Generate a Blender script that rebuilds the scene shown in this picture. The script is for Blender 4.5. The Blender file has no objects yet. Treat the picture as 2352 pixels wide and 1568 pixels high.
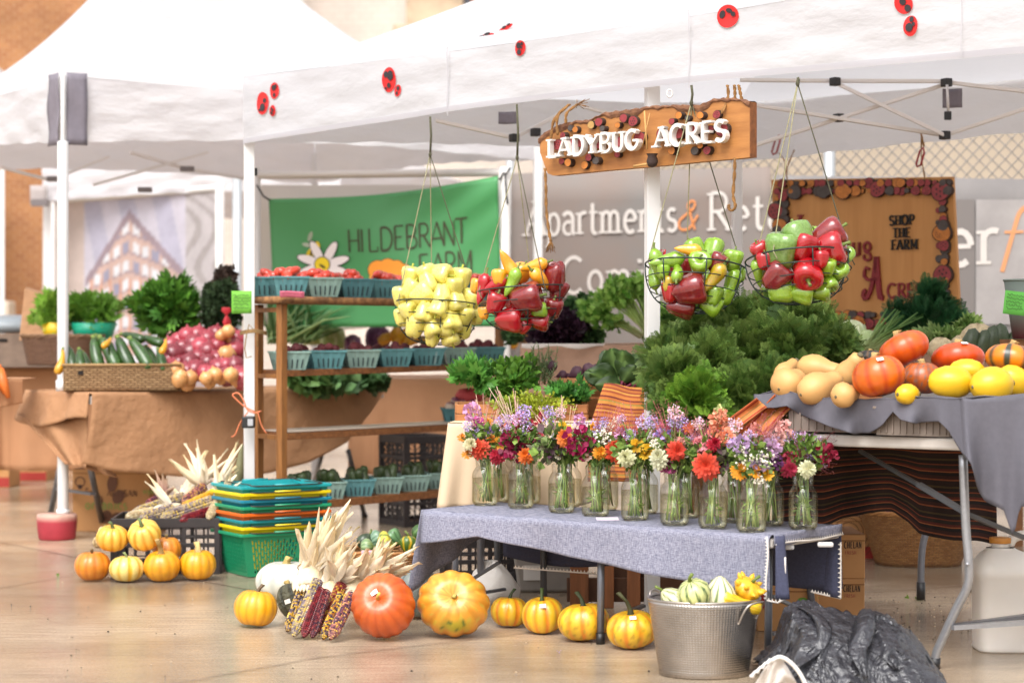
import bpy, math, random
import numpy as np
from mathutils import Vector, Matrix, Euler
R = math.radians
random.seed(7); RNG = np.random.default_rng(7)
SC = bpy.context.scene; COL = SC.collection
# ---------------------------------------------------------------- camera, sky, sun, exposure
cd = bpy.data.cameras.new('camera'); cam = bpy.data.objects.new('camera', cd); COL.objects.link(cam)
F, HX, HY, H = 4600.0, 1176.0, 770.0, 1.025       # focal length and horizon in picture units, eye height in metres
cam.location = (0, 0, H); cam.rotation_euler = (R(90), 0, 0)
cd.sensor_width = 36; cd.lens = F/2352*36; cd.shift_y = -14/2352; cd.clip_end = 400; cd.clip_start = .1
cd.dof.use_dof = True; cd.dof.focus_distance = 6.95; cd.dof.aperture_fstop = 2.6
SC.camera = cam
W = bpy.data.worlds.new('World'); SC.world = W; W.use_nodes = True
nt = W.node_tree; nt.nodes.clear()
sky = nt.nodes.new('ShaderNodeTexSky'); sky.sky_type = 'NISHITA'; sky.sun_disc = False
SUN_EL, SUN_AZ = R(52), R(200)
sky.sun_elevation = SUN_EL; sky.sun_rotation = SUN_AZ; sky.dust_density = 4; sky.air_density = 1.2
hs = nt.nodes.new('ShaderNodeHueSaturation'); hs.inputs['Saturation'].default_value = .2
bgn = nt.nodes.new('ShaderNodeBackground'); bgn.inputs[1].default_value = .15
wo = nt.nodes.new('ShaderNodeOutputWorld')
nt.links.new(sky.outputs[0], hs.inputs['Color']); nt.links.new(hs.outputs[0], bgn.inputs[0]); nt.links.new(bgn.outputs[0], wo.inputs[0])
sl = bpy.data.lights.new('sun', 'SUN'); sl.energy = 1.0; sl.angle = R(40); sl.color = (1, .98, .955)
so = bpy.data.objects.new('sun', sl); COL.objects.link(so)
sd = Vector((math.sin(SUN_AZ)*math.cos(SUN_EL), math.cos(SUN_AZ)*math.cos(SUN_EL), math.sin(SUN_EL)))
so.rotation_euler = sd.to_track_quat('Z', 'Y').to_euler(); so.location = sd*30
VS = SC.view_settings; VS.view_transform = 'Standard'; VS.look = 'None'; VS.exposure = 1.04; VS.gamma = 1
SC.cycles.max_bounces = 8; SC.cycles.diffuse_bounces = 4; SC.cycles.transparent_max_bounces = 24
SC.cycles.use_denoising = True; SC.cycles.sample_clamp_indirect = 6; SC.cycles.caustics_reflective = False; SC.cycles.caustics_refractive = False

# ---------------------------------------------------------------- points
def P(px, py, Y): return Vector(((px-HX)/F*Y, Y, H-(py-HY)/F*Y))
def G(px, py): return P(px, py, F*H/(py-HY))
def TZ(px, py, z): return P(px, py, F*(H-z)/(py-HY))
def lerp(a, b, t): return a+(b-a)*t
def srgb(h):
    if not isinstance(h, str): return tuple(h)
    h = h.lstrip('#'); o = []
    for i in (0, 2, 4):
        c = int(h[i:i+2], 16)/255; o.append(c/12.92 if c < .04045 else ((c+.055)/1.055)**2.4)
    return tuple(o)

# ---------------------------------------------------------------- materials
MATS = {}
def mat(name, col='#888888', rough=.5, metal=0, vcol=False, noise=None, bump=None, spec=.5, transl=0, coat=0, rnd=0, col2=None, stretch=(1, 1, 1), sss=0):
    if name in MATS: return MATS[name]
    m = bpy.data.materials.new(name); m.use_nodes = True; t = m.node_tree; N = t.nodes; L = t.links
    b = N['Principled BSDF']; b.inputs['Roughness'].default_value = rough; b.inputs['Metallic'].default_value = metal
    b.inputs['Specular IOR Level'].default_value = spec
    if coat: b.inputs['Coat Weight'].default_value = coat; b.inputs['Coat Roughness'].default_value = .12
    if sss:
        b.inputs['Subsurface Weight'].default_value = sss; b.inputs['Subsurface Radius'].default_value = (.02, .01, .005); b.inputs['Subsurface Scale'].default_value = .5
    if vcol:
        a = N.new('ShaderNodeAttribute'); a.attribute_name = 'Col'; c = a.outputs['Color']
    else:
        a = N.new('ShaderNodeRGB'); a.outputs[0].default_value = (*srgb(col), 1); c = a.outputs[0]
    tc = N.new('ShaderNodeTexCoord'); mp = N.new('ShaderNodeMapping'); mp.inputs['Scale'].default_value = stretch
    L.new(tc.outputs['Object'], mp.inputs['Vector'])
    if noise:
        n = N.new('ShaderNodeTexNoise'); n.inputs['Scale'].default_value = noise[0]; n.inputs['Detail'].default_value = 6; n.inputs['Roughness'].default_value = .6
        L.new(mp.outputs[0], n.inputs['Vector'])
        r = N.new('ShaderNodeMapRange'); r.inputs['From Min'].default_value = .3; r.inputs['From Max'].default_value = .7
        L.new(n.outputs['Fac'], r.inputs['Value'])
        mx = N.new('ShaderNodeMix'); mx.data_type = 'RGBA'
        if col2:
            r.inputs['To Min'].default_value = 0; r.inputs['To Max'].default_value = noise[1]
            mx.inputs['B'].default_value = (*srgb(col2), 1); L.new(r.outputs[0], mx.inputs['Factor']); L.new(c, mx.inputs['A'])
        else:
            r.inputs['To Min'].default_value = 1-noise[1]; r.inputs['To Max'].default_value = 1+noise[1]*.6
            mx.blend_type = 'MULTIPLY'; mx.inputs['Factor'].default_value = 1; L.new(c, mx.inputs['A']); L.new(r.outputs[0], mx.inputs['B'])
        c = mx.outputs['Result']
    if rnd:
        oi = N.new('ShaderNodeObjectInfo'); r2 = N.new('ShaderNodeMapRange'); r2.inputs['To Min'].default_value = 1-rnd; r2.inputs['To Max'].default_value = 1+rnd*.5
        L.new(oi.outputs['Random'], r2.inputs['Value']); mx = N.new('ShaderNodeMix'); mx.data_type = 'RGBA'; mx.blend_type = 'MULTIPLY'; mx.inputs['Factor'].default_value = 1
        L.new(c, mx.inputs['A']); L.new(r2.outputs[0], mx.inputs['B']); c = mx.outputs['Result']
    L.new(c, b.inputs['Base Color'])
    if bump:
        n = N.new('ShaderNodeTexNoise'); n.inputs['Scale'].default_value = bump[0]; n.inputs['Detail'].default_value = 5
        L.new(mp.outputs[0], n.inputs['Vector']); bp = N.new('ShaderNodeBump'); bp.inputs['Strength'].default_value = bump[1]; bp.inputs['Distance'].default_value = bump[2] if len(bump) > 2 else .01
        L.new(n.outputs['Fac'], bp.inputs['Height']); L.new(bp.outputs[0], b.inputs['Normal'])
    if transl:
        tr = N.new('ShaderNodeBsdfTranslucent'); L.new(c, tr.inputs['Color']); ms = N.new('ShaderNodeMixShader'); ms.inputs[0].default_value = transl
        o = N['Material Output']; L.new(b.outputs[0], ms.inputs[1]); L.new(tr.outputs[0], ms.inputs[2]); L.new(ms.outputs[0], o.inputs[0])
    MATS[name] = m; return m
def nodes_of(m): return m.node_tree, m.node_tree.nodes, m.node_tree.links, m.node_tree.nodes['Principled BSDF']

# ---------------------------------------------------------------- mesh builder
class MB:
    def __init__(s): s.ch = []; s.n = 0
    def add(s, V, Fs, col=(1, 1, 1), smooth=True, mi=0):
        V = np.asarray(V, float).reshape(-1, 3)
        if len(V) == 0: return s
        col = np.asarray(col, float)
        if col.ndim == 1: col = np.tile(col[:3], (len(V), 1))
        if not isinstance(Fs, list): Fs = [Fs]
        for Fa in Fs:
            Fa = np.asarray(Fa, int)
            if Fa.size: s.ch.append((Fa+s.n, smooth, mi))
        if not hasattr(s, 'V'): s.V = []; s.C = []
        s.V.append(V); s.C.append(col); s.n += len(V); return s
    def mesh(s, name):
        V = np.concatenate(s.V); C = np.concatenate(s.C)
        me = bpy.data.meshes.new(name); me.vertices.add(len(V)); me.vertices.foreach_set('co', V.ravel())
        loops = np.concatenate([f.ravel() for f, _, _ in s.ch]); tot = np.concatenate([np.full(len(f), f.shape[1]) for f, _, _ in s.ch])
        sm = np.concatenate([np.full(len(f), q) for f, q, _ in s.ch]); mi = np.concatenate([np.full(len(f), q) for f, _, q in s.ch])
        me.loops.add(len(loops)); me.loops.foreach_set('vertex_index', loops)
        me.polygons.add(len(tot)); me.polygons.foreach_set('loop_start', np.concatenate([[0], np.cumsum(tot)[:-1]])); me.polygons.foreach_set('loop_total', tot)
        me.polygons.foreach_set('use_smooth', sm.astype(bool)); me.polygons.foreach_set('material_index', mi)
        a = me.color_attributes.new('Col', 'FLOAT_COLOR', 'POINT'); a.data.foreach_set('color', np.hstack([C, np.ones((len(C), 1))]).ravel())
        me.update(calc_edges=True); me.validate(); return me
    # shapes
    def box(s, c, d, rz=0, col=(1, 1, 1), mi=0, M=None):
        x, y, z = d[0]/2, d[1]/2, d[2]/2
        V = np.array([(-x,-y,-z),(x,-y,-z),(x,y,-z),(-x,y,-z),(-x,-y,z),(x,-y,z),(x,y,z),(-x,y,z)])
        if rz: q = np.array(Matrix.Rotation(rz, 3, 'Z')); V = V@q.T
        if M is not None: V = V@np.array(M).T
        return s.add(V+np.array(c), np.array([(0,3,2,1),(4,5,6,7),(0,1,5,4),(1,2,6,5),(2,3,7,6),(3,0,4,7)]), col, False, mi)
    def hexa(s, b, t, col=(1, 1, 1), mi=0):      # four bottom points, four top points
        V = np.array([tuple(p) for p in b]+[tuple(p) for p in t])
        return s.add(V, np.array([(0,3,2,1),(4,5,6,7),(0,1,5,4),(1,2,6,5),(2,3,7,6),(3,0,4,7)]), col, False, mi)
    def bar(s, a, b, w, h=None, col=(1, 1, 1), mi=0):   # rectangular bar between points
        a = Vector(a); b = Vector(b); d = b-a; q = d.to_track_quat('Z', 'Y').to_matrix()
        return s.box((a+b)/2, (w, h or w, d.length), 0, col, mi, q)
    def tube(s, pts, r, n=8, col=(1, 1, 1), closed=False, mi=0, flat=1):
        pts = np.array([tuple(p) for p in pts], float); k = len(pts); r = np.broadcast_to(np.asarray(r, float), (k,))
        T = np.zeros_like(pts)
        if closed: T = np.roll(pts, -1, 0)-np.roll(pts, 1, 0)
        else: T[1:-1] = pts[2:]-pts[:-2]; T[0] = pts[1]-pts[0]; T[-1] = pts[-1]-pts[-2]
        T /= np.linalg.norm(T, axis=1)[:, None]+1e-12
        up = np.array((0, 0, 1.)) if abs(T[0][2]) < .9 else np.array((1., 0, 0))
        N = np.cross(T[0], up); N /= np.linalg.norm(N); Vs = []
        a = np.linspace(0, 2*np.pi, n, endpoint=False)
        for i in range(k):
            N = N-T[i]*np.dot(N, T[i]); N /= np.linalg.norm(N)+1e-12; B = np.cross(T[i], N)
            Vs.append(pts[i]+r[i]*(np.cos(a)[:, None]*N+flat*np.sin(a)[:, None]*B))
        V = np.concatenate(Vs); f = []
        for i in range(k if closed else k-1):
            j = (i+1) % k; q = np.arange(n); f.append(np.stack([i*n+q, i*n+(q+1) % n, j*n+(q+1) % n, j*n+q], 1))
        Fs = [np.concatenate(f)]
        if not closed: Fs.append(np.array([list(range(n))[::-1], [(k-1)*n+q for q in range(n)]]))
        if isinstance(col, np.ndarray) and col.ndim == 2: col = np.repeat(col, n, 0)
        return s.add(V, Fs, col, True, mi)
    def lathe(s, prof, n=24, c=(0, 0, 0), col=(1, 1, 1), mod=None, colf=None, mi=0, M=None, sx=1, sy=1):
        k = len(prof); th = np.linspace(0, 2*np.pi, n, endpoint=False); V = np.zeros((k, n, 3))
        for i, (r, z) in enumerate(prof):
            rr = np.full(n, float(r)); zz = np.full(n, float(z))
            if mod is not None:
                q = mod(th, i/(k-1)); rr = rr*q[0]; zz = zz+q[1]
            V[i, :, 0] = rr*np.cos(th)*sx; V[i, :, 1] = rr*np.sin(th)*sy; V[i, :, 2] = zz
        C = col
        if colf is not None: C = np.concatenate([colf(th, i/(k-1)) for i in range(k)])
        V = V.reshape(-1, 3)
        if M is not None: V = V@np.array(M).T
        q = np.arange(n); f = np.concatenate([np.stack([i*n+q, i*n+(q+1) % n, (i+1)*n+(q+1) % n, (i+1)*n+q], 1) for i in range(k-1)])
        return s.add(V+np.array(c), f, C, True, mi)
    def grid(s, nu, nv, fn, col=(1, 1, 1), colf=None, mi=0, smooth=True):
        V = np.array([tuple(fn(i/nu, j/nv)) for j in range(nv+1) for i in range(nu+1)])
        C = np.array([colf(i/nu, j/nv) for j in range(nv+1) for i in range(nu+1)]) if colf else col
        f = np.array([(j*(nu+1)+i, j*(nu+1)+i+1, (j+1)*(nu+1)+i+1, (j+1)*(nu+1)+i) for j in range(nv) for i in range(nu)])
        return s.add(V, f, C, smooth, mi)
    def scatter(s, T, pos, rot, sc, col, mi=0, smooth=False):   # T=(V,F) template
        V, Fa = T; V = np.asarray(V, float); Fa = np.asarray(Fa, int); n = len(pos)
        sc = np.broadcast_to(np.asarray(sc, float), (n,))
        X = np.einsum('nij,kj->nki', rot, V)*sc[:, None, None]+np.asarray(pos)[:, None, :]
        Fx = (Fa[None]+np.arange(n)[:, None, None]*len(V)).reshape(-1, Fa.shape[1])
        return s.add(X.reshape(-1, 3), Fx, np.repeat(np.asarray(col), len(V), 0)*(.78+.44*RNG.random((n*len(V), 1))), smooth, mi)
def rots(n, up=0.0, d=None):      # random rotations whose local Z leans to direction(s) d
    d = RNG.normal(size=(n, 3)) if d is None else np.asarray(d)+RNG.normal(size=(n, 3))*up
    d = d/np.linalg.norm(d, axis=1)[:, None]; a = RNG.normal(size=(n, 3)); x = np.cross(d, a); x /= np.linalg.norm(x, axis=1)[:, None]
    y = np.cross(d, x); return np.stack([x, y, d], 2)

# ---------------------------------------------------------------- objects
def tag(o, label=None, cat=None, group=None, kind=None):
    for k, v in (('label', label), ('category', cat), ('group', group), ('kind', kind)):
        if v: o[k] = v
    return o
def ob(name, mb, m, parent=None, loc=None, rot=None, bevel=0, solid=0, sub=0, scale=None):
    me = mb.mesh(name) if isinstance(mb, MB) else mb
    if isinstance(mb, MB):
        for q in (m if isinstance(m, (list, tuple)) else [m]): me.materials.append(q)
    o = bpy.data.objects.new(name, me); COL.objects.link(o)
    if parent: o.parent = parent
    if loc is not None: o.location = loc
    if rot is not None: o.rotation_euler = rot
    if scale is not None: o.scale = scale if hasattr(scale, '__len__') else (scale,)*3
    if bevel: b = o.modifiers.new('b', 'BEVEL'); b.width = bevel; b.segments = 2; b.limit_method = 'ANGLE'
    if solid: b = o.modifiers.new('s', 'SOLIDIFY'); b.thickness = solid; b.offset = 0
    if sub: b = o.modifiers.new('u', 'SUBSURF'); b.levels = sub; b.render_levels = sub
    return o
def thing(name, label, cat, loc=(0, 0, 0), rz=0, group=None, rot=None, scale=None):
    o = bpy.data.objects.new(name, None); COL.objects.link(o); o.location = loc; o.rotation_euler = rot if rot is not None else (0, 0, rz); o.empty_display_size = .05
    if scale is not None: o.scale = scale if hasattr(scale, '__len__') else (scale,)*3
    return tag(o, label, cat, group)
def dup(o, loc, rot=None, scale=None, label=None, group=None):
    def cp(x, par):
        c = x.copy(); COL.objects.link(c)
        if par: c.parent = par
        for y in list(x.children): cp(y, c)
        return c
    c = cp(o, None); c.location = loc
    if rot is not None: c.rotation_euler = rot
    if scale is not None: c.scale = scale if hasattr(scale, '__len__') else (scale,)*3
    if label: c['label'] = label
    if group: c['group'] = group
    return c
PLACED = {}
def place(key, maker, loc, rot=None, scale=None, label=None, group=None):   # first call moves the original, later calls copy it
    if key not in PLACED:
        o = maker(); PLACED[key] = o; o.location = loc
        if rot is not None: o.rotation_euler = rot
        if scale is not None: o.scale = scale if hasattr(scale, '__len__') else (scale,)*3
        if label: o['label'] = label
        if group: o['group'] = group
        return o
    return dup(PLACED[key], loc, rot, scale, label, group)
def fit(a, b):   # rotation taking local Z to b-a
    return (Vector(b)-Vector(a)).to_track_quat('Z', 'Y').to_euler()

# ---------------------------------------------------------------- stroke lettering
def arc(cx, cy, rx, ry, a0, a1, n=9): return [(cx+rx*math.cos(R(a0+(a1-a0)*i/n)), cy+ry*math.sin(R(a0+(a1-a0)*i/n))) for i in range(n+1)]
GL = {
 'A': (.8, [(.6, [(0, 0), (.4, 1)]), (1, [(.4, 1), (.8, 0)]), (.6, [(.15, .33), (.65, .33)])]),
 'B': (.65, [(1, [(.1, 0), (.1, 1)]), (.8, [(.1, 1)]+arc(.35, .75, .25, .25, 90, -90)+[(.1, .5)]), (.8, [(.1, .5)]+arc(.37, .25, .28, .25, 90, -90)+[(.1, 0)])]),
 'C': (.75, [(1, arc(.4, .5, .38, .5, 50, 310, 14))]),
 'D': (.75, [(1, [(.1, 0), (.1, 1)]), (1, [(.1, 1), (.3, 1)]+arc(.32, .5, .4, .5, 90, -90, 12)+[(.1, 0)])]),
 'E': (.6, [(1, [(.1, 0), (.1, 1)]), (.6, [(.1, 1), (.58, 1)]), (.6, [(.1, .52), (.48, .52)]), (.6, [(.1, 0), (.6, 0)])]),
 'F': (.55, [(1, [(.1, 0), (.1, 1)]), (.6, [(.1, 1), (.56, 1)]), (.6, [(.1, .52), (.46, .52)])]),
 'G': (.8, [(1, arc(.4, .5, .38, .5, 50, 340, 14)+[(.74, .45)]), (.7, [(.45, .45), (.78, .45)])]),
 'H': (.75, [(1, [(.1, 0), (.1, 1)]), (1, [(.65, 0), (.65, 1)]), (.6, [(.1, .5), (.65, .5)])]),
 'I': (.25, [(1, [(.12, 0), (.12, 1)])]),
 'L': (.58, [(1, [(.1, 0), (.1, 1)]), (.6, [(.1, 0), (.58, 0)]), (.6, [(.56, 0), (.56, .2)])]),
 'M': (.9, [(.8, [(.1, 0), (.1, 1)]), (1, [(.1, 1), (.45, .2), (.8, 1)]), (1, [(.8, 1), (.8, 0)])]),
 'N': (.75, [(.7, [(.1, 0), (.1, 1)]), (1, [(.1, 1), (.65, 0)]), (.7, [(.65, 0), (.65, 1)])]),
 'O': (.8, [(1, arc(.4, .5, .36, .5, 0, 360, 18))]),
 'P': (.62, [(1, [(.1, 0), (.1, 1)]), (.8, [(.1, 1)]+arc(.33, .73, .27, .27, 90, -90)+[(.1, .46)])]),
 'R': (.7, [(1, [(.1, 0), (.1, 1)]), (.8, [(.1, 1)]+arc(.33, .75, .25, .25, 90, -90)+[(.1, .5)]), (1, [(.3, .5), (.68, 0)])]),
 'S': (.62, [(1, arc(.31, .74, .24, .24, 30, 270, 10)[:-1]+arc(.31, .25, .26, .25, 90, -150, 10))]),
 'T': (.7, [(1, [(.35, 0), (.35, 1)]), (.6, [(0, 1), (.7, 1)])]),
 'U': (.72, [(1, [(.1, 1), (.1, .35)]+arc(.36, .3, .26, .3, 180, 360)+[(.62, 1)])]),
 'V': (.7, [(1, [(0, 1), (.35, 0)]), (.7, [(.35, 0), (.7, 1)])]),
 'W': (1, [(1, [(0, 1), (.25, 0)]), (.7, [(.25, 0), (.5, .9)]), (1, [(.5, .9), (.75, 0)]), (.7, [(.75, 0), (1, 1)])]),
 'Y': (.75, [(1, [(0, 1), (.37, .48)]), (.7, [(.37, .48), (.75, 1)]), (1, [(.37, .48), (.37, 0)])]),
 'a': (.52, [(.8, arc(.24, .18, .19, .18, 60, 300, 9)), (1, arc(.22, .43, .2, .19, 150, 0, 7)+[(.42, .06), (.5, 0)])]),
 'b': (.55, [(1, [(.1, 1), (.1, 0)]), (.9, arc(.28, .3, .2, .3, 150, -150, 12))]),
 'c': (.5, [(1, arc(.27, .3, .23, .3, 50, 310, 10))]),
 'd': (.55, [(1, [(.45, 1), (.45, 0)]), (.9, arc(.25, .3, .2, .3, 30, 330, 12))]),
 'e': (.52, [(.7, [(.06, .33), (.46, .33)]), (1, arc(.26, .3, .21, .3, 8, 310, 12))]),
 'f': (.35, [(1, [(.14, 0), (.14, .8)]+arc(.28, .82, .14, .17, 180, 50, 6)), (.6, [(0, .6), (.3, .6)])]),
 'g': (.52, [(.9, arc(.24, .38, .18, .2, 0, 360, 12)), (.8, [(.1, .2), (.2, .1), (.42, .05)]+arc(.25, -.1, .2, .15, 40, -220, 10))]),
 'i': (.26, [(1, [(.13, 0), (.13, .6)]), (1.2, [(.13, .8), (.13, .9)])]),
 'l': (.26, [(1, [(.13, 0), (.13, 1)])]),
 'm': (.85, [(1, [(.1, 0), (.1, .6)]), (.9, [(.1, .42)]+arc(.25, .42, .15, .18, 150, 0, 5)+[(.4, 0)]), (.9, [(.4, .42)]+arc(.56, .42, .15, .18, 150, 0, 5)+[(.72, 0)])]),
 'n': (.55, [(1, [(.1, 0), (.1, .6)]), (.9, [(.1, .42)]+arc(.27, .42, .17, .18, 150, 0, 5)+[(.44, 0)])]),
 'o': (.55, [(1, arc(.27, .3, .22, .3, 0, 360, 14))]),
 'p': (.55, [(1, [(.1, .6), (.1, -.35)]), (.9, arc(.28, .3, .2, .3, 150, -150, 12))]),
 'r': (.4, [(1, [(.1, 0), (.1, .6)]), (.9, [(.1, .4)]+arc(.28, .42, .18, .18, 160, 60, 5))]),
 's': (.42, [(.9, arc(.21, .45, .15, .15, 40, 270, 7)[:-1]+arc(.21, .15, .16, .15, 90, -150, 8))]),
 't': (.36, [(1, [(.15, .85), (.15, .15)]+arc(.26, .15, .11, .14, 180, 300, 5)), (.6, [(0, .6), (.32, .6)])]),
 'u': (.55, [(1, [(.1, .6), (.1, .2)]+arc(.27, .18, .17, .18, 180, 360, 6)+[(.44, .6), (.44, 0)])]),
 'w': (.75, [(1, [(0, .6), (.18, 0)]), (.7, [(.18, 0), (.36, .55)]), (1, [(.36, .55), (.55, 0)]), (.7, [(.55, 0), (.73, .6)])]),
 '&': (.8, [(1, [(.8, .5), (.6, .1)]+arc(.38, .25, .28, .25, -60, -240, 8)+[(.55, .72)]+arc(.45, .85, .14, .15, 0, 260, 8)+[(.5, .5), (.8, 0)])]),
 '.': (.2, [(1.3, [(.08, 0), (.08, .08)])]), ' ': (.35, []), '$': (.6, [(1, arc(.31, .74, .24, .24, 30, 270, 10)[:-1]+arc(.31, .25, .26, .25, 90, -150, 10)), (.6, [(.31, -.1), (.31, 1.1)])]),
}
def ribbon(mb, pts, w, org, u, v, th, col, k=0):
    p = np.array(pts, float); n = len(p); T = np.zeros_like(p)
    T[1:-1] = p[2:]-p[:-2]; T[0] = p[1]-p[0]; T[-1] = p[-1]-p[-2]; T /= np.linalg.norm(T, axis=1)[:, None]+1e-9
    Nn = np.stack([-T[:, 1], T[:, 0]], 1)*w/2; a = p+Nn; b = p-Nn; u = np.array(u); v = np.array(v); nn = np.cross(u, v); org = np.array(org)
    e = (k % 9)*.0004
    def mp(q, d): return org+q[:, :1]*u+q[:, 1:]*v+nn*d
    A, B = mp(a, th+e), mp(b, th+e); V = [A, B]; i = np.arange(n-1); f = [np.stack([i, i+n, i+n+1, i+1], 1)]
    if th > .002:
        V += [mp(a, 0), mp(b, 0)]; f += [np.stack([i, i+1, i+2*n+1, i+2*n], 1), np.stack([i+n+1, i+n, i+3*n, i+3*n+1], 1), np.array([(0, 2*n, 3*n, n), (n-1, 2*n-1, 4*n-1, 3*n-1)])]
    mb.add(np.concatenate(V), np.concatenate(f), col, False)
def text(mb, s, org, u, v, h, wt=.12, th=.001, col=(1, 1, 1), serif=False, gap=.12, xs=1.0, slant=0, caps=False):
    """stroke letters; u, v unit vectors along and up the writing; returns the advance"""
    u = Vector(u).normalized(); v = Vector(v).normalized(); x = 0; k = 0; nn = u.cross(v); u2 = u
    for i, c in enumerate(s):
        if c not in GL: x += .4*h; continue
        wd, st = GL[c]; hh = h*(.72 if (caps and i > 0) else 1)
        for wf, pts in st:
            q = [((px*xs+slant*py)*hh+x, py*hh) for px, py in pts]
            ribbon(mb, q, wt*h*wf, org, u, v, th, col, k); k += 1
            if serif:
                for e, o in ((pts[0], pts[1]), (pts[-1], pts[-2])):
                    if abs(e[0]-o[0]) < abs(e[1]-o[1])*.9 and (abs(e[1]) < .01 or abs(e[1]-1) < .01 or abs(e[1]-.6) < .01 or e[1] == -.35):
                        ex, ey = (e[0]*xs+slant*e[1])*hh+x, e[1]*hh; dy = -.25*wt*h if e[1] > o[1] else .25*wt*h
                        ribbon(mb, [(ex-1.15*wt*h, ey+dy), (ex+1.15*wt*h, ey+dy)], .5*wt*h, org, u, v, th, col, k); k += 1
        x += (wd*xs+gap)*hh
    return x

# ---------------------------------------------------------------- leaf templates (local Z = outward)
def T_leaf(w=.3, curl=.25):
    V = [(0, 0, 0), (-w*.7, .05, .3), (0, 0, .33), (w*.7, .05, .3), (-w, curl*.4, .62), (0, curl*.5-.05, .65), (w, curl*.4, .62), (0, curl, 1)]
    return V, [(0, 2, 1, 1), (0, 3, 2, 2), (1, 2, 5, 4), (2, 3, 6, 5), (4, 5, 7, 7), (5, 6, 7, 7)]
def tri(T):      # clean degenerate quads into triangles
    V, Fa = T; o = []
    for f in Fa:
        f = list(dict.fromkeys(f))
        if len(f) == 3: o.append(f)
        elif len(f) == 4: o += [f[:3], [f[0], f[2], f[3]]]
    return np.array(V, float), np.array(o)
LEAF = tri(T_leaf()); BROAD = tri(T_leaf(.45, .3)); BLADE = tri(T_leaf(.07, .3))
def T_lobed():  # parsley-like
    V = [(0, 0, 0)]; f = []
    for a, l in ((-60, .6), (-25, .85), (0, 1), (25, .85), (60, .6)):
        c, s = math.sin(R(a)), math.cos(R(a)); k = len(V)
        V += [(c*l*.55-s*.13, .03, s*l*.55+c*.13), (c*l*.55+s*.13, .03, s*l*.55-c*.13), (c*l, .12, s*l)]
        f += [(0, k+1, k), (k, k+1, k+2)]
    return np.array(V), np.array(f)
LOBED = T_lobed()
def T_frond():  # carrot top: ribbed stem with pinnate leaflets
    V = [(-.012, 0, 0), (.012, 0, 0), (0, .12, 1)]; f = [(0, 1, 2)]
    for i in range(9):
        t = .22+.09*i; l = .34*(1-abs(t-.45)*1.15)
        for sg in (-1, 1):
            b = np.array((0, .12*t*t, t)); d = np.array((sg*.85, .1, .5)); 
            for j in range(4):
                c = b+d*l*(.25+.25*j)
                for s2, sz in ((1, .13), (-1, .13), (0, .12)):
                    dd = np.array((sg*(.5-.5*s2), .15, .6+.45*s2*1)) if s2 else np.array((sg*.8, .1, .5)); dd = dd/np.linalg.norm(dd); n = np.array((-dd[2], 0, dd[0]))*.017
                    k = len(V); V += [tuple(c-n), tuple(c+n), tuple(c+dd*sz*(1.1-t*.6))]; f.append((k, k+1, k+2))
            k = len(V); V += [tuple(b-np.array((0, 0, .008))), tuple(b+np.array((0, 0, .008))), tuple(b+d*l)]; f.append((k, k+1, k+2))
    return np.array(V), np.array(f)
FROND = T_frond()
def T_curl():   # crinkled kale scrap
    V = [(0, 0, 0)]; f = []
    for i in range(7):
        a = R(-75+25*i); V.append((math.sin(a)*.8, .25*(-1)**i, math.cos(a)*.8+.1))
    for i in range(6): f.append((0, i+2, i+1))
    return np.array(V), np.array(f)
CURL = T_curl()
def cols(n, a, b, dark=.35):      # colours between a and b with lighter and darker leaves
    a = np.array(srgb(a)); b = np.array(srgb(b)); t = RNG.random((n, 1)); k = 1.45-1.2*dark*RNG.random((n, 1)); return (a+(b-a)*t)*k
def bush(mb, c, r, n, T, size, ca, cb, up=.5, dark=.5, shell=.35, flat=None):
    """leaves through an ellipsoid volume with clumps; c centre, r radii"""
    d = RNG.normal(size=(n, 3)); d /= np.linalg.norm(d, axis=1)[:, None]; k = max(4, n//40)
    cl = RNG.normal(size=(k, 3)); cl /= np.linalg.norm(cl, axis=1)[:, None]; i = RNG.integers(0, k, n)
    d = d*.55+cl[i]*.75; rad = shell+(1-shell)*RNG.random(n)**.6; p = d*rad[:, None]*np.array(r)
    if flat is not None: p[:, 2] = np.maximum(p[:, 2], flat)
    dirs = d+np.array((0, -.25, up)); cc = cols(n, ca, cb, dark)*(.75+.5*RNG.random(k))[i][:, None]
    mb.scatter(T, p+np.array(c), rots(n, .5, dirs), size*(.6+.8*RNG.random(n)), cc); return mb
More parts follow.
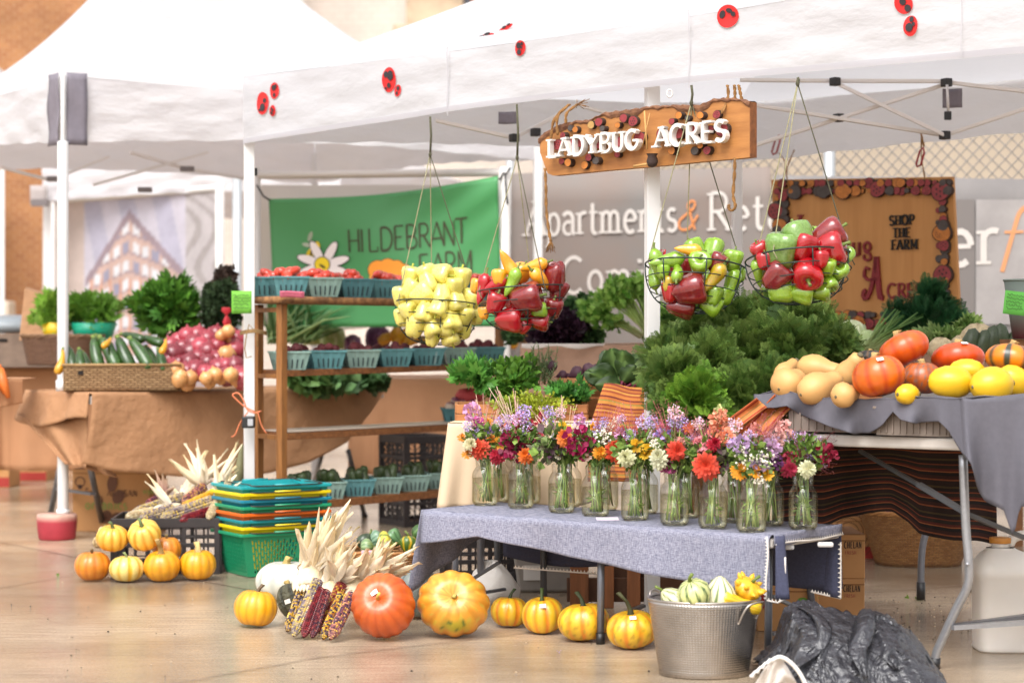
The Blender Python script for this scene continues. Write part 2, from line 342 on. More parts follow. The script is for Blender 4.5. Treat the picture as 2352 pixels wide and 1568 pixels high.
# ================================================================ THE SETTING
def ground_mat():
    m = mat('wet_concrete', '#b0937b', rough=.3, spec=.6); t, N, L, b = nodes_of(m)
    tc = N.new('ShaderNodeTexCoord')
    def noise(sc, det, st=(1, 1, 1), rz=0):
        mp = N.new('ShaderNodeMapping'); mp.inputs['Scale'].default_value = st; mp.inputs['Rotation'].default_value = (0, 0, rz); L.new(tc.outputs['Object'], mp.inputs[0])
        n = N.new('ShaderNodeTexNoise'); n.inputs['Scale'].default_value = sc; n.inputs['Detail'].default_value = det; n.inputs['Roughness'].default_value = .65; L.new(mp.outputs[0], n.inputs['Vector']); return n.outputs['Fac']
    big = noise(.9, 5); fine = noise(120, 3); streak = noise(26, 4, (.12, 1.6, 1), R(-38)); wet = noise(.55, 3)
    def ramp(x, stops):
        r = N.new('ShaderNodeValToRGB'); e = r.color_ramp.elements
        while len(e) < len(stops): e.new(.5)
        for q, (p, c) in zip(e, stops): q.position = p; q.color = (*srgb(c), 1)
        L.new(x, r.inputs[0]); return r.outputs[0]
    base = ramp(big, [(.3, '#8f7c69'), (.48, '#a89680'), (.62, '#b8a288'), (.75, '#a89680')])
    def mul(a, fac, lo, hi, f0=.3, f1=.7):
        r = N.new('ShaderNodeMapRange'); r.inputs[1].default_value = f0; r.inputs[2].default_value = f1; r.inputs[3].default_value = lo; r.inputs[4].default_value = hi; L.new(fac, r.inputs[0])
        x = N.new('ShaderNodeMix'); x.data_type = 'RGBA'; x.blend_type = 'MULTIPLY'; x.inputs['Factor'].default_value = 1; L.new(a, x.inputs['A']); L.new(r.outputs[0], x.inputs['B']); return x.outputs['Result']
    c = mul(mul(mul(mul(base, streak, .82, 1.14), fine, .72, 1.25), noise(340, 2), .8, 1.2), wet, .84, 1.1, .42, .58); L.new(c, b.inputs['Base Color'])
    r = N.new('ShaderNodeMapRange'); r.inputs[1].default_value = .4; r.inputs[2].default_value = .62; r.inputs[3].default_value = .07; r.inputs[4].default_value = .27; L.new(wet, r.inputs[0]); L.new(r.outputs[0], b.inputs['Roughness'])
    ad = N.new('ShaderNodeMath'); ad.operation = 'MULTIPLY_ADD'; ad.inputs[1].default_value = .6; L.new(streak, ad.inputs[0]); L.new(fine, ad.inputs[2])
    bp = N.new('ShaderNodeBump'); bp.inputs['Strength'].default_value = .3; bp.inputs['Distance'].default_value = .005; L.new(ad.outputs[0], bp.inputs['Height']); L.new(bp.outputs[0], b.inputs['Normal'])
    return m
gm = ground_mat()
tag(ob('ground', MB().grid(4, 4, lambda u, v: (-120+240*u, -60+240*v, 0)), gm), kind='structure')
jm = mat('joint_dark', '#6a5645', .7, noise=(40, .4))
def joint(pts, w=.0055):
    q = [G(*p) for p in pts]; mb = MB()
    for a, b in zip(q, q[1:]):
        n = 14; d = (b-a).normalized(); s = Vector((-d.y, d.x, 0))
        L = [a.lerp(b, i/n)+s*random.uniform(-.004, .004) for i in range(n+1)]
        mb.grid(n, 1, lambda u, v: L[round(u*n)]+s*w*(v-.5)+Vector((0, 0, .004)))
    tag(ob('ground_joint', mb, jm), kind='structure')
joint([(-300, 1690), (470, 1559), (729, 1511), (956, 1484), (1215, 1454), (1500, 1420)])
joint([(1500, 1402), (1988, 1361), (2237, 1342), (2600, 1316)], .006)
joint([(-200, 1222), (0, 1246), (190, 1283), (700, 1380)], .008); joint([(1900, 1398), (2100, 1385), (2500, 1371)], .004)
joint([(-100, 1370), (75, 1338), (330, 1295)], .006)

# brick building at the far left, pale building behind the stalls
def brick_mat(name, a, b_, mortar, sc):
    m = mat(name, a, .85); t, N, L, b = nodes_of(m); tc = N.new('ShaderNodeTexCoord'); mp = N.new('ShaderNodeMapping'); mp.inputs['Rotation'].default_value = (R(90), 0, 0)
    br = N.new('ShaderNodeTexBrick'); br.inputs['Scale'].default_value = sc; br.inputs['Color1'].default_value = (*srgb(a), 1); br.inputs['Color2'].default_value = (*srgb(b_), 1); br.inputs['Mortar'].default_value = (*srgb(mortar), 1)
    br.inputs['Mortar Size'].default_value = .014; br.inputs['Bias'].default_value = -.1
    L.new(tc.outputs['Object'], mp.inputs[0]); L.new(mp.outputs[0], br.inputs['Vector'])
    n = N.new('ShaderNodeTexNoise'); n.inputs['Scale'].default_value = 1.3; n.inputs['Detail'].default_value = 8; L.new(tc.outputs['Object'], n.inputs['Vector'])
    r = N.new('ShaderNodeMapRange'); r.inputs[1].default_value = .3; r.inputs[2].default_value = .7; r.inputs[3].default_value = .8; r.inputs[4].default_value = 1.15; L.new(n.outputs['Fac'], r.inputs[0])
    x = N.new('ShaderNodeMix'); x.data_type = 'RGBA'; x.blend_type = 'MULTIPLY'; x.inputs['Factor'].default_value = 1; L.new(br.outputs['Color'], x.inputs['A']); L.new(r.outputs[0], x.inputs['B']); L.new(x.outputs['Result'], b.inputs['Base Color'])
    bp = N.new('ShaderNodeBump'); bp.inputs['Strength'].default_value = .4; L.new(br.outputs['Fac'], bp.inputs['Height']); bp.invert = True; L.new(bp.outputs[0], b.inputs['Normal']); return m
bk = brick_mat('orange_brick', '#a8714a', '#b98355', '#c9a584', 5); ck = brick_mat('painted_brick', '#c6bab0', '#cbc0b5', '#bcaea2', 3.5)
t = thing('brick_building', 'tan orange brick building wall behind the white tents at far left', 'building', P(-400, 770, 21)*1)
t.location.z = 0
def local(t, v): return Vector(v)-t.location
a = P(-700, 770, 19.5); b = P(350, 770, 22.5); a.z = b.z = 0
def wallmb(t, a, b, h, th=.4, z0=0):
    a = local(t, a); b = local(t, b); d = (b-a).normalized(); n = Vector((-d.y, d.x, 0))*th; mb = MB(); z = Vector((0, 0, z0)); zz = Vector((0, 0, z0+h))
    return mb.hexa([a+z, b+z, b+n+z, a+n+z], [a+zz, b+zz, b+n+zz, a+n+zz])
ob('wall', wallmb(t, a, b, 8.5), bk, t)
for px0, px1, y0, y1 in ((-95, 12, 430, 620),):
    p, q = P(px0, y1, 20.9), P(px1, y0, 21.2); w = ob('window', MB().box(local(t, (p+q)/2), (q.x-p.x, .1, q.z-p.z)), mat('window_dark', '#a9b4ba', .15), t)
    ob('frame', MB().box(local(t, (p+q)/2)+Vector((0, -.02, 0)), (.07, .12, q.z-p.z)).box(local(t, Vector((q.x, p.y, (p.z+q.z)/2))), (.09, .13, q.z-p.z+.1)).box(local(t, Vector(((p.x+q.x)/2, p.y-.01, (p.z+q.z)/2))), (q.x-p.x, .12, .06)), mat('window_white', '#d9d4cc', .6), w)
ob('sill', MB().box(local(t, P(-40, 716, 20.9)), (.62, .3, .22)), mat('stone_sill', '#cfc2b0', .8, noise=(3, .15)), t, bevel=.02)
t = thing('pale_building', 'cream painted brick building behind the tents with rust stains and dark upper windows', 'building', (0, 24, 0))
a = P(350, 770, 22.8); b = P(1300, 770, 22.2); a.z = b.z = 0
ob('wall', wallmb(t, a, b, 10), ck, t)
ob('drain_pipe', MB().tube([local(t, P(686, 770, 22.3)), local(t, P(686, -300, 22.3))], .05, 8), mat('pipe_pale', '#b8c0c2', .5), t)
ob('ledge', MB().box(local(t, P(1000, 40, 21.95)), (.62, .5, .5)), mat('ledge_stone', '#bda68c', .8, noise=(3, .4)), t, bevel=.02)
ob('ledge', MB().box(local(t, P(990, 78, 21.95)), (.8, .6, .12)), mat('ledge_stone'), t, bevel=.02)
w = ob('window', MB().box(local(t, P(985, 105, 22.2)), (.3, .1, .42)), mat('window_tan', '#8a6a4c', .4), t)
for px in (1062, 1110): w = ob('window', MB().box(local(t, P(px, 10, 22.1)), (.2, .16, .8)), mat('window_deep', '#4a4c55', .2), t)
ob('window_frame', MB().box(local(t, P(1086, 46, 22.05)), (.5, .2, .09)).box(local(t, P(1086, -10, 22.05)), (.04, .2, .6)), mat('rust_trim', '#9c5a3a', .7), t)
t = thing('tan_wall', 'long beige concrete building wall behind the chain link fence', 'building', (3, 18, 0))
a = P(1300, 770, 20.); b = P(2900, 770, 15.5); a.z = b.z = 0
ob('wall', wallmb(t, a, b, 1.95), mat('wall_grey', '#a29a94', .8, noise=(.8, .2)), t)
ob('upper_wall', wallmb(t, a, b, 6, .42, 1.97), mat('wall_tan', '#ab9d8b', .85, noise=(.5, .18)), t)

# mesh fence with printed banners
mp_ = mat('fence_post', '#b6b9bb', .4, metal=.4)
ban = mat('grey_banner', '#8a8784', .75, noise=(1.6, .6), col2='#997e70', transl=.2)
fa, fb = P(1166, 770, 13.), P(2480, 770, 10.85); fd = (fb-fa).normalized(); fn = Vector((fd.y, -fd.x, 0))
def FP(px, z=0):  # point of the fence plane seen at px
    k = (px-HX)/F; s = (k*fa.y-fa.x)/(fd.x-k*fd.y); p = fa+fd*s; p.z = z; return p
def FZ(px, py): p = FP(px); p.z = H-(py-HY)/F*p.y; return p
t = thing('chain_link_fence', 'galvanised chain link fence with grey posts at the back right', 'fence', FP(1700))
for px in (1172, 1905, 2440): p = FP(px); ob('post', MB().tube([local(t, p), local(t, p+Vector((0, 0, 2.5)))], .035 if px == 1905 else .028, 10), mp_, t)
mb = MB(); mb.tube([local(t, FP(1166, 1.86)), local(t, FP(2500, 1.86))], .022, 8); mb.tube([local(t, FP(1166, 2.48)), local(t, FP(2500, 2.48))], .02, 8); ob('rail', mb, mp_, t)
mb = MB(); Lf = (FP(2480)-FP(1500)).length; p0 = FP(1500)+fn*-.03; hh = 2.1
for i in range(int((Lf+hh)/.075)):
    for sg in (1, -1):
        s0 = i*.075-(hh if sg > 0 else 0); pts = []
        for z in (0, hh):
            s = s0+(z if sg > 0 else (hh-z)-0) if sg > 0 else i*.075-z
            pts.append((s, z))
        (sa, za), (sb, zb) = pts
        # clip along the fence
        def clip(s, z, s2, z2):
            if s < 0: z += (0-s)/(s2-s)*(z2-z) if s2 != s else 0; s = 0
            if s > Lf: z += (Lf-s)/(s2-s)*(z2-z) if s2 != s else 0; s = Lf
            return s, z
        if max(sa, sb) <= 0 or min(sa, sb) >= Lf: continue
        A = clip(sa, za, sb, zb); B = clip(sb, zb, sa, za)
        q = lambda s, z: local(t, p0+fd*s+fn*(.004*sg)+Vector((0, 0, .35+z)))
        mb.tube([q(*A), q(*B)], .0034, 4)
o = ob('wire_mesh', mb, mat('wire_grey', '#7f7b78', .5, metal=.3), t)
def fence_banner(px0, px1, ytop0, ytop1, label, mm, z0=.55):
    t = thing('fence_banner', label, 'banner', FP(px0)+fn*.06)
    A, B = FZ(px0, ytop0)+fn*.06, FZ(px1, ytop1)+fn*.06
    def fnc(u, v):
        p = A.lerp(B, u); p.z = lerp(z0, p.z, v); return local(t, p+fn*.004*math.sin(u*19+v*4))
    ob('sheet', MB().grid(30, 8, fnc), mm, t, solid=.003); return t
def banner_text(t, s, px, py, hpx, wt, col, serif, **k):
    p = FZ(px, py)+fn*.069; h = hpx/F*p.y; mb = MB()
    text(mb, s, local(t, p), fd, (0, 0, 1), h, wt, .001, srgb(col), serif, **k); ob('lettering', mb, mat('print', vcol=True, rough=.7), t)
t = fence_banner(1185, 1780, 400, 385, 'grey mesh fence banner reading Apartments & Retail Coming', ban)
banner_text(t, 'Apartments', 1222, 543, 80, .115, '#cbc4be', True, gap=.06, xs=.84)
banner_text(t, '&', 1563, 530, 66, .08, '#d98a50', False, slant=.25)
banner_text(t, 'Retail', 1640, 531, 86, .115, '#cbc4be', True, gap=.09, xs=.95)
banner_text(t, 'Coming', 1305, 674, 82, .11, '#cbc4be', True, gap=.1, xs=.98)
t = fence_banner(1786, 2470, 404, 415, 'grey mesh fence banner reading er fa in white and orange letters', mat('grey_banner2', '#8b8684', .75, noise=(1.1, .3), transl=.2))
banner_text(t, 'er', 2185, 610, 128, .12, '#cbc4be', True, gap=.08)
banner_text(t, 'fa', 2292, 625, 150, .07, '#d29163', False, slant=.3, gap=.12)
ob('grey_panel', MB().grid(1, 1, lambda u, v: local(t, FZ(2185+64*u, 745-285*v)+fn*.066)), mat('panel_grey', '#77716e', .8), t)
ob('pale_panel', MB().grid(1, 1, lambda u, v: local(t, FZ(2252+220*u, 745-285*v)+fn*.066)), mat('panel_pale', '#9d9896', .8, noise=(6, .15)), t)

# painted banner at the left
t = thing('mural_banner', 'pale banner printed with a drawing of a gabled building in violet and orange', 'banner', P(310, 770, 14.8)); t.location.z = 0
bA, bB = P(122, 462, 15.2), P(505, 432, 14.3)
def bp_(u, v):
    p = bA.lerp(bB, u); p.z = lerp(.55, p.z, v); return p
def mural(u, v):
    q = lambda h: np.array(srgb(h)); r = RNG.random()*.06-.03; c = q('#b9b6c8') if math.sin(u*30+v*7) > 0 else q('#c9c4d0')
    if u < .2: c = q('#cdbcb4') if v > .5 else q('#a89a98')
    if .2 < u < .86:
        roof = .93-abs(u-.47)*(1.25 if u < .47 else .95)
        if v < roof:
            c = q('#c9aca2'); s = v+.35*abs(u-.47)
            if (s*11) % 1 < .55 and (u*17) % 1 > .35: c = q('#dcdde2') if (int(u*17)+int(s*11)) % 3 else q('#9a98ac')
            if (s*11) % 1 > .88: c = q('#a08e94')
            if (u*17) % 1 < .12 and v < .6: c = q('#cf8f6e')
        if 0 < roof-v < .05: c = q('#9c8a92')
    if u > .8: c = q('#c3bcbe') if math.sin(u*60+v*25+6*math.sin(v*13)) > -.3 else q('#aca5a4')
    if v < .12: c = q('#b9a8a6')
    return tuple(np.clip(c*(1+r)*.8, 0, .9))
ob('sheet', MB().grid(110, 80, lambda u, v: local(t, bp_(u, v)), colf=mural), mat('mural', vcol=True, rough=.8, noise=(6, .12), transl=.15), t)
mb = MB()
for u in (0, 1): p = bp_(u, 0); p.z = 0; q = bp_(u, 1); mb.tube([local(t, p), local(t, q+Vector((0, 0, .03)))], .032, 8)
mb.tube([local(t, bp_(0, 1)), local(t, bp_(1, 1))], .025, 8); ob('frame', mb, mat('pipe_white', '#d8d4d0', .4), t)
t = thing('fence_pole', 'grey galvanised pole standing between the painted banner and the stall', 'pole', (P(545, 770, 14).x, 14, 0))
ob('shaft', MB().tube([(0, 0, 0), (0, 0, 2.15)], .035, 10), mp_, t); ob('cap', MB().tube([(0, 0, 2.151), (0, 0, 2.18)], .04, 10), mp_, t)

# green farm banner on its white frame
t = thing('farm_banner', 'green vinyl banner reading HILDEBRANT FARM with bee and flower', 'banner', (P(880, 770, 11).x, 11, 0))
gTL, gTR, gBR, gBL = P(617, 457, 11.5), P(1143, 405, 11.1), P(1152, 750, 11.1), P(632, 752, 11.5)
def gp(u, v, off=0):
    a = gBL.lerp(gBR, u); b = gTL.lerp(gTR, u); p = a.lerp(b, v)
    p.z -= .035*math.sin(math.pi*u)*v**3; w = .012*math.sin(9*(u+v*.7))*(.4+.6*v)+.02*math.exp(-((u-1)**2+(v-1)**2)*30)
    w += .006*math.sin((u*1.0-v)*26)*math.exp(-((1-u)**2+(1-v)**2)*5)
    return local(t, p+Vector((.06, -1, 0)).normalized()*(w+off))
ob('sheet', MB().grid(60, 30, gp), mat('banner_green', '#428a50', .45, noise=(2, .06)), t, solid=.003)
class Warp:    # letters laid onto the hanging sheet
    pass
def on_sheet(mb0, off=.006):
    for i, V in enumerate(mb0.V):
        mb0.V[i] = np.array([tuple(gp(x, y, off+z)) for x, y, z in V])
    return mb0
def uv(px, py):      # picture point to sheet coordinates
    u = (px-620)/(528); 
    for _ in range(3):
        yt = 457-52*u+0; v = 1-(py-yt)/(750-yt); u = (px-(617+15*(1-v)))/((1143+9*(1-v))-(617+15*(1-v)))
    return u, v
mb = MB(); dk = srgb('#3a3a22')
x0, y0 = uv(806, 578); mb2 = MB()
def sheet_text(s, px, py, hpx, wt, col, step, rise):
    for i, c in enumerate(s):
        if c == ' ': continue
        m1 = MB(); text(m1, c, (0, 0, 0), (1, 0, 0), (0, 1, 0), 1, wt, 0, col)
        u0, v0 = uv(px+i*step, py-rise*i)
        for V, C in zip(m1.V, m1.C):
            pass
        for i2, V in enumerate(m1.V): m1.V[i2] = np.array([tuple(gp(u0+x*hpx*.72/528, v0+y*hpx/320, .006+z)) for x, y, z in V])
        for (fa_, s_, mi_) in m1.ch: mb.ch.append((fa_+mb.n, s_, mi_))
        if not hasattr(mb, 'V'): mb.V = []; mb.C = []
        mb.V += m1.V; mb.C += m1.C; mb.n += m1.n
for s_, x_, y_ in zip('HILDEBRANTFARM', (803, 832, 850, 877, 909, 936, 965, 992, 1020, 1049, 966, 995, 1025, 1053), (577, 576, 575, 573, 570, 568, 566, 564, 563, 558, 640, 638, 636, 634)): sheet_text(s_, x_, y_, 56, .11, dk, 0, 0)
ob('lettering', mb, mat('print'), t)
def blob(mb, px, py, rx, ry, rot, col, k):
    u0, v0 = uv(px, py); th = np.linspace(0, 2*np.pi, 21)[:-1]; x = rx*np.cos(th); y = ry*np.sin(th); c, s = math.cos(R(rot)), math.sin(R(rot))
    X = x*c-y*s; Y = x*s+y*c; V = [gp(u0, v0, .006+.0012*k)]+[gp(u0+a/528, v0+b/320, .006+.0012*k) for a, b in zip(X, Y)]
    mb.add([tuple(q) for q in V], np.array([(0, i+1, (i+1) % 20+1) for i in range(20)]), srgb(col), False)
mb = MB(); k = 0
for a in (15, 60, 115, 160, 200, 340, 270): blob(mb, 745+34*math.cos(R(a)), 607-34*math.sin(R(a)), 32, 12, a, '#3a3a30', k); k += 1
for a in (15, 60, 115, 160, 200, 340, 270): blob(mb, 745+34*math.cos(R(a)), 607-34*math.sin(R(a)), 29, 10, a, '#e9dedb', k); k += 1
blob(mb, 743, 606, 19, 20, 0, '#3a3520', k); blob(mb, 743, 606, 17, 18, 0, '#e8c81e', k+1); blob(mb, 744, 610, 9, 3, -35, '#3c3a1c', k+2)
ob('printed_flower', mb, mat('print'), t); mb = MB()
blob(mb, 715, 540, 5, 13, -20, '#9aa48c', 0); blob(mb, 708, 560, 12, 5, -15, '#a9b09c', 1); blob(mb, 726, 562, 12, 10, 60, '#2b2a1e', 2); blob(mb, 733, 560, 5, 9, 10, '#e6c420', 3); blob(mb, 714, 583, 8, 15, -15, '#d9b81f', 4); blob(mb, 718, 578, 2.5, 12, -15, '#2b2a1e', 5)
ob('printed_bee', mb, mat('print'), t); mb = MB()
for i, (x, y, r) in enumerate(((872, 618, 22), (895, 612, 20), (915, 613, 17), (932, 620, 15))): blob(mb, x, y, r+1.5, r+1.5, 0, '#2b2a1e', i)
for i, (x, y, r) in enumerate(((872, 618, 22), (895, 612, 20), (915, 613, 17), (932, 620, 15), (890, 640, 38), (915, 640, 30))): blob(mb, x, y, r, r, 0, '#e8912c', i+5)
ob('printed_pumpkin', mb, mat('print'), t)
mb = MB(); fr0, fr1 = P(590, 403, 11.55), P(1150, 396, 11.15)
mb.tube([local(t, fr0), local(t, fr1)], .022, 8)
for px, Y, r in ((590, 11.55, .022), (1158, 11.15, .035)): p = P(px, 396, Y); mb.tube([local(t, (p.x, p.y, 0)), local(t, p+Vector((0, 0, .03)))], r, 8)
ob('frame', mb, mat('frame_white', '#d6d1cc', .4), t)
cm = mat('cord_black', '#1c1a1a', .6)
for a, b in (((590, 425, 11.5), (620, 460, 11.48)), ((1156, 397, 11.12), (1141, 410, 11.1)), ((1156, 397, 11.12), (1172, 385, 11.1)), ((1160, 400, 11.1), (1166, 470, 11.08))):
    a, b = P(*a), P(*b); m = (a+b)/2; m.z -= .02; ob('cord', MB().tube([local(t, a), local(t, m), local(t, b)], .006, 5), cm, t)
ob('tarp', MB().grid(10, 4, lambda u, v: local(t, P(598+545*u, 750-(750-425)*v, 11.75)+Vector((0, .02*math.sin(9*u), 0)))), mat('tarp_white', '#cfc6bd', .7), t, solid=.003)

# ================================================================ TENTS
canvas = mat('canvas_white', '#dadade', .75, transl=.5, bump=(4, .4, .05), noise=(2.2, .035), stretch=(1, 1, 2.4))
canvas2 = mat('canvas_far', '#dddbde', .8, transl=.5, bump=(6, .5, .04), stretch=(1, 1, 2.5))
polem = mat('pole_white', '#d9d7d6', .35); blk = mat('black_plastic', '#1d1b1c', .45, noise=(30, .3)); patch = mat('grey_patch', '#77717a', .8, noise=(30, .1))
steel = mat('truss_grey', '#d2ccc9', .4)
def tent(name, label, C, zb, zt, peak, mm, wrinkle=1.0, sag=.02, g=1.2, skip=()):
    """C corners in order, peak point; valances and four roof faces"""
    t = thing(name, label, 'tent', (C[0][0], C[0][1], 0)); n = len(C); ctr = Vector((sum(c[0] for c in C)/n, sum(c[1] for c in C)/n, 0))
    for i in range(n):
        a = Vector((*C[i], 0)); b = Vector((*C[(i+1) % n], 0)); d = (b-a); out = Vector((d.y, -d.x, 0)).normalized()
        if out.dot(a-ctr) < 0: out = -out
        ph = i*2.1
        def fn(u, v):
            p = a.lerp(b, u); zz = lerp(zb+sag*math.sin(math.pi*u)*1.6, zt-sag*math.sin(math.pi*u)*1.2, v)
            w = wrinkle*(.010*math.sin(7*u*3.1+ph+2.5*v)+.007*math.sin(u*41+v*9+ph)*(1-v)+.006*math.sin(u*23-v*14)+.02*math.sin(math.pi*u)*(1-v))
            p = p+out*w; p.z = zz+.004*math.sin(u*60)*(1-v); return local(t, p)
        if i not in skip: ob('valance', MB().grid(90, 10, fn), mm, t)
        def fr(u, v):
            p = a.lerp(b, u); p.z = zt-sag*math.sin(math.pi*u)*1.2; q = Vector(peak); r = p.lerp(q, v); r.z = p.z+(q.z-p.z)*v**g-.06*math.sin(math.pi*u)*math.sin(math.pi*v); return local(t, r)
        ob('roof', MB().grid(36, 24, fr), mm, t)
    return t
# the front tent
PA, PB, PC, PD = (-1.208, 9.02), (1.75, 6.01), (1.13, 10.07), (4.08, 7.07)
ft = tent('market_tent', 'white canopy tent with red ladybug patches hung with pepper baskets', [PA, PB, PD, PC], 1.89, 2.19, (1.44, 8.04, 3.04), canvas, .5, .025)
def sN(px): return 510+(px-560)*.13058       # scale along the near valance
def VN(px, py, off=0): p = P(px, py, F/sN(px)); return p+Vector((-.713, -.70, 0))*off
vo = Vector((-.713, -.70, 0)); vd = Vector((.701, -.713, 0))
hem = mat('hem_white', '#cbc9ce', .7, transl=.45)
lred = mat('ladybug_red', '#c8201f', .55, noise=(40, .1)); lblk = mat('ladybug_spot', '#2b2528', .6)
def ladybug(px, py, rx, ry, rot, spots, roof=None):
    mbr, mbs = MB(), MB(); c, s = math.cos(R(rot)), math.sin(R(rot)); sc = 1/sN(px)
    def pt(x, y, k):
        X = x*c-y*s; Y = x*s+y*c; p = VN(px+X, py-Y)
        if roof: p.y += roof; p.x = (px+X-HX)/F*p.y; p.z = H-(py-Y-HY)/F*p.y; return p+Vector((0, -.004*k, .006*k))
        u = (Vector((p.x, p.y, 0))-Vector((*PA, 0))).length/4.22; v = (p.z-1.89)/.3
        w = .5*(.010*math.sin(7*u*3.1+2.5*v)+.007*math.sin(u*41+v*9)*(1-v)+.006*math.sin(u*23-v*14)+.02*math.sin(math.pi*u)*(1-v))
        return p+vo*(w+.006+.003*k)
    def disc(mb, x0, y0, a, b, k, nn=22):
        V = [pt(x0, y0, k)]; fs = []
        for r in (.5, 1):
            V += [pt(x0+a*r*math.cos(q), y0+b*r*math.sin(q), k) for q in np.linspace(0, 2*np.pi, nn, endpoint=False)]
        fs.append(np.array([(0, i+1, (i+1) % nn+1) for i in range(nn)])); fs.append(np.array([(1+i, 1+nn+i, 1+nn+(i+1) % nn, 1+(i+1) % nn) for i in range(nn)]))
        mb.add([tuple(local(ft, q)) for q in V], fs, (1, 1, 1), True)
    disc(mbr, 0, 0, rx, ry, 0)
    for i, (x, y, a, b) in enumerate(spots): disc(mbs, x*rx, y*ry, a*rx, b*ry, 1+i*.3)
    o = ob('ladybug_patch', mbr, lred, ft); ob('spots', mbs, lblk, o)
ladybug(607, 238, 14, 26, 0, [(.35, .25, .28, .22), (.1, -.35, .42, .35), (-.35, -.6, .15, .12)])
ladybug(633, 209, 10, 19, -3, [(-.1, .35, .45, .35), (.1, -.5, .3, .25), (.4, .6, .2, .2)])
ladybug(631, 255, 7, 13, -3, [(-.2, .35, .3, .25), (.3, .1, .3, .25), (-.1, -.35, .35, .3), (.3, -.6, .2, .15)])
ladybug(898, 184, 16, 29, -4, [(-.4, .4, .28, .26), (.25, .35, .42, .4), (.1, -.45, .25, .2), (-.3, -.7, .15, .12)])
ladybug(918, 209, 8, 14, -4, [(.1, .4, .45, .35), (0, -.4, .35, .3)])
ladybug(1195, 111, 12, 18, -8, [(-.3, .3, .42, .4), (.3, .6, .25, .22), (0, -.5, .4, .35), (.35, .1, .2, .15)])
ladybug(1673, 38, 24, 27, -20, [(-.5, 0, .25, .35), (.0, .5, .3, .2), (.45, .35, .22, .2)])
ladybug(2080, 10, 21, 24, 10, [(0, .2, .35, .35), (.4, -.5, .35, .35)]); ladybug(2097, 61, 17, 24, -6, [(-.1, -.15, .5, .42), (.1, .65, .3, .28), (.5, .2, .22, .2)])
ladybug(1112, 86, 24, 6, 20, [(-.3, 0, .3, .5), (.3, .1, .3, .5)], roof=.3); ladybug(1161, 65, 19, 5, 30, [(-.2, .1, .3, .5), (.4, 0, .25, .4)], roof=.35)
def pole(t, x, y, z, r=.02, r2=None, zs=None, foot=None):
    mb = MB(); o = local(t, (x, y, 0))
    if zs: mb.tube([o, o+Vector((0, 0, zs))], r, 4 if False else 10); mb.tube([o+Vector((0, 0, zs)), o+Vector((0, 0, z))], r2, 10)
    else: mb.box(o+Vector((0, 0, z/2)), (r*2, r*2, z), R(12))
    ob('pole', mb, polem, t, bevel=.002); return o
pole(ft, PA[0]+.02, PA[1]+.03, 2.17, .023); pole(ft, P(1498, 770, 7.36).x, 7.36, 2.17, .024); pole(ft, PC[0], PC[1]-.02, 2.15, .021); pole(ft, *PD, 2.17)
PX = P(1498, 770, 7.36)
def truss(pts, Y, jt=True, r=.012):
    q = [P(x, y, Y+.25*i*0) for i, (x, y) in enumerate(pts)]
    ob('truss_bar', MB().tube([local(ft, p) for p in q], r, 8) if False else [MB().bar(local(ft, a), local(ft, b), r*2.2, r*1.3) for a, b in zip(q, q[1:])][0], steel, ft)
def bar2(a, b, Ya, Yb=None, r=.011):
    ob('truss_bar', MB().bar(local(ft, P(*a, Ya)), local(ft, P(*b, Yb or Ya)), r*2.2, r*1.4), steel, ft, bevel=.002)
def conn(px, py, Y, s=.035): ob('connector', MB().box(local(ft, P(px, py, Y)), (s, s*1.1, s), R(30)), blk, ft, bevel=.004)
for a, b, y1, y2 in (((1700, 184), (1918, 186), 8.5, 8.5), ((1918, 186), (2174, 187), 8.5, 8.4), ((2174, 189), (2420, 218), 8.4, 8.3), ((1918, 190), (2170, 311), 8.47, 8.37),
                     ((2174, 193), (1700, 345), 8.43, 8.55), ((2170, 311), (2420, 228), 8.4, 8.3), ((1700, 236), (2170, 311), 8.52, 8.42), ((1001, 277), (1181, 317), 8.7, 8.7), ((1181, 317), (1330, 240), 8.72, 8.8), ((1335, 244), (1470, 280), 8.8, 8.8)):
    bar2(a, b, y1, y2)
for c in ((1918, 188, 8.46), (2174, 190, 8.38), (2170, 311, 8.38), (1926, 271, 8.5), (1181, 317, 8.68), (1230, 304, 8.7), (580, 395, 9.1)): conn(*c)
for px, py, w, h, Y in ((2187, 226, 44, 44, 8.45), (1167, 271, 44, 28, 8.75)): ob('corner_patch', MB().grid(4, 4, lambda u, v: local(ft, P(px-w/2+w*u, py+h/2-h*v, Y)+Vector((0, .01*math.sin(5*u), 0)))), patch, ft, solid=.002)
ob('buckle', MB().box(local(ft, P(2177, 266, 8.35)), (.03, .012, .036)), blk, ft, bevel=.003)
ob('strap', MB().tube([local(ft, P(2175, 195, 8.36)), local(ft, P(2178, 262, 8.36))], .006, 5), mat('strap_white', '#c9c4c4', .7), ft)
ob('ring', MB().tube([local(ft, P(1538+6*math.cos(a), 215+9*math.sin(a), 7.2)) for a in np.linspace(0, 2*np.pi, 14, endpoint=False)], .003, 6, closed=True), steel, ft)
for px in (1035, 1590, 2215): ob('seam', MB().grid(6, 8, lambda u, v: local(ft, VN(px+2.5*u, lerp(HY-.88*sN(px), HY-1.155*sN(px), v), .02+.003*math.sin(v*9)))), hem, ft)
# hem strip along the near lower edge
def hemf(u, v):
    a, b = Vector((*PA, 0)), Vector((*PB, 0)); p = a.lerp(b, u); w = .5*(.010*math.sin(7*u*3.1)+.007*math.sin(u*41)+.006*math.sin(u*23)+.02*math.sin(math.pi*u))
    p = p+vo*(w+.003); p.z = 1.886+.04*math.sin(math.pi*u)+.022*v; return local(ft, p)
ob('hem', MB().grid(90, 1, hemf), hem, ft)
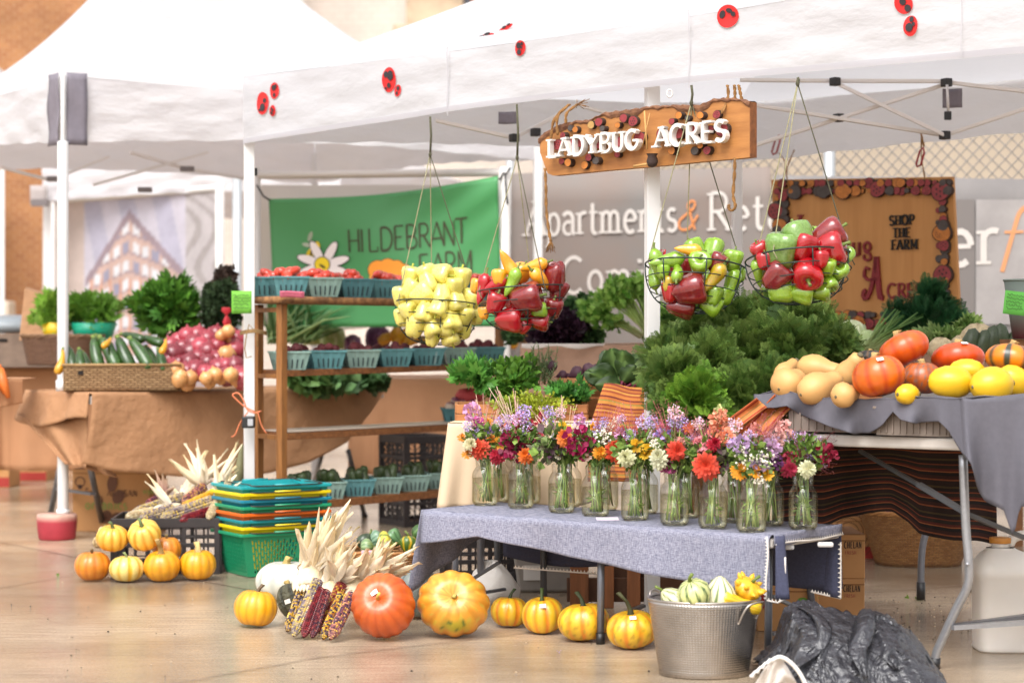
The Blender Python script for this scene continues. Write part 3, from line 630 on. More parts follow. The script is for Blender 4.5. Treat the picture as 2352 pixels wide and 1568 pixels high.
# second tent, left
P1, P2, P3 = (-2.26, 10.13), (.144, 11.2), (-3.68, 11.86); P4 = (P3[0]+2.404, P3[1]+1.07)
t2 = tent('market_tent', 'plain white canopy tent at left with grey corner patch and weighted leg', [P1, P2, P4, P3], 2.0, 2.34, (-1.87, 11.35, 3.59), canvas2, .8, .03, 1.9)
for side, w in ((Vector((.913, .406, 0)), .105), (Vector((-.634, .773, 0)), .12)):
    o_ = Vector((*P1, 0)); n_ = Vector((side.y, -side.x, 0)); n_ = n_ if n_.y < 0 else -n_
    ob('corner_patch', MB().grid(4, 10, lambda u, v: local(t2, o_+n_*.035+side*(w*u)+Vector((0, 0, 1.985+.365*v))+n_*.006*math.sin(9*v+3*u))), patch, t2, solid=.003)
pole(t2, P1[0], P1[1]-.05, 2.34, .028, .012, 2.0); ob('collar', MB().tube([local(t2, (P1[0], P1[1]-.05, .74)), local(t2, (P1[0], P1[1]-.05, .80))], .036, 12), polem, t2)
pole(t2, *P2, 2.3, .022); pole(t2, *P4, 2.2, .02)
for a, b in (((214, 425), (478, 350)), ((300, 350), (430, 388)), ((430, 388), (560, 410)), ((0, 384), (120, 415)), ((120, 412), (250, 360))):
    ob('truss_bar', MB().bar(local(t2, P(*a, 11.6)), local(t2, P(*b, 11.8)), .024, .016), steel, t2)
for px, py in ((430, 388), (333, 436), (124, 411)): ob('connector', MB().box(local(t2, P(px, py, 11.6)), (.08, .04, .03)), mat('connector_grey', '#6c6464', .5), t2, bevel=.004)
# third tent, further back
t3 = tent('market_tent', 'distant white canopy tent seen under the left tent against the brick wall', [(-3.49, 14.9), (-1.2, 14.0), (-.4, 16.6), (-2.9, 17.5)], 2.02, 2.3, (-2.2, 15.8, 3.2), canvas2, 1, .02)
pole(t3, -3.47, 14.95, 2.25, .03); ob('corner_patch', MB().grid(3, 3, lambda u, v: local(t3, P(69+40*u, 470-44*v, 14.8))), mat('patch_pale', '#a39996', .8), t3, solid=.003)
ob('connector', MB().box(local(t3, P(92, 466, 14.75)), (.12, .05, .05)), mat('connector_grey'), t3)
t4 = tent('market_tent', 'edge of a white canopy roof peeking above the left tent by the brick wall', [(-6.6, 16.5), (-4.1, 16.2), (-4.0, 18.5), (-6.5, 18.8)], 2.6, 2.9, (-4.65, 17.2, 3.56), canvas2)
pole(t4, -4.15, 16.3, 2.9, .02)
# red weight on the pole foot
w = thing('pole_weight', 'round red concrete weight with pale top holding the left tent leg', 'weight', (P1[0]-.03, P1[1]-.05, 0))
ob('block', MB().lathe([(0, 0), (.085, 0), (.092, .01), (.1, .09), (.1, .118), (.096, .128), (0, .128)], 30, colf=lambda th, v: np.tile(srgb('#a83340') if v < .62 else srgb('#c9a090'), (len(th), 1))), mat('red_weight', vcol=True, rough=.6, noise=(8, .25), bump=(30, .3)), w)
ob('socket', MB().tube([(.03, 0, .128), (.03, 0, .15)], .034, 12), polem, w)
# ================================================================ TABLES, CLOTHS
kraft = mat('kraft_cloth', '#a87c58', .85, noise=(3, .12), bump=(11, .9, .02)); kraft2 = mat('kraft_cloth_far', '#b0805c', .85, noise=(3, .1), bump=(6, .5, .02))
tubem = mat('grey_tube', '#6d6e74', .35, metal=.5, noise=(60, .1)); plast = mat('table_plastic', '#cbc3bb', .5, noise=(20, .08))
def V2(p): return Vector((p[0], p[1], 0))
# long brown covered table behind the left pole
FL, FR = Vector((-2.05, 9.75, .74)), Vector((-.69, 10.77, .74)); BL = FL+Vector((-.6, .8, 0))*.76; BR = FR+Vector((-.6, .8, 0))*.76
t = thing('folding_table', 'folding table with grey tube legs under the long brown cloth', 'table', V2(FL))
ob('top', MB().hexa([local(t, p+Vector((0, 0, -.05))) for p in (FL, FR, BR, BL)], [local(t, p+Vector((0, 0, -.012))) for p in (FL, FR, BR, BL)]), plast, t)
def legset(t, tops, foots, r=.013, cross=None, m=None):
    for a, b in zip(tops, foots):
        mid = a.lerp(b, .45); mid = mid+(a-mid)*0
        o = ob('leg', MB().tube([local(t, a), local(t, a.lerp(b, .3)), local(t, b)], r, 8), m or tubem, t)
        ob('foot', MB().tube([local(t, b), local(t, b.lerp(a, .05))], r*1.3, 8), blk, o)
legset(t, [P(205, 1062, 10.0), P(140, 1062, 10.7)], [G(238, 1216), G(112, 1199)], .016); ob('crossbar', MB().bar(local(t, P(134, 1122, 10.55)), local(t, P(214, 1134, 10.1)), .03, .012), tubem, t)
legset(t, [P(800, 1035, 10.9), P(740, 1040, 11.4)], [G(838, 1187), G(715, 1135)], .014)
kc = thing('tablecloth', 'brown cloth gathered at its left corner over the onion and zucchini table', 'tablecloth', V2(FL))
bot = [(201, 1062), (260, 1080), (400, 1093), (480, 1096), (600, 1086), (700, 1062), (790, 1015), (850, 945), (884, 893)]
def boty(px):
    for (a, b), (c, d) in zip(bot, bot[1:]):
        if px <= c: return b+(d-b)*(px-a)/(c-a)
    return bot[-1][1]
def front(u, v):
    p = FL.lerp(FR, u); px = HX+p.x/p.y*F; zt = .745; zb = H-(boty(px)-HY)/F*p.y; zb = min(zb, zt-.01)
    s = 1-v; n = Vector((.6, -.8, 0)); q = p+n*(.012+.035*s*math.sin(math.pi*u)+.006*math.sin(9*u*3+5*s)*s); q.z = zt+(zb-zt)*s
    g = math.exp(-u*9)*s**2; q = q+Vector((-.05, .02, 0))*g; return local(kc, q)
ob('front_drop', MB().grid(60, 22, front), kraft, kc, solid=.003)
ob('top_cloth', MB().grid(20, 8, lambda u, v: local(kc, (FL.lerp(FR, u)).lerp(BL.lerp(BR, u), v)+Vector((.006*(1-v), -.008*(1-v), .006-.004*(abs(v-.5)*2)**6)))), kraft, kc, solid=.003)
def endf(u, v):
    p = BL.lerp(FL, u); s = 1-v; z = .745-s*(.15+.03*math.sin(u*5)); q = p+Vector((-.8, -.6, 0))*(.01+.06*s*(1-.6*u)+.012*math.sin(u*17)*s); q.z = z; return local(kc, q)
ob('end_drop', MB().grid(30, 10, endf), kraft, kc, solid=.003)
gp0, gp1 = P(45, 950, 10.2), P(182, 1070, 9.85)
def gather(u, v):
    a = P(40+165*u, 948+16*math.sin(u*3), 10.25-.4*u); b = P(150+50*u, 1066+8*u, 9.95-.1*u); q = a.lerp(b, v**.8); return local(kc, q+Vector((0, .03*math.sin(u*11)*(1-v*.3), 0)))
ob('gathered_corner', MB().grid(24, 14, gather), kraft, kc, solid=.003)
ob('gathered_tail', MB().grid(20, 8, lambda u, v: local(kc, P(172+60*u+40*v*u, 1062+30*v*(u)+6*v, 9.9)+Vector((0, .02*math.sin(u*14), 0)))), kraft, kc, solid=.003)
# table behind
def block_cloth(name, label, pts, mm, folds=5, amp=.012, loc=None):
    """cloth over a table given as picture points: ((px,y_top,Y),...) along the front edge, bottom y list, depth"""
    top, bots, dep = pts; t = thing(name, label, 'tablecloth', V2(P(*top[0])))
    def ev(u, L):
        x = u*(len(L)-1); i = min(int(x), len(L)-2); f = x-i; return [lerp(a, b, f) for a, b in zip(L[i], L[i+1])]
    def fn(u, v):
        px, py, Y = ev(u, top); a = P(px, py, Y); b_, = ev(u, [(q,) for q in bots]); b = P(px, b_, Y); q = a.lerp(b, 1-v); s = 1-v
        return local(t, q+Vector((0, -amp*(.6+math.sin(u*folds*6.3)+.5*math.sin(u*folds*15))*s, 0)))
    ob('drop', MB().grid(60, 14, fn), mm, t, solid=.003)
    def tf(u, v): px, py, Y = ev(u, top); a = P(px, py, Y); return local(t, a+Vector((0, dep*v, .003)))
    ob('top_cloth', MB().grid(20, 6, tf), mm, t, solid=.003); return t
block_cloth('tablecloth', 'brown cloth on the table behind the slatted wooden shelf', ([(800, 868, 11.7), (960, 868, 11.7), (1120, 866, 11.7), (1300, 862, 11.7)], [1080, 1108, 1100, 1110], .75), kraft2, 4, .02)
block_cloth('tablecloth', 'brown cloth covering the table at the far left edge', ([(-90, 873, 9.9), (0, 871, 9.9), (52, 872, 10.0)], [938, 936, 925], .3), kraft2, 2, .008)
block_cloth('tablecloth', 'brown cloth on the low back table between the grey wicker basket and boxes', ([(-90, 842, 12.2), (30, 840, 12.2), (330, 842, 12.0)], [1075, 1080, 1082], .8), kraft2, 4, .02)
beige = mat('beige_cloth', '#a98670', .85, noise=(5, .2), bump=(8, .5, .02), col2=None); cream = mat('cream_cloth', '#cdb496', .85, noise=(4, .06), bump=(60, .15, .004))
bc = block_cloth('tablecloth', 'creased beige cloth with white edge below the dark curly kale', ([(1195, 792, 9.5), (1350, 792, 9.4), (1520, 790, 9.3), (1750, 780, 9.2), (2060, 780, 8.9), (2500, 785, 8.5)], [905, 905, 905, 900, 900, 900], .8), beige, 6, .02)
ob('white_liner', MB().grid(30, 3, lambda u, v: local(bc, P(1198+330*u, 789+(9+4*math.sin(u*20))*(1-v), 9.36)+Vector((0, .02*math.sin(u*13), 0)))), mat('liner_white', '#cfc7c2', .7), bc, solid=.002)
for (p0, dd) in (((1230, 905, 9.7), 0), ((1900, 900, 9.3), 0)):
    q = P(*p0); t = thing('display_stand', 'plain wooden stand holding up the beige cloth behind '+('the herbs' if p0[0] < 1500 else 'the squash'), 'stand', V2(q))
    top = H-(793-HY)/F*9.6-.02
    for x in (0, 1.0):
        for y in (0, .45): ob('leg', MB().box((x, y, top/2-.02), (.04, .04, top-.04)), mat('stand_wood', '#8a5c38', .7, noise=(8, .3)), t)
    ob('shelf_board', MB().box((.5, .22, top-.03), (1.1, .55, .02)), mat('stand_wood'), t)

# cream cloth table carrying the herbs
z0 = .72
t = thing('herb_table', 'table under the cream cloth that carries the herb boxes', 'table', V2(P(1040, 968, 7.65)))
a, b = P(1045, 970, 7.16), P(1700, 970, 7.16)
ob('top', MB().hexa([local(t, Vector((x, y, .66))) for x, y in ((-.17, 7.62), (.76, 7.62), (.76, 8.3), (-.1, 8.3))], [local(t, Vector((x, y, .69))) for x, y in ((-.17, 7.62), (.76, 7.62), (.76, 8.3), (-.1, 8.3))]), plast, t)
for x, y in ((-.12, 7.66), (.7, 7.66), (-.05, 8.24), (.7, 8.24)): ob('leg', MB().tube([local(t, (x, y, 0)), local(t, (x, y, .66))], .014, 8), tubem, t)
cc = thing('tablecloth', 'plain cream cloth hanging behind the flower jars', 'tablecloth', V2(P(1030, 970, 7.6)))
def cfn(u, v):
    px = 1030+330*u; s = 1-v; py = 970+5*math.sin(math.pi*u)*0; yb = 1165-70*max(0, u-.85); q = P(lerp(px, px-26*(1-u)+0, s), lerp(972, yb, s), 7.56-.04*s)
    return local(cc, q+Vector((0, -.02*math.sin(u*15+1)*s-.012*math.sin(u*37)*s, 0)))
ob('drop', MB().grid(50, 18, cfn), cream, cc, solid=.003)
def cend(u, v):
    s = 1-v; q = P(1030+20*u-26*s*(1-.2*u), lerp(970, 1160-60*u, s), 7.56+.5*u); return local(cc, q)
ob('side_drop', MB().grid(10, 10, cend), cream, cc, solid=.003)
ob('top_cloth', MB().grid(10, 6, lambda u, v: local(cc, Vector((-.235+1.0*u+.1*v, 7.56+.76*v, .697)))), cream, cc, solid=.003)

# white table on the right with the squash
A, B = Vector((.72, 6.70, .704)), Vector((1.372, 6.05, .714)); dirn = (B-A).normalized(); bk_ = Vector((-dirn.y, dirn.x, 0)).normalized(); dep = .62
t = thing('folding_table', 'white plastic folding table with bent silver legs carrying the winter squash', 'table', V2(B))
ob('top', MB().hexa([local(t, p) for p in (A+Vector((0, 0, -.038)), B+Vector((0, 0, -.038)), B+bk_*dep+Vector((0, 0, -.038)), A+bk_*dep+Vector((0, 0, -.038)))], [local(t, p) for p in (A, B, B+bk_*dep, A+bk_*dep)]), plast, t, bevel=.009)
silver = mat('silver_leg', '#a3a3a6', .32, metal=.6, noise=(80, .1))
leg1 = [(2212, 1045), (2218, 1200), (2225, 1295), (2222, 1345), (2195, 1400), (2163, 1470), (2150, 1500), (2146, 1535)]
Yl = [6.08, 6.08, 6.08, 6.09, 6.12, 6.15, 6.16, 6.164]
def smooth(p, n=4):
    p = [Vector(q) for q in p]; o = []
    for i in range(len(p)-1):
        a, b, c, d = p[max(i-1, 0)], p[i], p[i+1], p[min(i+2, len(p)-1)]
        for k in range(n): s = k/n; o.append(.5*((2*b)+(c-a)*s+(2*a-5*b+4*c-d)*s*s+(3*b-a-3*c+d)*s**3))
    return o+[p[-1]]
L1 = smooth([P(x, y, Y) for (x, y), Y in zip(leg1, Yl)]); o = ob('leg', MB().tube([local(t, p) for p in L1], .0135, 12), silver, t); ob('foot', MB().tube([local(t, L1[-1]), local(t, L1[-4])], .017, 12), blk, o)
leg2 = smooth([L1[i]+bk_*.55+dirn*.0 for i in (0, 8, 16, 20, 28)]); o = ob('leg', MB().tube([local(t, p) for p in leg2], .0135, 10), silver, t)
lg3 = smooth([P(2130, 1215, 6.95), P(2122, 1300, 6.95), G(2116, 1376)*.0+P(2114, 1440, 6.95)]); 
for (pts, foot) in (([(2132, 1170), (2120, 1240), (2116, 1295)], G(2116, 1372)),):
    q = smooth([P(x, y, 7.75) for x, y in ((2140, 1180), (2122, 1240), (2116, 1290))]+[Vector((P(2115, 1376, 7.75).x, 7.75, .005))]); o = ob('leg', MB().tube([local(t, p) for p in q], .0135, 10), tubem, t); ob('foot', MB().tube([local(t, q[-1]), local(t, q[-3])], .017, 10), blk, o)
ob('crossbar', MB().bar(local(t, P(2187, 1438, 6.13)), local(t, P(2187, 1438, 6.13)+bk_*.75+dirn*.1), .026, .014), tubem, t)
ob('crossbar', MB().bar(local(t, P(2187, 1440, 6.12)), local(t, P(2520, 1418, 6.3)), .024, .014), silver, t)
ob('brace', MB().bar(local(t, P(1975, 1035, 6.6)), local(t, P(2140, 1130, 6.35)), .016, .01).bar(local(t, P(2110, 1112, 6.3)), local(t, P(2216, 1175, 6.12)), .02, .014).bar(local(t, P(2222, 1180, 6.12)), local(t, P(2420, 1262, 6.3)), .024, .012), mat('brace_dark', '#4a4a4c', .5), t)
ob('bolt', MB().tube([local(t, P(2222, 1295, 6.05)), local(t, P(2222, 1295, 6.1))], .006, 8), silver, t)

# striped blanket under it
def stripes_mat(name, stops, scale, axis='Z', rough=.9, bump=True):
    m = mat(name, '#444444', rough); t_, N, L, b = nodes_of(m); at = N.new('ShaderNodeUVMap'); at = N.new('ShaderNodeAttribute'); at.attribute_name = 'Col'
    sp = N.new('ShaderNodeSeparateColor'); L.new(at.outputs['Color'], sp.inputs[0])
    mu = N.new('ShaderNodeMath'); mu.operation = 'MULTIPLY'; mu.inputs[1].default_value = scale; L.new(sp.outputs[0], mu.inputs[0])
    fr = N.new('ShaderNodeMath'); fr.operation = 'FRACT'; L.new(mu.outputs[0], fr.inputs[0])
    r = N.new('ShaderNodeValToRGB'); r.color_ramp.interpolation = 'CONSTANT'; e = r.color_ramp.elements
    while len(e) < len(stops): e.new(.5)
    for q, (p, c) in zip(e, stops): q.position = p; q.color = (*srgb(c), 1)
    L.new(fr.outputs[0], r.inputs[0])
    n = N.new('ShaderNodeTexNoise'); n.inputs['Scale'].default_value = 120; x = N.new('ShaderNodeMix'); x.data_type = 'RGBA'; x.blend_type = 'MULTIPLY'; x.inputs['Factor'].default_value = .35
    tc = N.new('ShaderNodeTexCoord'); L.new(tc.outputs['Object'], n.inputs['Vector']); L.new(r.outputs[0], x.inputs['A']); L.new(n.outputs['Fac'], x.inputs['B']); L.new(x.outputs['Result'], b.inputs['Base Color'])
    bp = N.new('ShaderNodeBump'); bp.inputs['Strength'].default_value = .4; bp.inputs['Distance'].default_value = .003; L.new(r.outputs[0], bp.inputs['Height']); L.new(bp.outputs[0], b.inputs['Normal']); return m
blm = stripes_mat('blanket_stripes', [(0, '#2c1a14'), (.12, '#8a4a2c'), (.17, '#3a1c14'), (.3, '#1c1210'), (.42, '#9c5a34'), (.46, '#5a241a'), (.55, '#2c2018'), (.68, '#7a3a22'), (.72, '#241612'), (.85, '#4a3a20'), (.92, '#2a1a14')], 3.6)
bl = thing('striped_blanket', 'dark brown and rust striped blanket hanging under the white table', 'blanket', V2(P(2000, 1100, 6.7)))
bb = [(1785, 1212), (1884, 1206), (1935, 1188), (1988, 1178), (2046, 1178), (2080, 1196), (2110, 1221), (2180, 1240), (2286, 1250)]
def bby(px):
    for (a, b), (c, d) in zip(bb, bb[1:]):
        if px <= c: return b+(d-b)*(px-a)/(c-a)
    return bb[-1][1]
def blf(u, v):
    px = 1770+516*u; s = 1-v; q = P(px+4*s, lerp(1010, bby(px), s), 6.95-.3*u); return local(bl, q+Vector((0, -.03*math.sin(u*16)*s-.02*math.sin(u*31+1)*s, .008*math.sin(u*16)*s)))
ob('fabric', MB().grid(70, 24, blf, colf=lambda u, v: (v, v, v)), blm, bl, solid=.004)

# grey cloth under the squash
grey = mat('grey_cloth', '#59575f', .85, noise=(50, .08), bump=(90, .25, .002))
g = thing('grey_cloth', 'slate grey cloth draped over the squash trays with hanging points', 'cloth', V2(P(2000, 920, 6.2)))
gt = [(1748, 905), (1800, 898), (1880, 912), (1960, 918), (2030, 912), (2070, 918), (2130, 912), (2150, 908), (2230, 916), (2300, 908), (2352, 902), (2480, 900)]
gb = [(1716, 935), (1775, 935), (1800, 930), (1835, 950), (1900, 978), (1960, 996), (1995, 994), (2020, 974), (2045, 944), (2060, 962), (2100, 972), (2150, 966), (2175, 990), (2200, 1040), (2215, 1060), (2235, 1110), (2262, 1150), (2300, 1170), (2322, 1230), (2332, 1160), (2352, 1155), (2480, 1130)]
def pl(L, x):
    if x <= L[0][0]: return L[0][1]
    for (a, b), (c, d) in zip(L, L[1:]):
        if x <= c: return b+(d-b)*(x-a)/(c-a)
    return L[-1][1]
def gY(px): return lerp(6.60, 6.03, (px-1750)/460) if px < 2210 else 6.0
def gfn(u, v):
    px = 1730+750*u; s = 1-v; q = P(px, lerp(pl(gt, px), pl(gb, px), s), gY(px)-.03)
    fold = .022*math.sin(px/23)+.014*math.sin(px/11+1); k = s*(.4+s)
    return local(g, q+Vector((0, -.02-fold*k-.02*s, 0)))
ob('front_drape', MB().grid(150, 20, gfn), grey, g, solid=.003)
ob('top_sheet', MB().grid(50, 6, lambda u, v: local(g, P(1748+732*u, pl(gt, 1748+732*u), gY(1748+732*u)-.05)+Vector((.0, .62*v, -.05*min(1, v*3)+.006*math.sin(u*30))))), grey, g, solid=.003)
# trays
tm = mat('tray_taupe', '#82746a', .5, noise=(20, .1))
def tray(px0, px1, Y, dpth, label):
    a, b = P(px0, 1003, Y), P(px1, 1003, Y); rz = math.atan2(dirn.y, dirn.x)*.8; t = thing('produce_tray', label, 'tray', ((a.x+b.x)/2+.12, Y+dpth/2, .716), rz); w = (b.x-a.x)/2*1.2; h = .085; mb = MB()
    for x, y, dx, dy in ((0, -dpth/2, w*2, .006), (0, dpth/2, w*2, .006), (-w, 0, .006, dpth), (w, 0, .006, dpth)): mb.box((x, y, h/2), (dx, dy, h))
    mb.box((0, 0, .004), (2*w, dpth, .006)); ob('shell', mb, tm, t); mb = MB()
    for i in range(11): mb.box((-w+w*2*(i+.5)/11, -dpth/2-.005, h*.45), (.006, .006, h*.75))
    ob('ribs', mb, tm, t, bevel=.001); ob('lip', MB().box((0, -dpth/2-.006, h), (w*2+.02, .016, .008)), tm, t, bevel=.002); return t
tray(1835, 2020, 6.36, .46, 'taupe ribbed tray under the butternut squash, partly under grey cloth'); tray(2040, 2190, 6.12, .46, 'taupe ribbed tray under the yellow spaghetti squash and table corner')

# low table with blue cloth and its legs
TFL, TFR = Vector((-.29, 7.08, .4)), Vector((.805, 6.2, .4)); td = (TFR-TFL).normalized(); tb = Vector((-td.y, td.x, 0)); TW = .42
t = thing('low_folding_table', 'low folding table with grey steel legs under the flower jars', 'table', V2(TFR))
c4 = [TFL, TFR, TFR+tb*TW, TFL+tb*TW]
ob('top', MB().hexa([local(t, p+Vector((0, 0, -.035))) for p in c4], [local(t, p+Vector((0, 0, -.004))) for p in c4]), plast, t, bevel=.006)
def lowleg(px, pf, py, m=tubem):
    f = G(pf, py); a = P(px, 1240, f.y); a.z = .36; o = ob('leg', MB().tube([local(t, a), local(t, a.lerp(f, .5)), local(t, f)], .0125, 10), m, t); ob('foot', MB().tube([local(t, f), local(t, f.lerp(a, .1))], .0155, 10), blk, o)
lowleg(1381, 1379, 1478); lowleg(1766, 1764, 1524); lowleg(1045, 1047, 1395); lowleg(1845, 1872, 1450); lowleg(1248, 1249, 1418, mat('brace_dark')); lowleg(1141, 1143, 1375, mat('brace_dark'))
ob('brace', MB().bar(local(t, P(1392, 1424, 6.72)), local(t, P(1478, 1390, 6.95)), .018, .01).bar(local(t, P(1060, 1345, 7.4)), local(t, P(1148, 1290, 7.3)), .018, .01).bar(local(t, P(1774, 1368, 6.4)), local(t, P(1850, 1405, 6.6)), .016, .01), mat('brace_grey', '#7d7e83', .4, metal=.4), t)
for a_, b_ in (((1772, 1455, 6.3), (1862, 1440, 6.6)), ((1388, 1452, 6.75), (1478, 1440, 6.95)), ((1052, 1370, 7.3), (1160, 1352, 7.4))): ob('crossbar', MB().bar(local(t, P(*a_)), local(t, P(*b_)), .018, .01), tubem, t)
for px_, w_ in ((1806, .05), (1896, .05)): ob('edge_clip', MB().box(local(t, P(px_, 1256 if px_ < 1850 else 1250, 6.3)), (w_, .02, .016)), mat('clip_white', '#cdc9c6', .5), t, bevel=.006)
def linen():
    m = mat('blue_linen', '#6e6f8c', .9); t_, N, L, b = nodes_of(m); tc = N.new('ShaderNodeTexCoord'); outs = []
    for st in ((420, 420, 50), (60, 60, 620)):
        mp = N.new('ShaderNodeMapping'); mp.inputs['Scale'].default_value = st; L.new(tc.outputs['Object'], mp.inputs[0]); n = N.new('ShaderNodeTexNoise'); n.inputs['Scale'].default_value = 1; n.inputs['Detail'].default_value = 2; L.new(mp.outputs[0], n.inputs['Vector']); outs.append(n.outputs['Fac'])
    ad = N.new('ShaderNodeMath'); L.new(outs[0], ad.inputs[0]); L.new(outs[1], ad.inputs[1]); r = N.new('ShaderNodeValToRGB'); e = r.color_ramp.elements
    e[0].position = .36; e[0].color = (*srgb('#5c5e72'), 1); e[1].position = .66; e[1].color = (*srgb('#9c9ba8'), 1); hf = N.new('ShaderNodeMath'); hf.operation = 'MULTIPLY'; hf.inputs[1].default_value = .5; L.new(ad.outputs[0], hf.inputs[0]); L.new(hf.outputs[0], r.inputs[0]); L.new(r.outputs[0], b.inputs['Base Color'])
    bp = N.new('ShaderNodeBump'); bp.inputs['Strength'].default_value = .35; bp.inputs['Distance'].default_value = .002; L.new(hf.outputs[0], bp.inputs['Height']); L.new(bp.outputs[0], b.inputs['Normal']); return m
lin = linen(); white_trim = mat('trim_white', '#d8d0c8', .8)
lc = thing('blue_tablecloth', 'blue grey linen cloth with white scalloped edging on the low flower table', 'tablecloth', V2(TFR))
tfl2 = TFL-td*.02; 
def cloth_prof(s):   # distance across the cloth from the front hem up and over to the back hem -> (offset back, z)
    r = .02; 
    if s < 0: return (-.012+.012*s*0, .405+s)
    return (s, .405)
fb = [(958, 1312), (1010, 1285), (1100, 1262), (1200, 1285), (1400, 1322), (1550, 1345), (1700, 1362), (1770, 1366)]
def lfront(u, v):     # front drop
    p = tfl2.lerp(TFR, u); px = HX+p.x/p.y*F; s = 1-v; hb = [(985, .125), (1020, .115), (1110, .085), (1200, .105), (1300, .125), (1500, .16), (1700, .185), (1770, .185)]; h = pl(hb, px)
    rr = .018; a = min(s*h/rr, math.pi/2); 
    q = p-tb*(rr*math.sin(a)-rr*.0)+Vector((0, 0, 0)); z = .407-rr*(1-math.cos(a))-max(0, s*h-rr*math.pi/2)
    q = q-tb*(.006*math.sin(u*30)*s+.010*s*math.sin(u*11)+.01*s); q.z = z; return local(lc, q)
ob('front_drop', MB().grid(80, 16, lfront), lin, lc, solid=.003)
ob('top_cloth', MB().grid(60, 20, lambda u, v: local(lc, tfl2.lerp(TFR, u)+tb*(TW*v)+Vector((0, 0, .007+.0015*math.sin(u*40+v*9))))), lin, lc, solid=.002)
def lback(u, v):
    p = tfl2.lerp(TFR, u)+tb*(TW+.008+.01*(1-v)); p.z = .407-(1-v)*(.20+.02*math.sin(u*9)); return local(lc, p)
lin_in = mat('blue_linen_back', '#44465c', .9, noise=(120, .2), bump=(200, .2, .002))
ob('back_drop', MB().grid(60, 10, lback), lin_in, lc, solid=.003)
def lend(u, v):    # left end falling to a low point
    s = 1-v; p = (TFL-td*.02).lerp(TFL+tb*TW-td*.02, u); h = lerp(.30, .12, u); q = p-td*(.02+.05*s)-tb*(.02*s*(1-u)); q.z = .407-h*s; return local(lc, q+td*(.012*math.sin(u*14)*s))
ob('side_drop', MB().grid(20, 14, lend), lin, lc, solid=.003)
ob('end_lip', MB().grid(20, 3, lambda u, v: local(lc, TFR+tb*(TW*u)+td*(.008+.003*math.sin(u*12)*(1-v))+Vector((0, 0, .012-.036*(1-v)-.006*math.sin(u*9)*(1-v))))), lin, lc, solid=.003)
# front-right fold hanging below the corner, back-right flap
def lfold(u, v):
    s = 1-v; q = TFR+td*(.012+.014*math.sin(math.pi*u))+tb*(.05*u); q.z = .405-.195*s; return local(lc, q+td*(.02*s*math.sin(math.pi*u)))
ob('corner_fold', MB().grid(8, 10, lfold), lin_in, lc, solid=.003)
def flap(u, v):
    p = P(lerp(1862, 1931, u), 1240, 6.62-.08*u); s = 1-v; zt_ = .405; zb_ = H-(lerp(1358, 1374, u)-HY)/F*p.y; q = Vector((p.x, p.y+.012*math.sin(u*7), lerp(zt_, zb_, s))); return local(lc, q)
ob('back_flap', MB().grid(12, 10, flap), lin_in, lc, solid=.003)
def trim(pts, w=.004, tooth=.011, inward=Vector((0, 0, -1)), step=.013):
    mb = MB(); mb.tube([local(lc, p) for p in pts], w*.75, 6)
    L = 0; 
    for a, b in zip(pts, pts[1:]):
        n = max(1, round((b-a).length/step))
        for i in range(n):
            c = a.lerp(b, (i+.5)/n); d = (b-a).normalized()*.0045; nn = Vector((0, -.003, 0))
            mb.add([tuple(local(lc, c-d+nn)), tuple(local(lc, c+d+nn)), tuple(local(lc, c+inward*tooth+nn))], np.array([(0, 1, 2)]), smooth=False)
    ob('scalloped_trim', mb, white_trim, lc)
e0, e1 = TFR+td*.013+Vector((0, 0, -.022)), TFR+td*.013+tb*TW+Vector((0, 0, -.024))
trim([e0+(e1-e0)*i/6+Vector((0, 0, .003*math.sin(i*1.3))) for i in range(7)], inward=Vector((0, 0, 1)))
trim([TFR-tb*.03+Vector((0, 0, .005-.195*i/6+0))+td*.004*math.sin(i) for i in range(7)], inward=-td); trim([TFR+td*.035+tb*.02+Vector((0, 0, -.06-.13*i/5)) for i in range(6)], inward=-td)
trim([P(1931, 1244+130*i/6, 6.53) for i in range(7)], inward=Vector((-1, 0, 0))); trim([P(1862+69*i/5, 1358+16*i/5, 6.56) for i in range(6)], inward=Vector((0, 0, 1)))
trim([TFR+Vector((0, 0, -.192))-tb*.03, TFR+td*.02+Vector((0, 0, -.2)), TFR+td*.036+tb*.02+Vector((0, 0, -.188))], inward=Vector((0, 0, 1)))
trim([P(1180+190*i/8, 1303+14*i/8, 7.05) for i in range(9)], inward=Vector((0, 0, 1)))
tag(ob('price_card', MB().box((0, 0, 0), (.075, .03, .0015)), mat('paper_lilac', '#c2b6c2', .8), loc=TZ(1395, 1191, .412), rot=(.25, 0, .1)), 'small lilac paper card lying on the blue cloth edge', 'card')
# ================================================================ WOODEN SHELF
def wood(name, a, b, sc=6, st=(1, 1, 12), rough=.55):
    m = mat(name, a, rough, noise=(sc, .9), col2=b, stretch=st, bump=(sc*3, .25, .004)); return m
wsh = wood('shelf_wood', '#a06a34', '#6a4220', 5, (14, 14, 1.2)); wbd = wood('board_wood', '#8d5a30', '#5a3418', 5, (1.2, 14, 14)); bark = mat('bark', '#5a3a26', .9, noise=(30, .9), col2='#b08050', bump=(40, .9, .01))
SFL, SFR, SBL, SBR = Vector((-1.035, 9.0, 0)), Vector((.067, 10.35, 0)), Vector((-1.166, 9.2, 0)), Vector((-.066, 10.5, 0))
sh = thing('slatted_shelf', 'tall brown wooden shelf unit with live edge top board tied to the tent pole', 'shelf', SFL)
sd_ = (SFR-SFL).normalized(); sb_ = Vector((-sd_.y, sd_.x, 0))
az = math.atan2(sd_.y, sd_.x)
for p, h in ((SFL, 1.165), (SFR, 1.165), (SBL, 1.165), (SBR, 1.165)):
    ob('leg', MB().box(local(sh, p+Vector((0, 0, h/2))), (.036, .036, h), az), wsh, sh, bevel=.002)
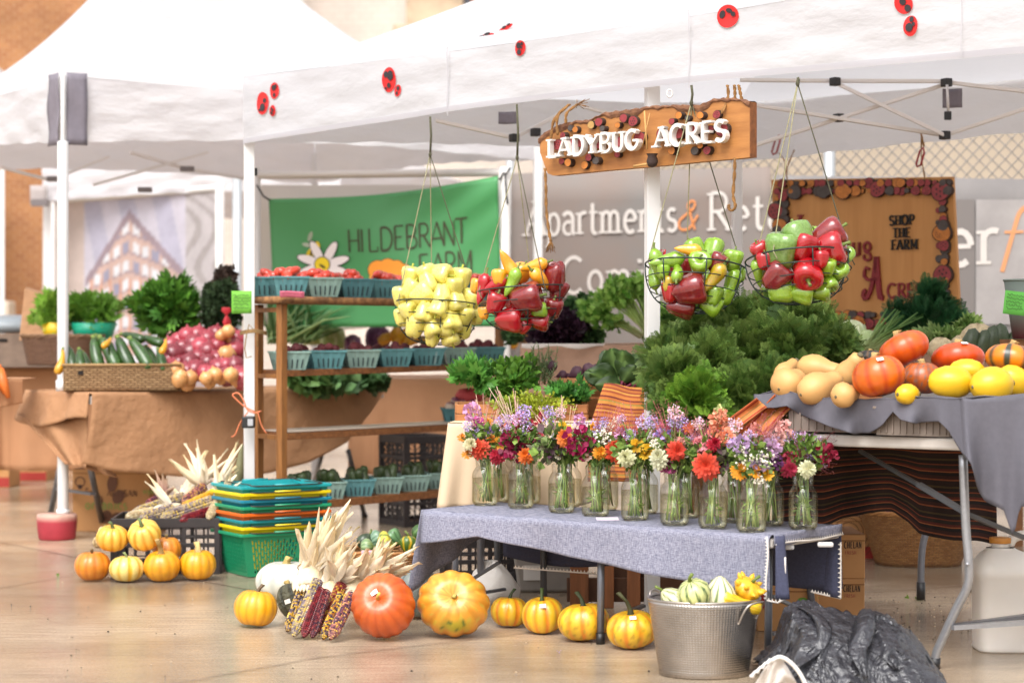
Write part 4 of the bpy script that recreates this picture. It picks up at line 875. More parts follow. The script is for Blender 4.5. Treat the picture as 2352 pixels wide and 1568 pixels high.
def board(name, zl, zr, th, over=.0, mm=None, w0=0, w1=0, white=False):
    a, b, c, d = SFL-sd_*over-sb_*w0, SFR+sd_*over-sb_*w0, SBR+sd_*over+sb_*w1, SBL-sd_*over+sb_*w1; zs = (zl, zr, zr, zl)
    return ob(name, MB().hexa([local(sh, p+Vector((0, 0, z-th))) for p, z in zip((a, b, c, d), zs)], [local(sh, p+Vector((0, 0, z))) for p, z in zip((a, b, c, d), zs)]), mm or wbd, sh, bevel=.002)
board('shelf_board', .868, .885, .028, -.018, w0=.02, w1=.02); board('shelf_board', .585, .585, .03, -.018, w0=.02, w1=.02); board('shelf_board', .268, .268, .035, -.018, w0=.02, w1=.02)
ob('pale_top', MB().hexa([local(sh, p+Vector((0, 0, .588))) for p in (SFL+sd_*.02-sb_*.015, SFR-sd_*.02-sb_*.015, SBR-sd_*.02, SBL+sd_*.02)], [local(sh, p+Vector((0, 0, .592))) for p in (SFL+sd_*.02-sb_*.015, SFR-sd_*.02-sb_*.015, SBR-sd_*.02, SBL+sd_*.02)]), mat('paint_worn', '#b7a798', .5, noise=(14, .2)), sh)
def topb(u, v):
    e = .012*math.sin(u*23)+.008*math.sin(u*51+1); p = (SFL-sd_*.06-sb_*(.05+e)).lerp(SFR+sd_*.06-sb_*(.05+e), u); q = (SBL-sd_*.06+sb_*.04).lerp(SBR+sd_*.06+sb_*.04, u); return local(sh, p.lerp(q, v)+Vector((0, 0, 1.185)))
ob('live_edge_board', MB().grid(60, 3, topb), bark, sh, solid=.03)
for p, q in ((SFL, SBL), (SFR, SBR)):
    for z in (.84, .565, .25, 1.14): ob('rail', MB().bar(local(sh, p+Vector((0, 0, z))), local(sh, q+Vector((0, 0, z))), .03, .02), wsh, sh)
# ---------------------------------------------------------------- pint boxes
aqua = [mat('aqua_pulp', '#5c8f93', .8, noise=(30, .15)), mat('pale_pulp', '#87a39a', .8, noise=(30, .15)), mat('teal_pulp', '#4b7a80', .8, noise=(30, .15))]
slotm = mat('slot_dark', '#26343a', .9)
def pint(mi):
    def mk():
        t = thing('pint_box', 'x', 'box'); w0, w1, h = .062, .082, .085; mb = MB()
        for s in range(4):
            a = s*math.pi/2; M = np.array(Matrix.Rotation(a, 3, 'Z'))
            for i in range(8):
                x0, x1 = -1+i/4, -1+(i+1)/4; dp = .003 if i % 2 else 0
                V = np.array([(x0*w0, -w0+dp, 0), (x1*w0, -w0+dp, 0), (x1*w1, -w1+dp, h), (x0*w1, -w1+dp, h)])@M.T; mb.add(V, np.array([(0, 1, 2, 3)]), smooth=False)
        mb.box((0, 0, .002), (w0*1.9, w0*1.9, .003))
        for s in range(4):
            M = np.array(Matrix.Rotation(s*math.pi/2, 3, 'Z'))
            for i in range(5):
                x = -.66+i*.33; z0_, z1_ = .008, .05; k0, k1 = w0+(w1-w0)*z0_/h, w0+(w1-w0)*z1_/h; e = .004
                V = np.array([(x*k0-.0028, -k0-e, z0_), (x*k0+.0028, -k0-e, z0_), (x*k1+.0028, -k1-e, z1_), (x*k1-.0028, -k1-e, z1_)])@M.T; mb.add(V, np.array([(0, 1, 2, 3)]), smooth=False, mi=1)
        ob('shell', mb, [aqua[mi], slotm], t); mb = MB()
        for s in range(4):
            M = Matrix.Rotation(s*math.pi/2, 3, 'Z'); mb.box(M@Vector((0, -w1, h)), (w1*2+.006, .005, .008), s*math.pi/2)
        ob('rim', mb, aqua[mi], t); return t
    return mk
def potato_mesh(seed, ax, amp):
    r = np.random.default_rng(seed); ph = r.random(6)*6
    return MB().lathe([(max(.001, math.sin(math.pi*i/9)), -math.cos(math.pi*i/9)) for i in range(10)], 12, mod=lambda th, v: (1+amp*np.sin(2*th+ph[0]+3*v)+amp*.6*np.sin(3*th+ph[1]-2*v), amp*.5*np.sin(th+ph[2])), sx=ax[0], sy=ax[1])
class Veg:     # one shape, copied under its own label
    def __init__(s, name, cat, builders): s.name, s.cat, s.b, s.k = name, cat, builders, {}
    def put(s, loc, size, label, group=None, rot=None, i=None):
        i = random.randrange(len(s.b)) if i is None else i
        if i not in s.k:
            o = s.b[i](); o['category'] = s.cat; s.k[i] = o
        else: 
            o = dup(s.k[i], (0, 0, 0))
            if 'group' in o.keys() and not group: del o['group']
        o.location = loc; o.rotation_euler = rot if rot is not None else (random.uniform(-.5, .5), random.uniform(-.5, .5), random.uniform(0, 6))
        o.scale = size if hasattr(size, '__len__') else (size,)*3; o['label'] = label
        if group: o['group'] = group
        return o
def single(name, mbf, m): return lambda: ob(name, mbf(), m)
tomm = mat('tomato_red', '#d1402a', .25, noise=(9, .15), rnd=.2, coat=.4); potm = mat('potato_red', '#6d2f33', .75, noise=(40, .3), bump=(60, .4, .004), rnd=.35)
cukm = mat('cucumber_green', '#1f2b16', .4, noise=(18, .7), col2='#4c5f30', bump=(60, .3, .003), rnd=.4)
Tom = Veg('plum_tomato', 'tomato', [single('plum_tomato', lambda: potato_mesh(1, (1, 1), .03), tomm), single('plum_tomato', lambda: potato_mesh(2, (1, 1), .06), tomm)])
Pot = Veg('red_potato', 'potato', [single('red_potato', lambda: potato_mesh(3, (1, .9), .06), potm), single('red_potato', lambda: potato_mesh(5, (1.1, .9), .08), potm)])
Cuk = Veg('cucumber', 'cucumber', [single('cucumber', lambda: MB().lathe([(.001, -1), (.2, -.93), (.29, -.7), (.31, 0), (.29, .7), (.2, .93), (.001, 1)], 12), cukm)])
ORD = ['first', 'second', 'third', 'fourth', 'fifth', 'sixth', 'seventh', 'eighth', 'ninth', 'tenth', 'eleventh', 'twelfth', 'thirteenth', 'fourteenth', 'fifteenth', 'sixteenth', 'seventeenth', 'eighteenth', 'nineteenth', 'twentieth']
def box_at(u, z, back, mi, rz, label): return place(('pint', mi), pint(mi), (SFL-sb_*0).lerp(SFR, u)+sb_*back+Vector((0, 0, z)), (0, 0, rz), 1.0, label)
for i in range(8):
    u = .045+.125*i; c = (1, 0)[i % 3 != 1] if i != 2 else 2
    for row, bkk in ((0, .045), (1, .185)):
        if row and i in (3, 6, 7): continue
        lab = f'pulp box of plum tomatoes, {ORD[i]} from the left, {"front" if row == 0 else "rear"} row of the top shelf'
        q = place(('pint', c), pint(c), SFL.lerp(SFR, u)+sb_*bkk+Vector((0, 0, 1.202)), (0, 0, .35), 1.0, lab)
        for k in range(11 if row == 0 else 7):
            a = random.uniform(0, 6); r = .045*math.sqrt(random.random()); p = q.location+Vector((r*math.cos(a), r*math.sin(a), .084+.026*(k/9))); big = random.random() < .35
            Tom.put(p, (.022, .022, .044 if big else .029), f'red plum tomato in the {ORD[i]} box from the left, {"front" if row == 0 else "rear"} row, top shelf', f'plum tomatoes of {"front" if row == 0 else "rear"} box {ORD[i]}', (random.uniform(1, 1.7), 0, random.uniform(0, 6)))
for i in range(7):
    u = .055+.133*i; c = (1, 0, 1, 0, 0, 1, 0)[i]
    for row, bkk in ((0, .05), (1, .19)):
        if row and i in (0, 5): continue
        lab = f'pulp box of small red potatoes, {ORD[i]} from the left, {"front" if row == 0 else "rear"} row of the middle shelf'
        z = lerp(.868, .885, u)
        q = place(('pint', c), pint(c), SFL.lerp(SFR, u)+sb_*bkk+Vector((0, 0, z)), (0, 0, .30), (1.0, 1.0, .95), lab)
        for k in range(10 if row == 0 else 6):
            a = random.uniform(0, 6); r = .048*math.sqrt(random.random()); p = q.location+Vector((r*math.cos(a), r*math.sin(a), .07+.03*(k/9)))
            Pot.put(p, random.uniform(.019, .026), f'small red potato in the {ORD[i]} box from the left, {"front" if row == 0 else "rear"} row, middle shelf', f'red potatoes of {"front" if row == 0 else "rear"} box {ORD[i]}')
for i in range(8):
    u = .10+.112*i; c = (1, 1, 0, 1, 1, 1, 1, 2)[i]
    q = place(('pint', c), pint(c), SFL.lerp(SFR, u)+sb_*.07+Vector((0, 0, .268)), (0, 0, .25), (.92, .92, .9), f'grey green pulp box of cucumbers, {ORD[i]} from the left on the lowest shelf')
    for k in range(8):
        a = k*.8+random.random()*.4; p = q.location+Vector((.036*math.cos(a), .036*math.sin(a), .078+random.uniform(0, .02)))
        Cuk.put(p, (.07, .07, .046), f'dark green cucumber standing in the {ORD[i]} box from the left, lowest shelf', f'cucumbers of box {ORD[i]}', (random.uniform(-.35, .35), random.uniform(-.5, .5), random.uniform(0, 6)))
q = place(('pint', 2), pint(2), P(1058, 977, 10.1), (0, 0, .1), (1.15, 1.15, 1.0), 'dark teal pulp box of purple turnips at the right end of the pale shelf')
tur = mat('turnip', vcol=True, rough=.4, noise=(20, .15))
Tur = Veg('turnip', 'turnip', [single('turnip', lambda: MB().lathe([(.001, -1.3), (.1, -1.1), (.75, -.6), (1, 0), (.85, .6), (.3, .85), (.12, 1.0)], 16, colf=lambda th, v: np.tile(srgb('#7d4058') if v > .5 else srgb('#cdb9a4'), (16, 1))), tur)])
for k, (x, y, s) in enumerate(((1035, 935, .03), (1060, 932, .032), (1086, 930, .03), (1046, 922, .026), (1074, 922, .028))): Tur.put(P(x, y, 10.08+.02*k), s, 'purple topped turnip in the teal box on the pale shelf', 'turnips in the teal box')
tag(ob('cloth_bundle', MB().lathe([(.001, 0), (.06, .005), (.07, .03), (.05, .06), (.001, .07)], 14, mod=lambda th, v: (1+.2*np.sin(3*th), .01*np.sin(5*th))), mat('cloth_red', '#b04040', .8), loc=P(1078, 925, 10.2)), 'red cloth bundle behind the turnips on the pale shelf', 'cloth')
def card(name, px, py, Y, w, h, col, label, rz=0, lines=4, tilt=0, ink='#2a3a20', rot=None):
    t = thing(name, label, 'card', P(px, py, Y), 0, rot=rot or (tilt, 0, rz)); W_, H_ = w/F*Y, h/F*Y
    ob('sheet', MB().grid(6, 4, lambda u, v: ((u-.5)*W_, .004*math.sin(u*5), (v-.5)*H_)), mat('paper_'+col, col, .8), t, solid=.001); mb = MB(); rr = random.Random(px)
    for i in range(lines):
        zz = H_*(.32-.7*i/lines); x = -W_*.42; pts = []
        while x < W_*rr.uniform(.25, .42): pts.append((x, zz+rr.uniform(-.3, .3)*H_/lines)); x += W_*.035
        pts.append((x, zz)); ribbon(mb, pts, H_*.022, (0, -.006, 0), (1, 0, 0), (0, 0, 1), 0, srgb(ink))
    ob('handwriting', mb, mat('ink', vcol=True, rough=.8), t); return t
card('price_card', 555, 694, 8.93, 46, 52, '#6cae3c', 'bright green handwritten card taped to the tent pole beside the tomatoes', .05, 5)
card('price_card', 1053, 836, 10.0, 32, 27, '#5b96bd', 'small blue handwritten card on the middle shelf edge', .1, 4, ink='#1c3050')
card('price_card', 671, 676, 8.9, 56, 16, '#cf6a83', 'pink paper card lying on the top shelf edge', .1, 1, .5)
# twine, ribbon, clamp on the pole
tw = mat('twine', '#8d7048', .9, noise=(80, .3)); orc = mat('ribbon_orange', '#d4774e', .6)
t = thing('twine_tie', 'knotted brown twine lashing the shelf to the tent pole', 'twine', P(575, 763, 8.98)); mb = MB()
for k in range(3): mb.tube([local(t, P(552+60*i/8, 762+k*3-5*math.sin(i*.4), 8.98-.05*math.sin(math.pi*i/8))) for i in range(9)], .0035, 6)
mb.tube([local(t, P(x, y, 8.94)) for x, y in ((585, 760), (572, 745), (566, 770), (562, 800), (566, 822), (578, 818))], .003, 6)
mb.tube([local(t, P(x, y, 8.94)) for x, y in ((585, 760), (590, 775), (592, 796))], .003, 6); ob('cord', mb, tw, t)
t = thing('orange_ribbon', 'orange ribbon tied in a bow around the tent pole above the clamp', 'ribbon', P(570, 940, 8.96))
ob('loops', MB().tube([local(t, p) for p in smooth([P(x, y, 8.94) for x, y in ((585, 945), (560, 932), (538, 912), (535, 905), (548, 903), (560, 920), (568, 940), (585, 948), (600, 943))])], .0035, 6).tube([local(t, p) for p in smooth([P(x, y, 8.94) for x, y in ((570, 945), (552, 970), (540, 998), (531, 1002))])], .003, 6).tube([local(t, p) for p in smooth([P(x, y, 8.94) for x, y in ((592, 945), (600, 975), (612, 995))])], .003, 6), orc, t)
t = thing('pole_clamp', 'black plastic height clamp on the left tent pole', 'clamp', P(571, 969, 8.95))
ob('block', MB().box((0, 0, 0), (.055, .06, .052)), blk, t, bevel=.005); ob('button', MB().box((.012, -.032, 0), (.024, .006, .03)), mat('button_grey', '#a9a9ad', .4), t, bevel=.001)
# ================================================================ CRATES AND BASKETS
crb = mat('crate_black', '#2c2626', .5, noise=(12, .3))
def crate(loc, rz, w, d, h, label, pat='grid', m=crb, group=None):
    t = thing('plastic_crate', label, 'crate', loc, rz, group); mb = MB()
    for s, (L, D_) in enumerate(((w, d), (d, w), (w, d), (d, w))):
        M = np.array(Matrix.Rotation(s*math.pi/2, 3, 'Z')); y = -D_/2
        def bx(c, dd): mb.box(M@np.array(c), dd if s % 2 == 0 else (dd[1], dd[0], dd[2]))
        bx((0, y, h-.02), (L, .012, .04)); bx((0, y, .015), (L, .012, .03)); bx((0, y, h*.52), (L, .010, .018))
        for x in (-L/2+.012, L/2-.012): bx((x, y, h/2), (.024, .014, h-.001))
        n = max(4, int(L/.05))
        for i in range(1, n): bx((-L/2+L*i/n, y, h/2), (.008 if i % 3 else .018, .008, h*.9))
        if pat == 'grid':
            for k in range(1, 6): bx((0, y, h*k/6), (L*.97, .006, .005))
        else:
            for k in range(-3, 12):
                a = np.array((-L/2+k*L/11-.03, y, .03)); b = a+np.array((.09, 0, h*.42)); 
                if abs(a[0]) < L/2-.02 and abs(b[0]) < L/2-.02:
                    for zo in (0, h*.47): mb.bar(Vector(M@(a+(0, 0, zo))), Vector(M@(b+(0, 0, zo))), .006, .005); a2 = a+np.array((.09, 0, zo)); b2 = a+np.array((0, 0, zo+h*.42)); mb.bar(Vector(M@a2), Vector(M@b2), .006, .005)
    mb.box((0, 0, .008), (w*.98, d*.98, .01)); ob('shell', mb, m, t, bevel=.0015); return t
crate((P(949, 1100, 10.7).x, 10.9, .0), .5, .27, .33, .24, 'black milk crate on the ground behind the lowest shelf', 'lattice')
crate((P(949, 1100, 10.7).x, 10.9, .245), .5, .27, .33, .24, 'black milk crate stacked on the other behind the shelf', 'lattice')
CR = Vector((P(392, 1300, 8.78).x, 8.78, 0)); crate(CR, .06, .46, .36, .24, 'black slotted crate filled with coloured corn behind the small pumpkins')
# wicker helpers
def wicker(name, a, b, sc=1, strands=40):
    m = mat(name, a, .6, noise=(60, .3)); t_, N, L, bs = nodes_of(m); tc = N.new('ShaderNodeTexCoord'); br = N.new('ShaderNodeTexBrick'); br.offset = .5
    br.inputs['Scale'].default_value = 1; br.inputs['Brick Width'].default_value = .024*sc; br.inputs['Row Height'].default_value = .008*sc; br.inputs['Mortar Size'].default_value = .0028*sc; br.inputs['Mortar Smooth'].default_value = 1
    br.inputs['Color1'].default_value = (*srgb(a), 1); br.inputs['Color2'].default_value = (*srgb(b), 1); br.inputs['Mortar'].default_value = (*srgb('#6e4e30'), 1)
    cb = N.new('ShaderNodeAttribute'); cb.attribute_name = 'Col'; L.new(cb.outputs['Color'], br.inputs['Vector']); L.new(br.outputs['Color'], bs.inputs['Base Color'])
    bp = N.new('ShaderNodeBump'); bp.inputs['Strength'].default_value = .9; bp.inputs['Distance'].default_value = .006*sc; bp.invert = True; L.new(br.outputs['Fac'], bp.inputs['Height']); L.new(bp.outputs[0], bs.inputs['Normal']); return m
wk = wicker('wicker_tan', '#b07c44', '#8f5c2c'); wk2 = wicker('wicker_brown', '#6f4c3a', '#5a3b2c', 1.2); wk3 = wicker('seagrass', '#a5845a', '#8b6a42', 1.5)
def wbasket(loc, rz, rx, ry, h, flare, label, m, superq=2.0, name='wicker_basket'):
    t = thing(name, label, 'basket', loc, rz); n = 64; V, C, f = [], [], []; rows = 12
    for j in range(rows+1):
        v = j/rows; s = lerp(flare, 1, v)
        for i in range(n+1):
            a = 2*math.pi*i/n; c, d = math.cos(a), math.sin(a); e = 2/superq
            x = rx*s*abs(c)**e*(1 if c > 0 else -1); y = ry*s*abs(d)**e*(1 if d > 0 else -1); b = 1+.012*math.sin(i*math.pi/2+j*math.pi)
            V.append((x*b, y*b, h*v)); C.append((i/n*(rx+ry)*3.1, h*v, 0))
    f = np.array([(j*(n+1)+i, j*(n+1)+i+1, (j+1)*(n+1)+i+1, (j+1)*(n+1)+i) for j in range(rows) for i in range(n)])
    mb = MB().add(V, f, np.array(C)); ob('weave', mb, m, t, solid=.008)
    rim = [Vector(V[rows*(n+1)+i]) for i in range(n)]; mb = MB()
    for k in range(3): mb.tube([p*(1.01)+Vector((0, 0, .006*math.sin(i*.9+k*2.1))) +p.normalized()*.006*math.cos(i*.9+k*2.1) for i, p in enumerate(rim)], .006, 6, closed=True)
    ob('rim', mb, mat('rim_'+m.name, '#a87542' if m is wk else '#7a5a3e', .6, noise=(60, .3)), t); ob('base', MB().lathe([(0, 0), (flare, 0), (flare, .01), (0, .011)], 40, sx=rx, sy=ry), m, t); return t
# seagrass tray of zucchini
zb_ = thing('seagrass_tray', 'long pale woven seagrass tray full of zucchini at the left', 'basket', Vector((P(276, 895, 9.95).x, 10.05, .752)), .12)
def sgw(): 
    mb = MB(); w, d, h = .56, .3, .125
    for (a, b) in (((-w/2, -d/2), (w/2, -d/2)), ((w/2, -d/2), (w/2, d/2)), ((w/2, d/2), (-w/2, d/2)), ((-w/2, d/2), (-w/2, -d/2))):
        L = math.dist(a, b); mb.grid(24, 8, lambda u, v: (lerp(a[0], b[0], u), lerp(a[1], b[1], u), h*v), colf=lambda u, v: (u*L, v*h, 0))
    mb.box((0, 0, .003), (w, d, .004)); return mb
ob('weave', sgw(), wk3, zb_, solid=.01)
ob('handle_hole', MB().box((-.2, -.157, .088), (.026, .005, .02)), mat('hole_dark', '#1c1512', .9), zb_); mb = MB()
for a, b in (((-.285, -.155, .127), (.285, -.155, .127)), ((.285, -.155, .127), (.285, .155, .127)), ((-.285, .155, .127), (.285, .155, .127)), ((-.285, -.155, .127), (-.285, .155, .127))): mb.tube([a, b], .008, 6)
ob('rim', mb, mat('seagrass_rim', '#9a7a50', .7, noise=(40, .3)), zb_)
zm = mat('zucchini_dark', '#1f2b18', .3, noise=(9, .9), col2='#3f6a22', coat=.3, rnd=.3); ym = mat('squash_yellow', '#d99a1c', .35, noise=(6, .2), coat=.3, rnd=.15)
stg = mat('stem_green', '#6a7a35', .6, noise=(30, .3))
def elong(name, m, prof, stem=True, bend=0):
    def mk():
        if not stem: 
            mb = MB(); k = len(prof); mb.tube([(bend*(z**2), 0, z) for r, z in prof], [max(r, .002) for r, z in prof], 14); return ob(name, mb, m)
        t = thing(name, 'x', 'vegetable'); mb = MB(); mb.tube([(bend*(z**2), 0, z) for r, z in prof], [max(r, .002) for r, z in prof], 14); ob('body', mb, m, t)
        z1 = prof[-1][1]; ob('stem', MB().tube([(bend*z1**2, 0, z1-.04), (bend*z1**2+.01, 0, z1+.1), (bend*z1**2+.03, 0, z1+.22)], [.13, .09, .11], 6), stg, t); return t
    return mk
ZP = [(.02, -1), (.17, -.93), (.24, -.7), (.25, -.2), (.22, .3), (.18, .7), (.13, .92)]
Zuk = Veg('zucchini', 'zucchini', [elong('zucchini', zm, ZP, True, .06), elong('zucchini', zm, ZP, True, -.05)]); Yel = Veg('yellow_squash', 'squash', [elong('yellow_squash', ym, [(.02, -1), (.26, -.9), (.34, -.6), (.28, -.1), (.18, .4), (.13, .8), (.1, .95)], True, .2)])
zz = [(214, 779, 227, 845, 1), (236, 779, 272, 845, 2), (271, 779, 300, 845, 3), (305, 782, 347, 845, 4), (181, 805, 188, 850, 5), (367, 805, 377, 850, 6), (222, 772, 250, 800, 7), (286, 768, 330, 780, 8), (330, 775, 372, 790, 9), (160, 800, 170, 850, 10), (250, 790, 262, 850, 11), (340, 800, 360, 850, 12), (190, 812, 205, 850, 13)]
for x1, y1, x2, y2, i in zz:
    Yz = 9.93 if i < 7 else 10.05; a, b = P(x2, y2, Yz), P(x1, y1, Yz+.08); c = (a+b)/2; L = (b-a).length/2*1.0
    Zuk.put(c, (L*1.5, L*1.4, L*1.1) if L > .06 else (.11, .11, .085), f'dark green zucchini leaning in the seagrass tray, {"slim" if i in (5, 6, 10, 13) else "thick"}, {ORD[(i-1)]} of thirteen', 'zucchini in the seagrass tray', fit(a, b), i=i % 2)
for k, (x1, y1, x2, y2) in enumerate(((134, 862, 150, 800), (240, 795, 256, 778), (372, 812, 385, 778))):
    a, b = P(x1, y1, 9.9), P(x2, y2, 9.97); L = (b-a).length/2; Yel.put((a+b)/2, max(L*.9, .05), ['bright yellow squash leaning over the left end of the seagrass tray', 'small yellow squash behind the dark zucchini', 'yellow squash with dark green neck beside the red onions'][k], None, fit(a, b))
# onions
om = mat('onion_red', '#7c1428', .28, noise=(8, .6), col2='#b8545c', stretch=(1, 1, .2), coat=.3, rnd=.45); oy = mat('onion_yellow', '#c98442', .35, noise=(7, .5), col2='#e6c391', stretch=(1, 1, .2), coat=.3, rnd=.2)
def onion(m): return single('onion', lambda: MB().lathe([(.05, -1.02), (.3, -.9), (.75, -.6), (1, 0), (.88, .5), (.55, .8), (.2, .95), (.08, 1.06), (.06, 1.2)], 18, mod=lambda th, v: (1+.03*np.sin(3*th+v*4), 0)), m)
On = Veg('onion', 'onion', [onion(om), onion(oy)])
op = [(392, 795), (412, 783), (431, 775), (446, 790), (420, 800), (399, 815), (455, 772), (476, 783), (497, 770), (462, 800), (440, 812), (414, 838), (436, 836), (450, 851), (478, 808), (500, 797), (520, 792), (478, 836), (500, 826), (455, 826), (525, 820), (542, 806), (545, 782), (520, 842), (503, 848), (540, 842), (470, 858), (430, 858), (547, 862), (388, 830), (485, 862), (523, 865), (408, 862), (560, 872), (395, 850)]
for i, (x, y) in enumerate(op):
    dz = (y-770)/120; On.put(P(x, y, 10.35-.42*dz+random.uniform(-.03, .03)), random.uniform(.05, .064), 'shiny red onion in the heap behind the tent pole', 'red onions heaped on the brown table', i=0)
for x, y, s in ((440, 842, .05), (405, 850, .045), (520, 815, .05), (470, 800, .045), (545, 800, .048)): On.put(P(x, y, 9.99+.1*(x % 3)+(840-y)/400), s, 'pale papery onion showing among the red onions', 'pale onions among the red ones', i=1)
for i, (x, y, s) in enumerate(((412, 876, .042), (437, 872, .040), (430, 884, .045), (474, 873, .036), (494, 866, .042), (507, 874, .034), (530, 865, .04), (482, 882, .034), (545, 877, .038), (524, 765, .036), (508, 775, .032), (530, 783, .036), (415, 868, .036))):
    On.put(P(x, y-4, 9.88+.04*(i % 3)+(.3 if y < 800 else 0)), s, 'papery yellow onion '+('at the top' if y < 800 else 'at the front')+' of the onion heap', 'yellow onions '+('on top' if y < 800 else 'in front')+' of the heap', i=1)
tag(ob('onion_net', MB().lathe([(.02, 0), (.028, .03), (.012, .06), (.006, .075), (.03, .10), (.024, .125)], 12, mod=lambda th, v: (1+.3*np.sin(3*th+v*3), 0)), mat('net_red', '#c0313a', .6, transl=.3), loc=P(520, 748, 10.2), scale=.75), 'red mesh onion net knotted above the onion heap', 'net bag')
tag(ob('paper_bag', MB().hexa([(-.1, -.05, 0), (.1, -.05, 0), (.1, .05, 0), (-.1, .05, 0)], [(-.07, -.04, .3), (.13, -.04, .24), (.12, .04, .26), (-.08, .05, .31)]), mat('paper_kraft', '#b58a66', .8, noise=(9, .15), bump=(14, .8, .02)), loc=P(88, 782, 11.6), bevel=.004), 'crumpled brown paper bag behind the grey wicker basket', 'bag')
wbasket(P(145, 838, 11.2), 0, .22, .15, .16, .85, 'dark grey brown wicker basket behind the zucchini tray', wk2, 3)
tag(ob('storage_tub', MB().lathe([(.2, 0), (.24, .02), (.25, .05), (.2, .09), (.1, .11), (.001, .115)], 30, sx=1.2), mat('tub_grey', '#9ba3a8', .35), loc=P(30, 765, 12.4)), 'pale grey domed tub lid at the far left', 'tub')
t = thing('wooden_box', 'weathered grey wooden box under the grey tub at the far left', 'box', P(20, 842, 12.1)); ob('sides', MB().box((0, 0, .1), (.7, .3, .2)), mat('wood_weathered', '#7d6a5c', .8, noise=(10, .3)), t); ob('handle_hole', MB().box((0, -.152, .16), (.06, .006, .02)), mat('hole_dark'), t)
tag(ob('carrot_bunch', MB().tube([(0, 0, 0), (.02, -.02, -.06), (.05, -.03, -.14)], [.02, .026, .01], 8).tube([(-.04, 0, 0), (-.03, -.02, -.06), (-.01, -.03, -.14)], [.02, .026, .01], 8).tube([(-.02, .02, .02), (0, 0, -.05), (.03, -.02, -.12)], [.02, .026, .01], 8), mat('carrot_orange', '#cf6a24', .5, noise=(20, .2)), loc=P(0, 848, 9.9)), 'bright orange carrots at the far left picture edge', 'carrots')
pot_g, pot_y = mat('pot_green', '#1d9a78', .4), mat('pot_yellow', '#dcb41a', .4)
# ================================================================ LEAFY PRODUCE
leafm = mat('leaf', vcol=True, rough=.5, transl=.25, spec=.35)
def leafy(name, label, cat, px, py, Y, r, n, T, size, ca, cb, **k):
    loc = P(px, py, Y); mb = MB(); g = k.pop('group', None); bush(mb, (0, 0, 0), r, n, T, size, ca, cb, **k); o = ob(name, mb, leafm, loc=loc); return tag(o, label, cat, g)
for px, w, m_, lab in ((128, .08, pot_y, 'lime green leafy herb in a yellow pot at the far left'), (215, .13, pot_g, 'wide green leafy herb in a green pot behind the zucchini')):
    t = thing('potted_herb', lab, 'plant', P(px, 778, 11.3)); ob('pot', MB().lathe([(.001, 0), (w*.8, 0), (w, .09), (w*.95, .09), (w*.8, .085)], 20), m_, t)
    ob('leaves', bush(MB(), (0, 0, .15), (w*1.35, w, .085), 420, LOBED, .055, '#5f8a2c', '#8fae4a' if w < .1 else '#6c9440', dark=.5), leafm, t)
leafy('parsley_bunch', 'large dark green leafy parsley bunch above the red onions', 'herbs', 388, 712, 10.7, (.155, .12, .135), 900, LOBED, .07, '#2f5a1a', '#5c8a30', dark=.6)
leafy('kale_bunch', 'dark purple green curly kale bunch behind the left tent pole', 'kale', 510, 712, 10.6, (.09, .1, .13), 1200, CURL, .03, '#28351f', '#3f5236', dark=.6)
leafy('kale_bunch', 'brown purple curly kale tip rising highest behind the onions', 'kale', 518, 655, 10.7, (.055, .06, .085), 700, CURL, .026, '#3a2c26', '#54453c', dark=.6)
# leeks
mb = MB()
for i in range(230):
    a = P(random.uniform(615, 720), random.uniform(752, 790), 11.6+random.uniform(-.2, .2)); an = random.uniform(-.3, 1.15)**1; L = random.uniform(.25, .42); d = Vector((math.sin(an), random.uniform(-.3, .3), math.cos(an)*.75+.02)); b = a+d*L*.6; c = a+d*L+Vector((.02, 0, -.05*L*3*abs(math.sin(an))))
    g_ = np.array(srgb(random.choice(['#5d8a4c', '#7ba266', '#466f3c', '#a3bd80', '#8fb07c']))); mb.tube([Vector(p)-P(650, 780, 11.6) for p in (a, b, c)], [.019, .015, .004], 6, np.array([g_*1.3, g_, g_]), flat=.4)
tag(ob('leek_leaves', mb, leafm, loc=P(650, 780, 11.6)), 'fan of long green leek leaves seen through the shelf', 'leeks')
cabm = mat('cabbage_leaf', vcol=True, rough=.5, noise=(12, .2))
def cabbage(px, py, Y, r, ca, cb, label):
    t = thing('cabbage', label, 'cabbage', P(px, py, Y)); a, b = np.array(srgb(ca)), np.array(srgb(cb))
    ob('head', MB().lathe([(max(.01, math.sin(math.pi*i/12)), -math.cos(math.pi*i/12)) for i in range(13)], 40, mod=lambda th, v: (r*(1+.03*np.sin(5*th+6*v)+.015*np.abs(np.sin(9*th))), 0), colf=lambda th, v: a+(b-a)*(np.abs(np.sin(9*th+3*v))**8)[:, None]).lathe([(0, 0), (0, 0)], 3), cabm, t, rot=(0, 0, 0)); o = t.children[0]
    for v in o.data.vertices: v.co.z *= r
    mb = MB()
    for k in range(5):
        q = k*1.256; mb.grid(8, 8, lambda u, v: (r*(1.03+.25*max(0, v-.75)*2)*math.sin(math.pi*(.25+v*.5))*math.cos(q+(u-.5)*1.5*math.sin(math.pi*(.15+.8*v))), r*(1.03+.25*max(0, v-.75)*2)*math.sin(math.pi*(.25+v*.5))*math.sin(q+(u-.5)*1.5*math.sin(math.pi*(.15+.8*v))), -r*math.cos(math.pi*(.1+v*.62))+.004*math.sin(u*30)), colf=lambda u, v: tuple(a+(b-a)*(abs(u-.5) < .06)))
    ob('outer_leaves', mb, cabm, t, solid=.002); return t
cabbage(765, 775, 11.9, .075, '#a9bd78', '#d8dfb4', 'pale green cabbage between the leeks and the purple cabbage'); cabbage(715, 770, 12.0, .06, '#b9c985', '#dfe6bd', 'small pale green cabbage behind the leek leaves')
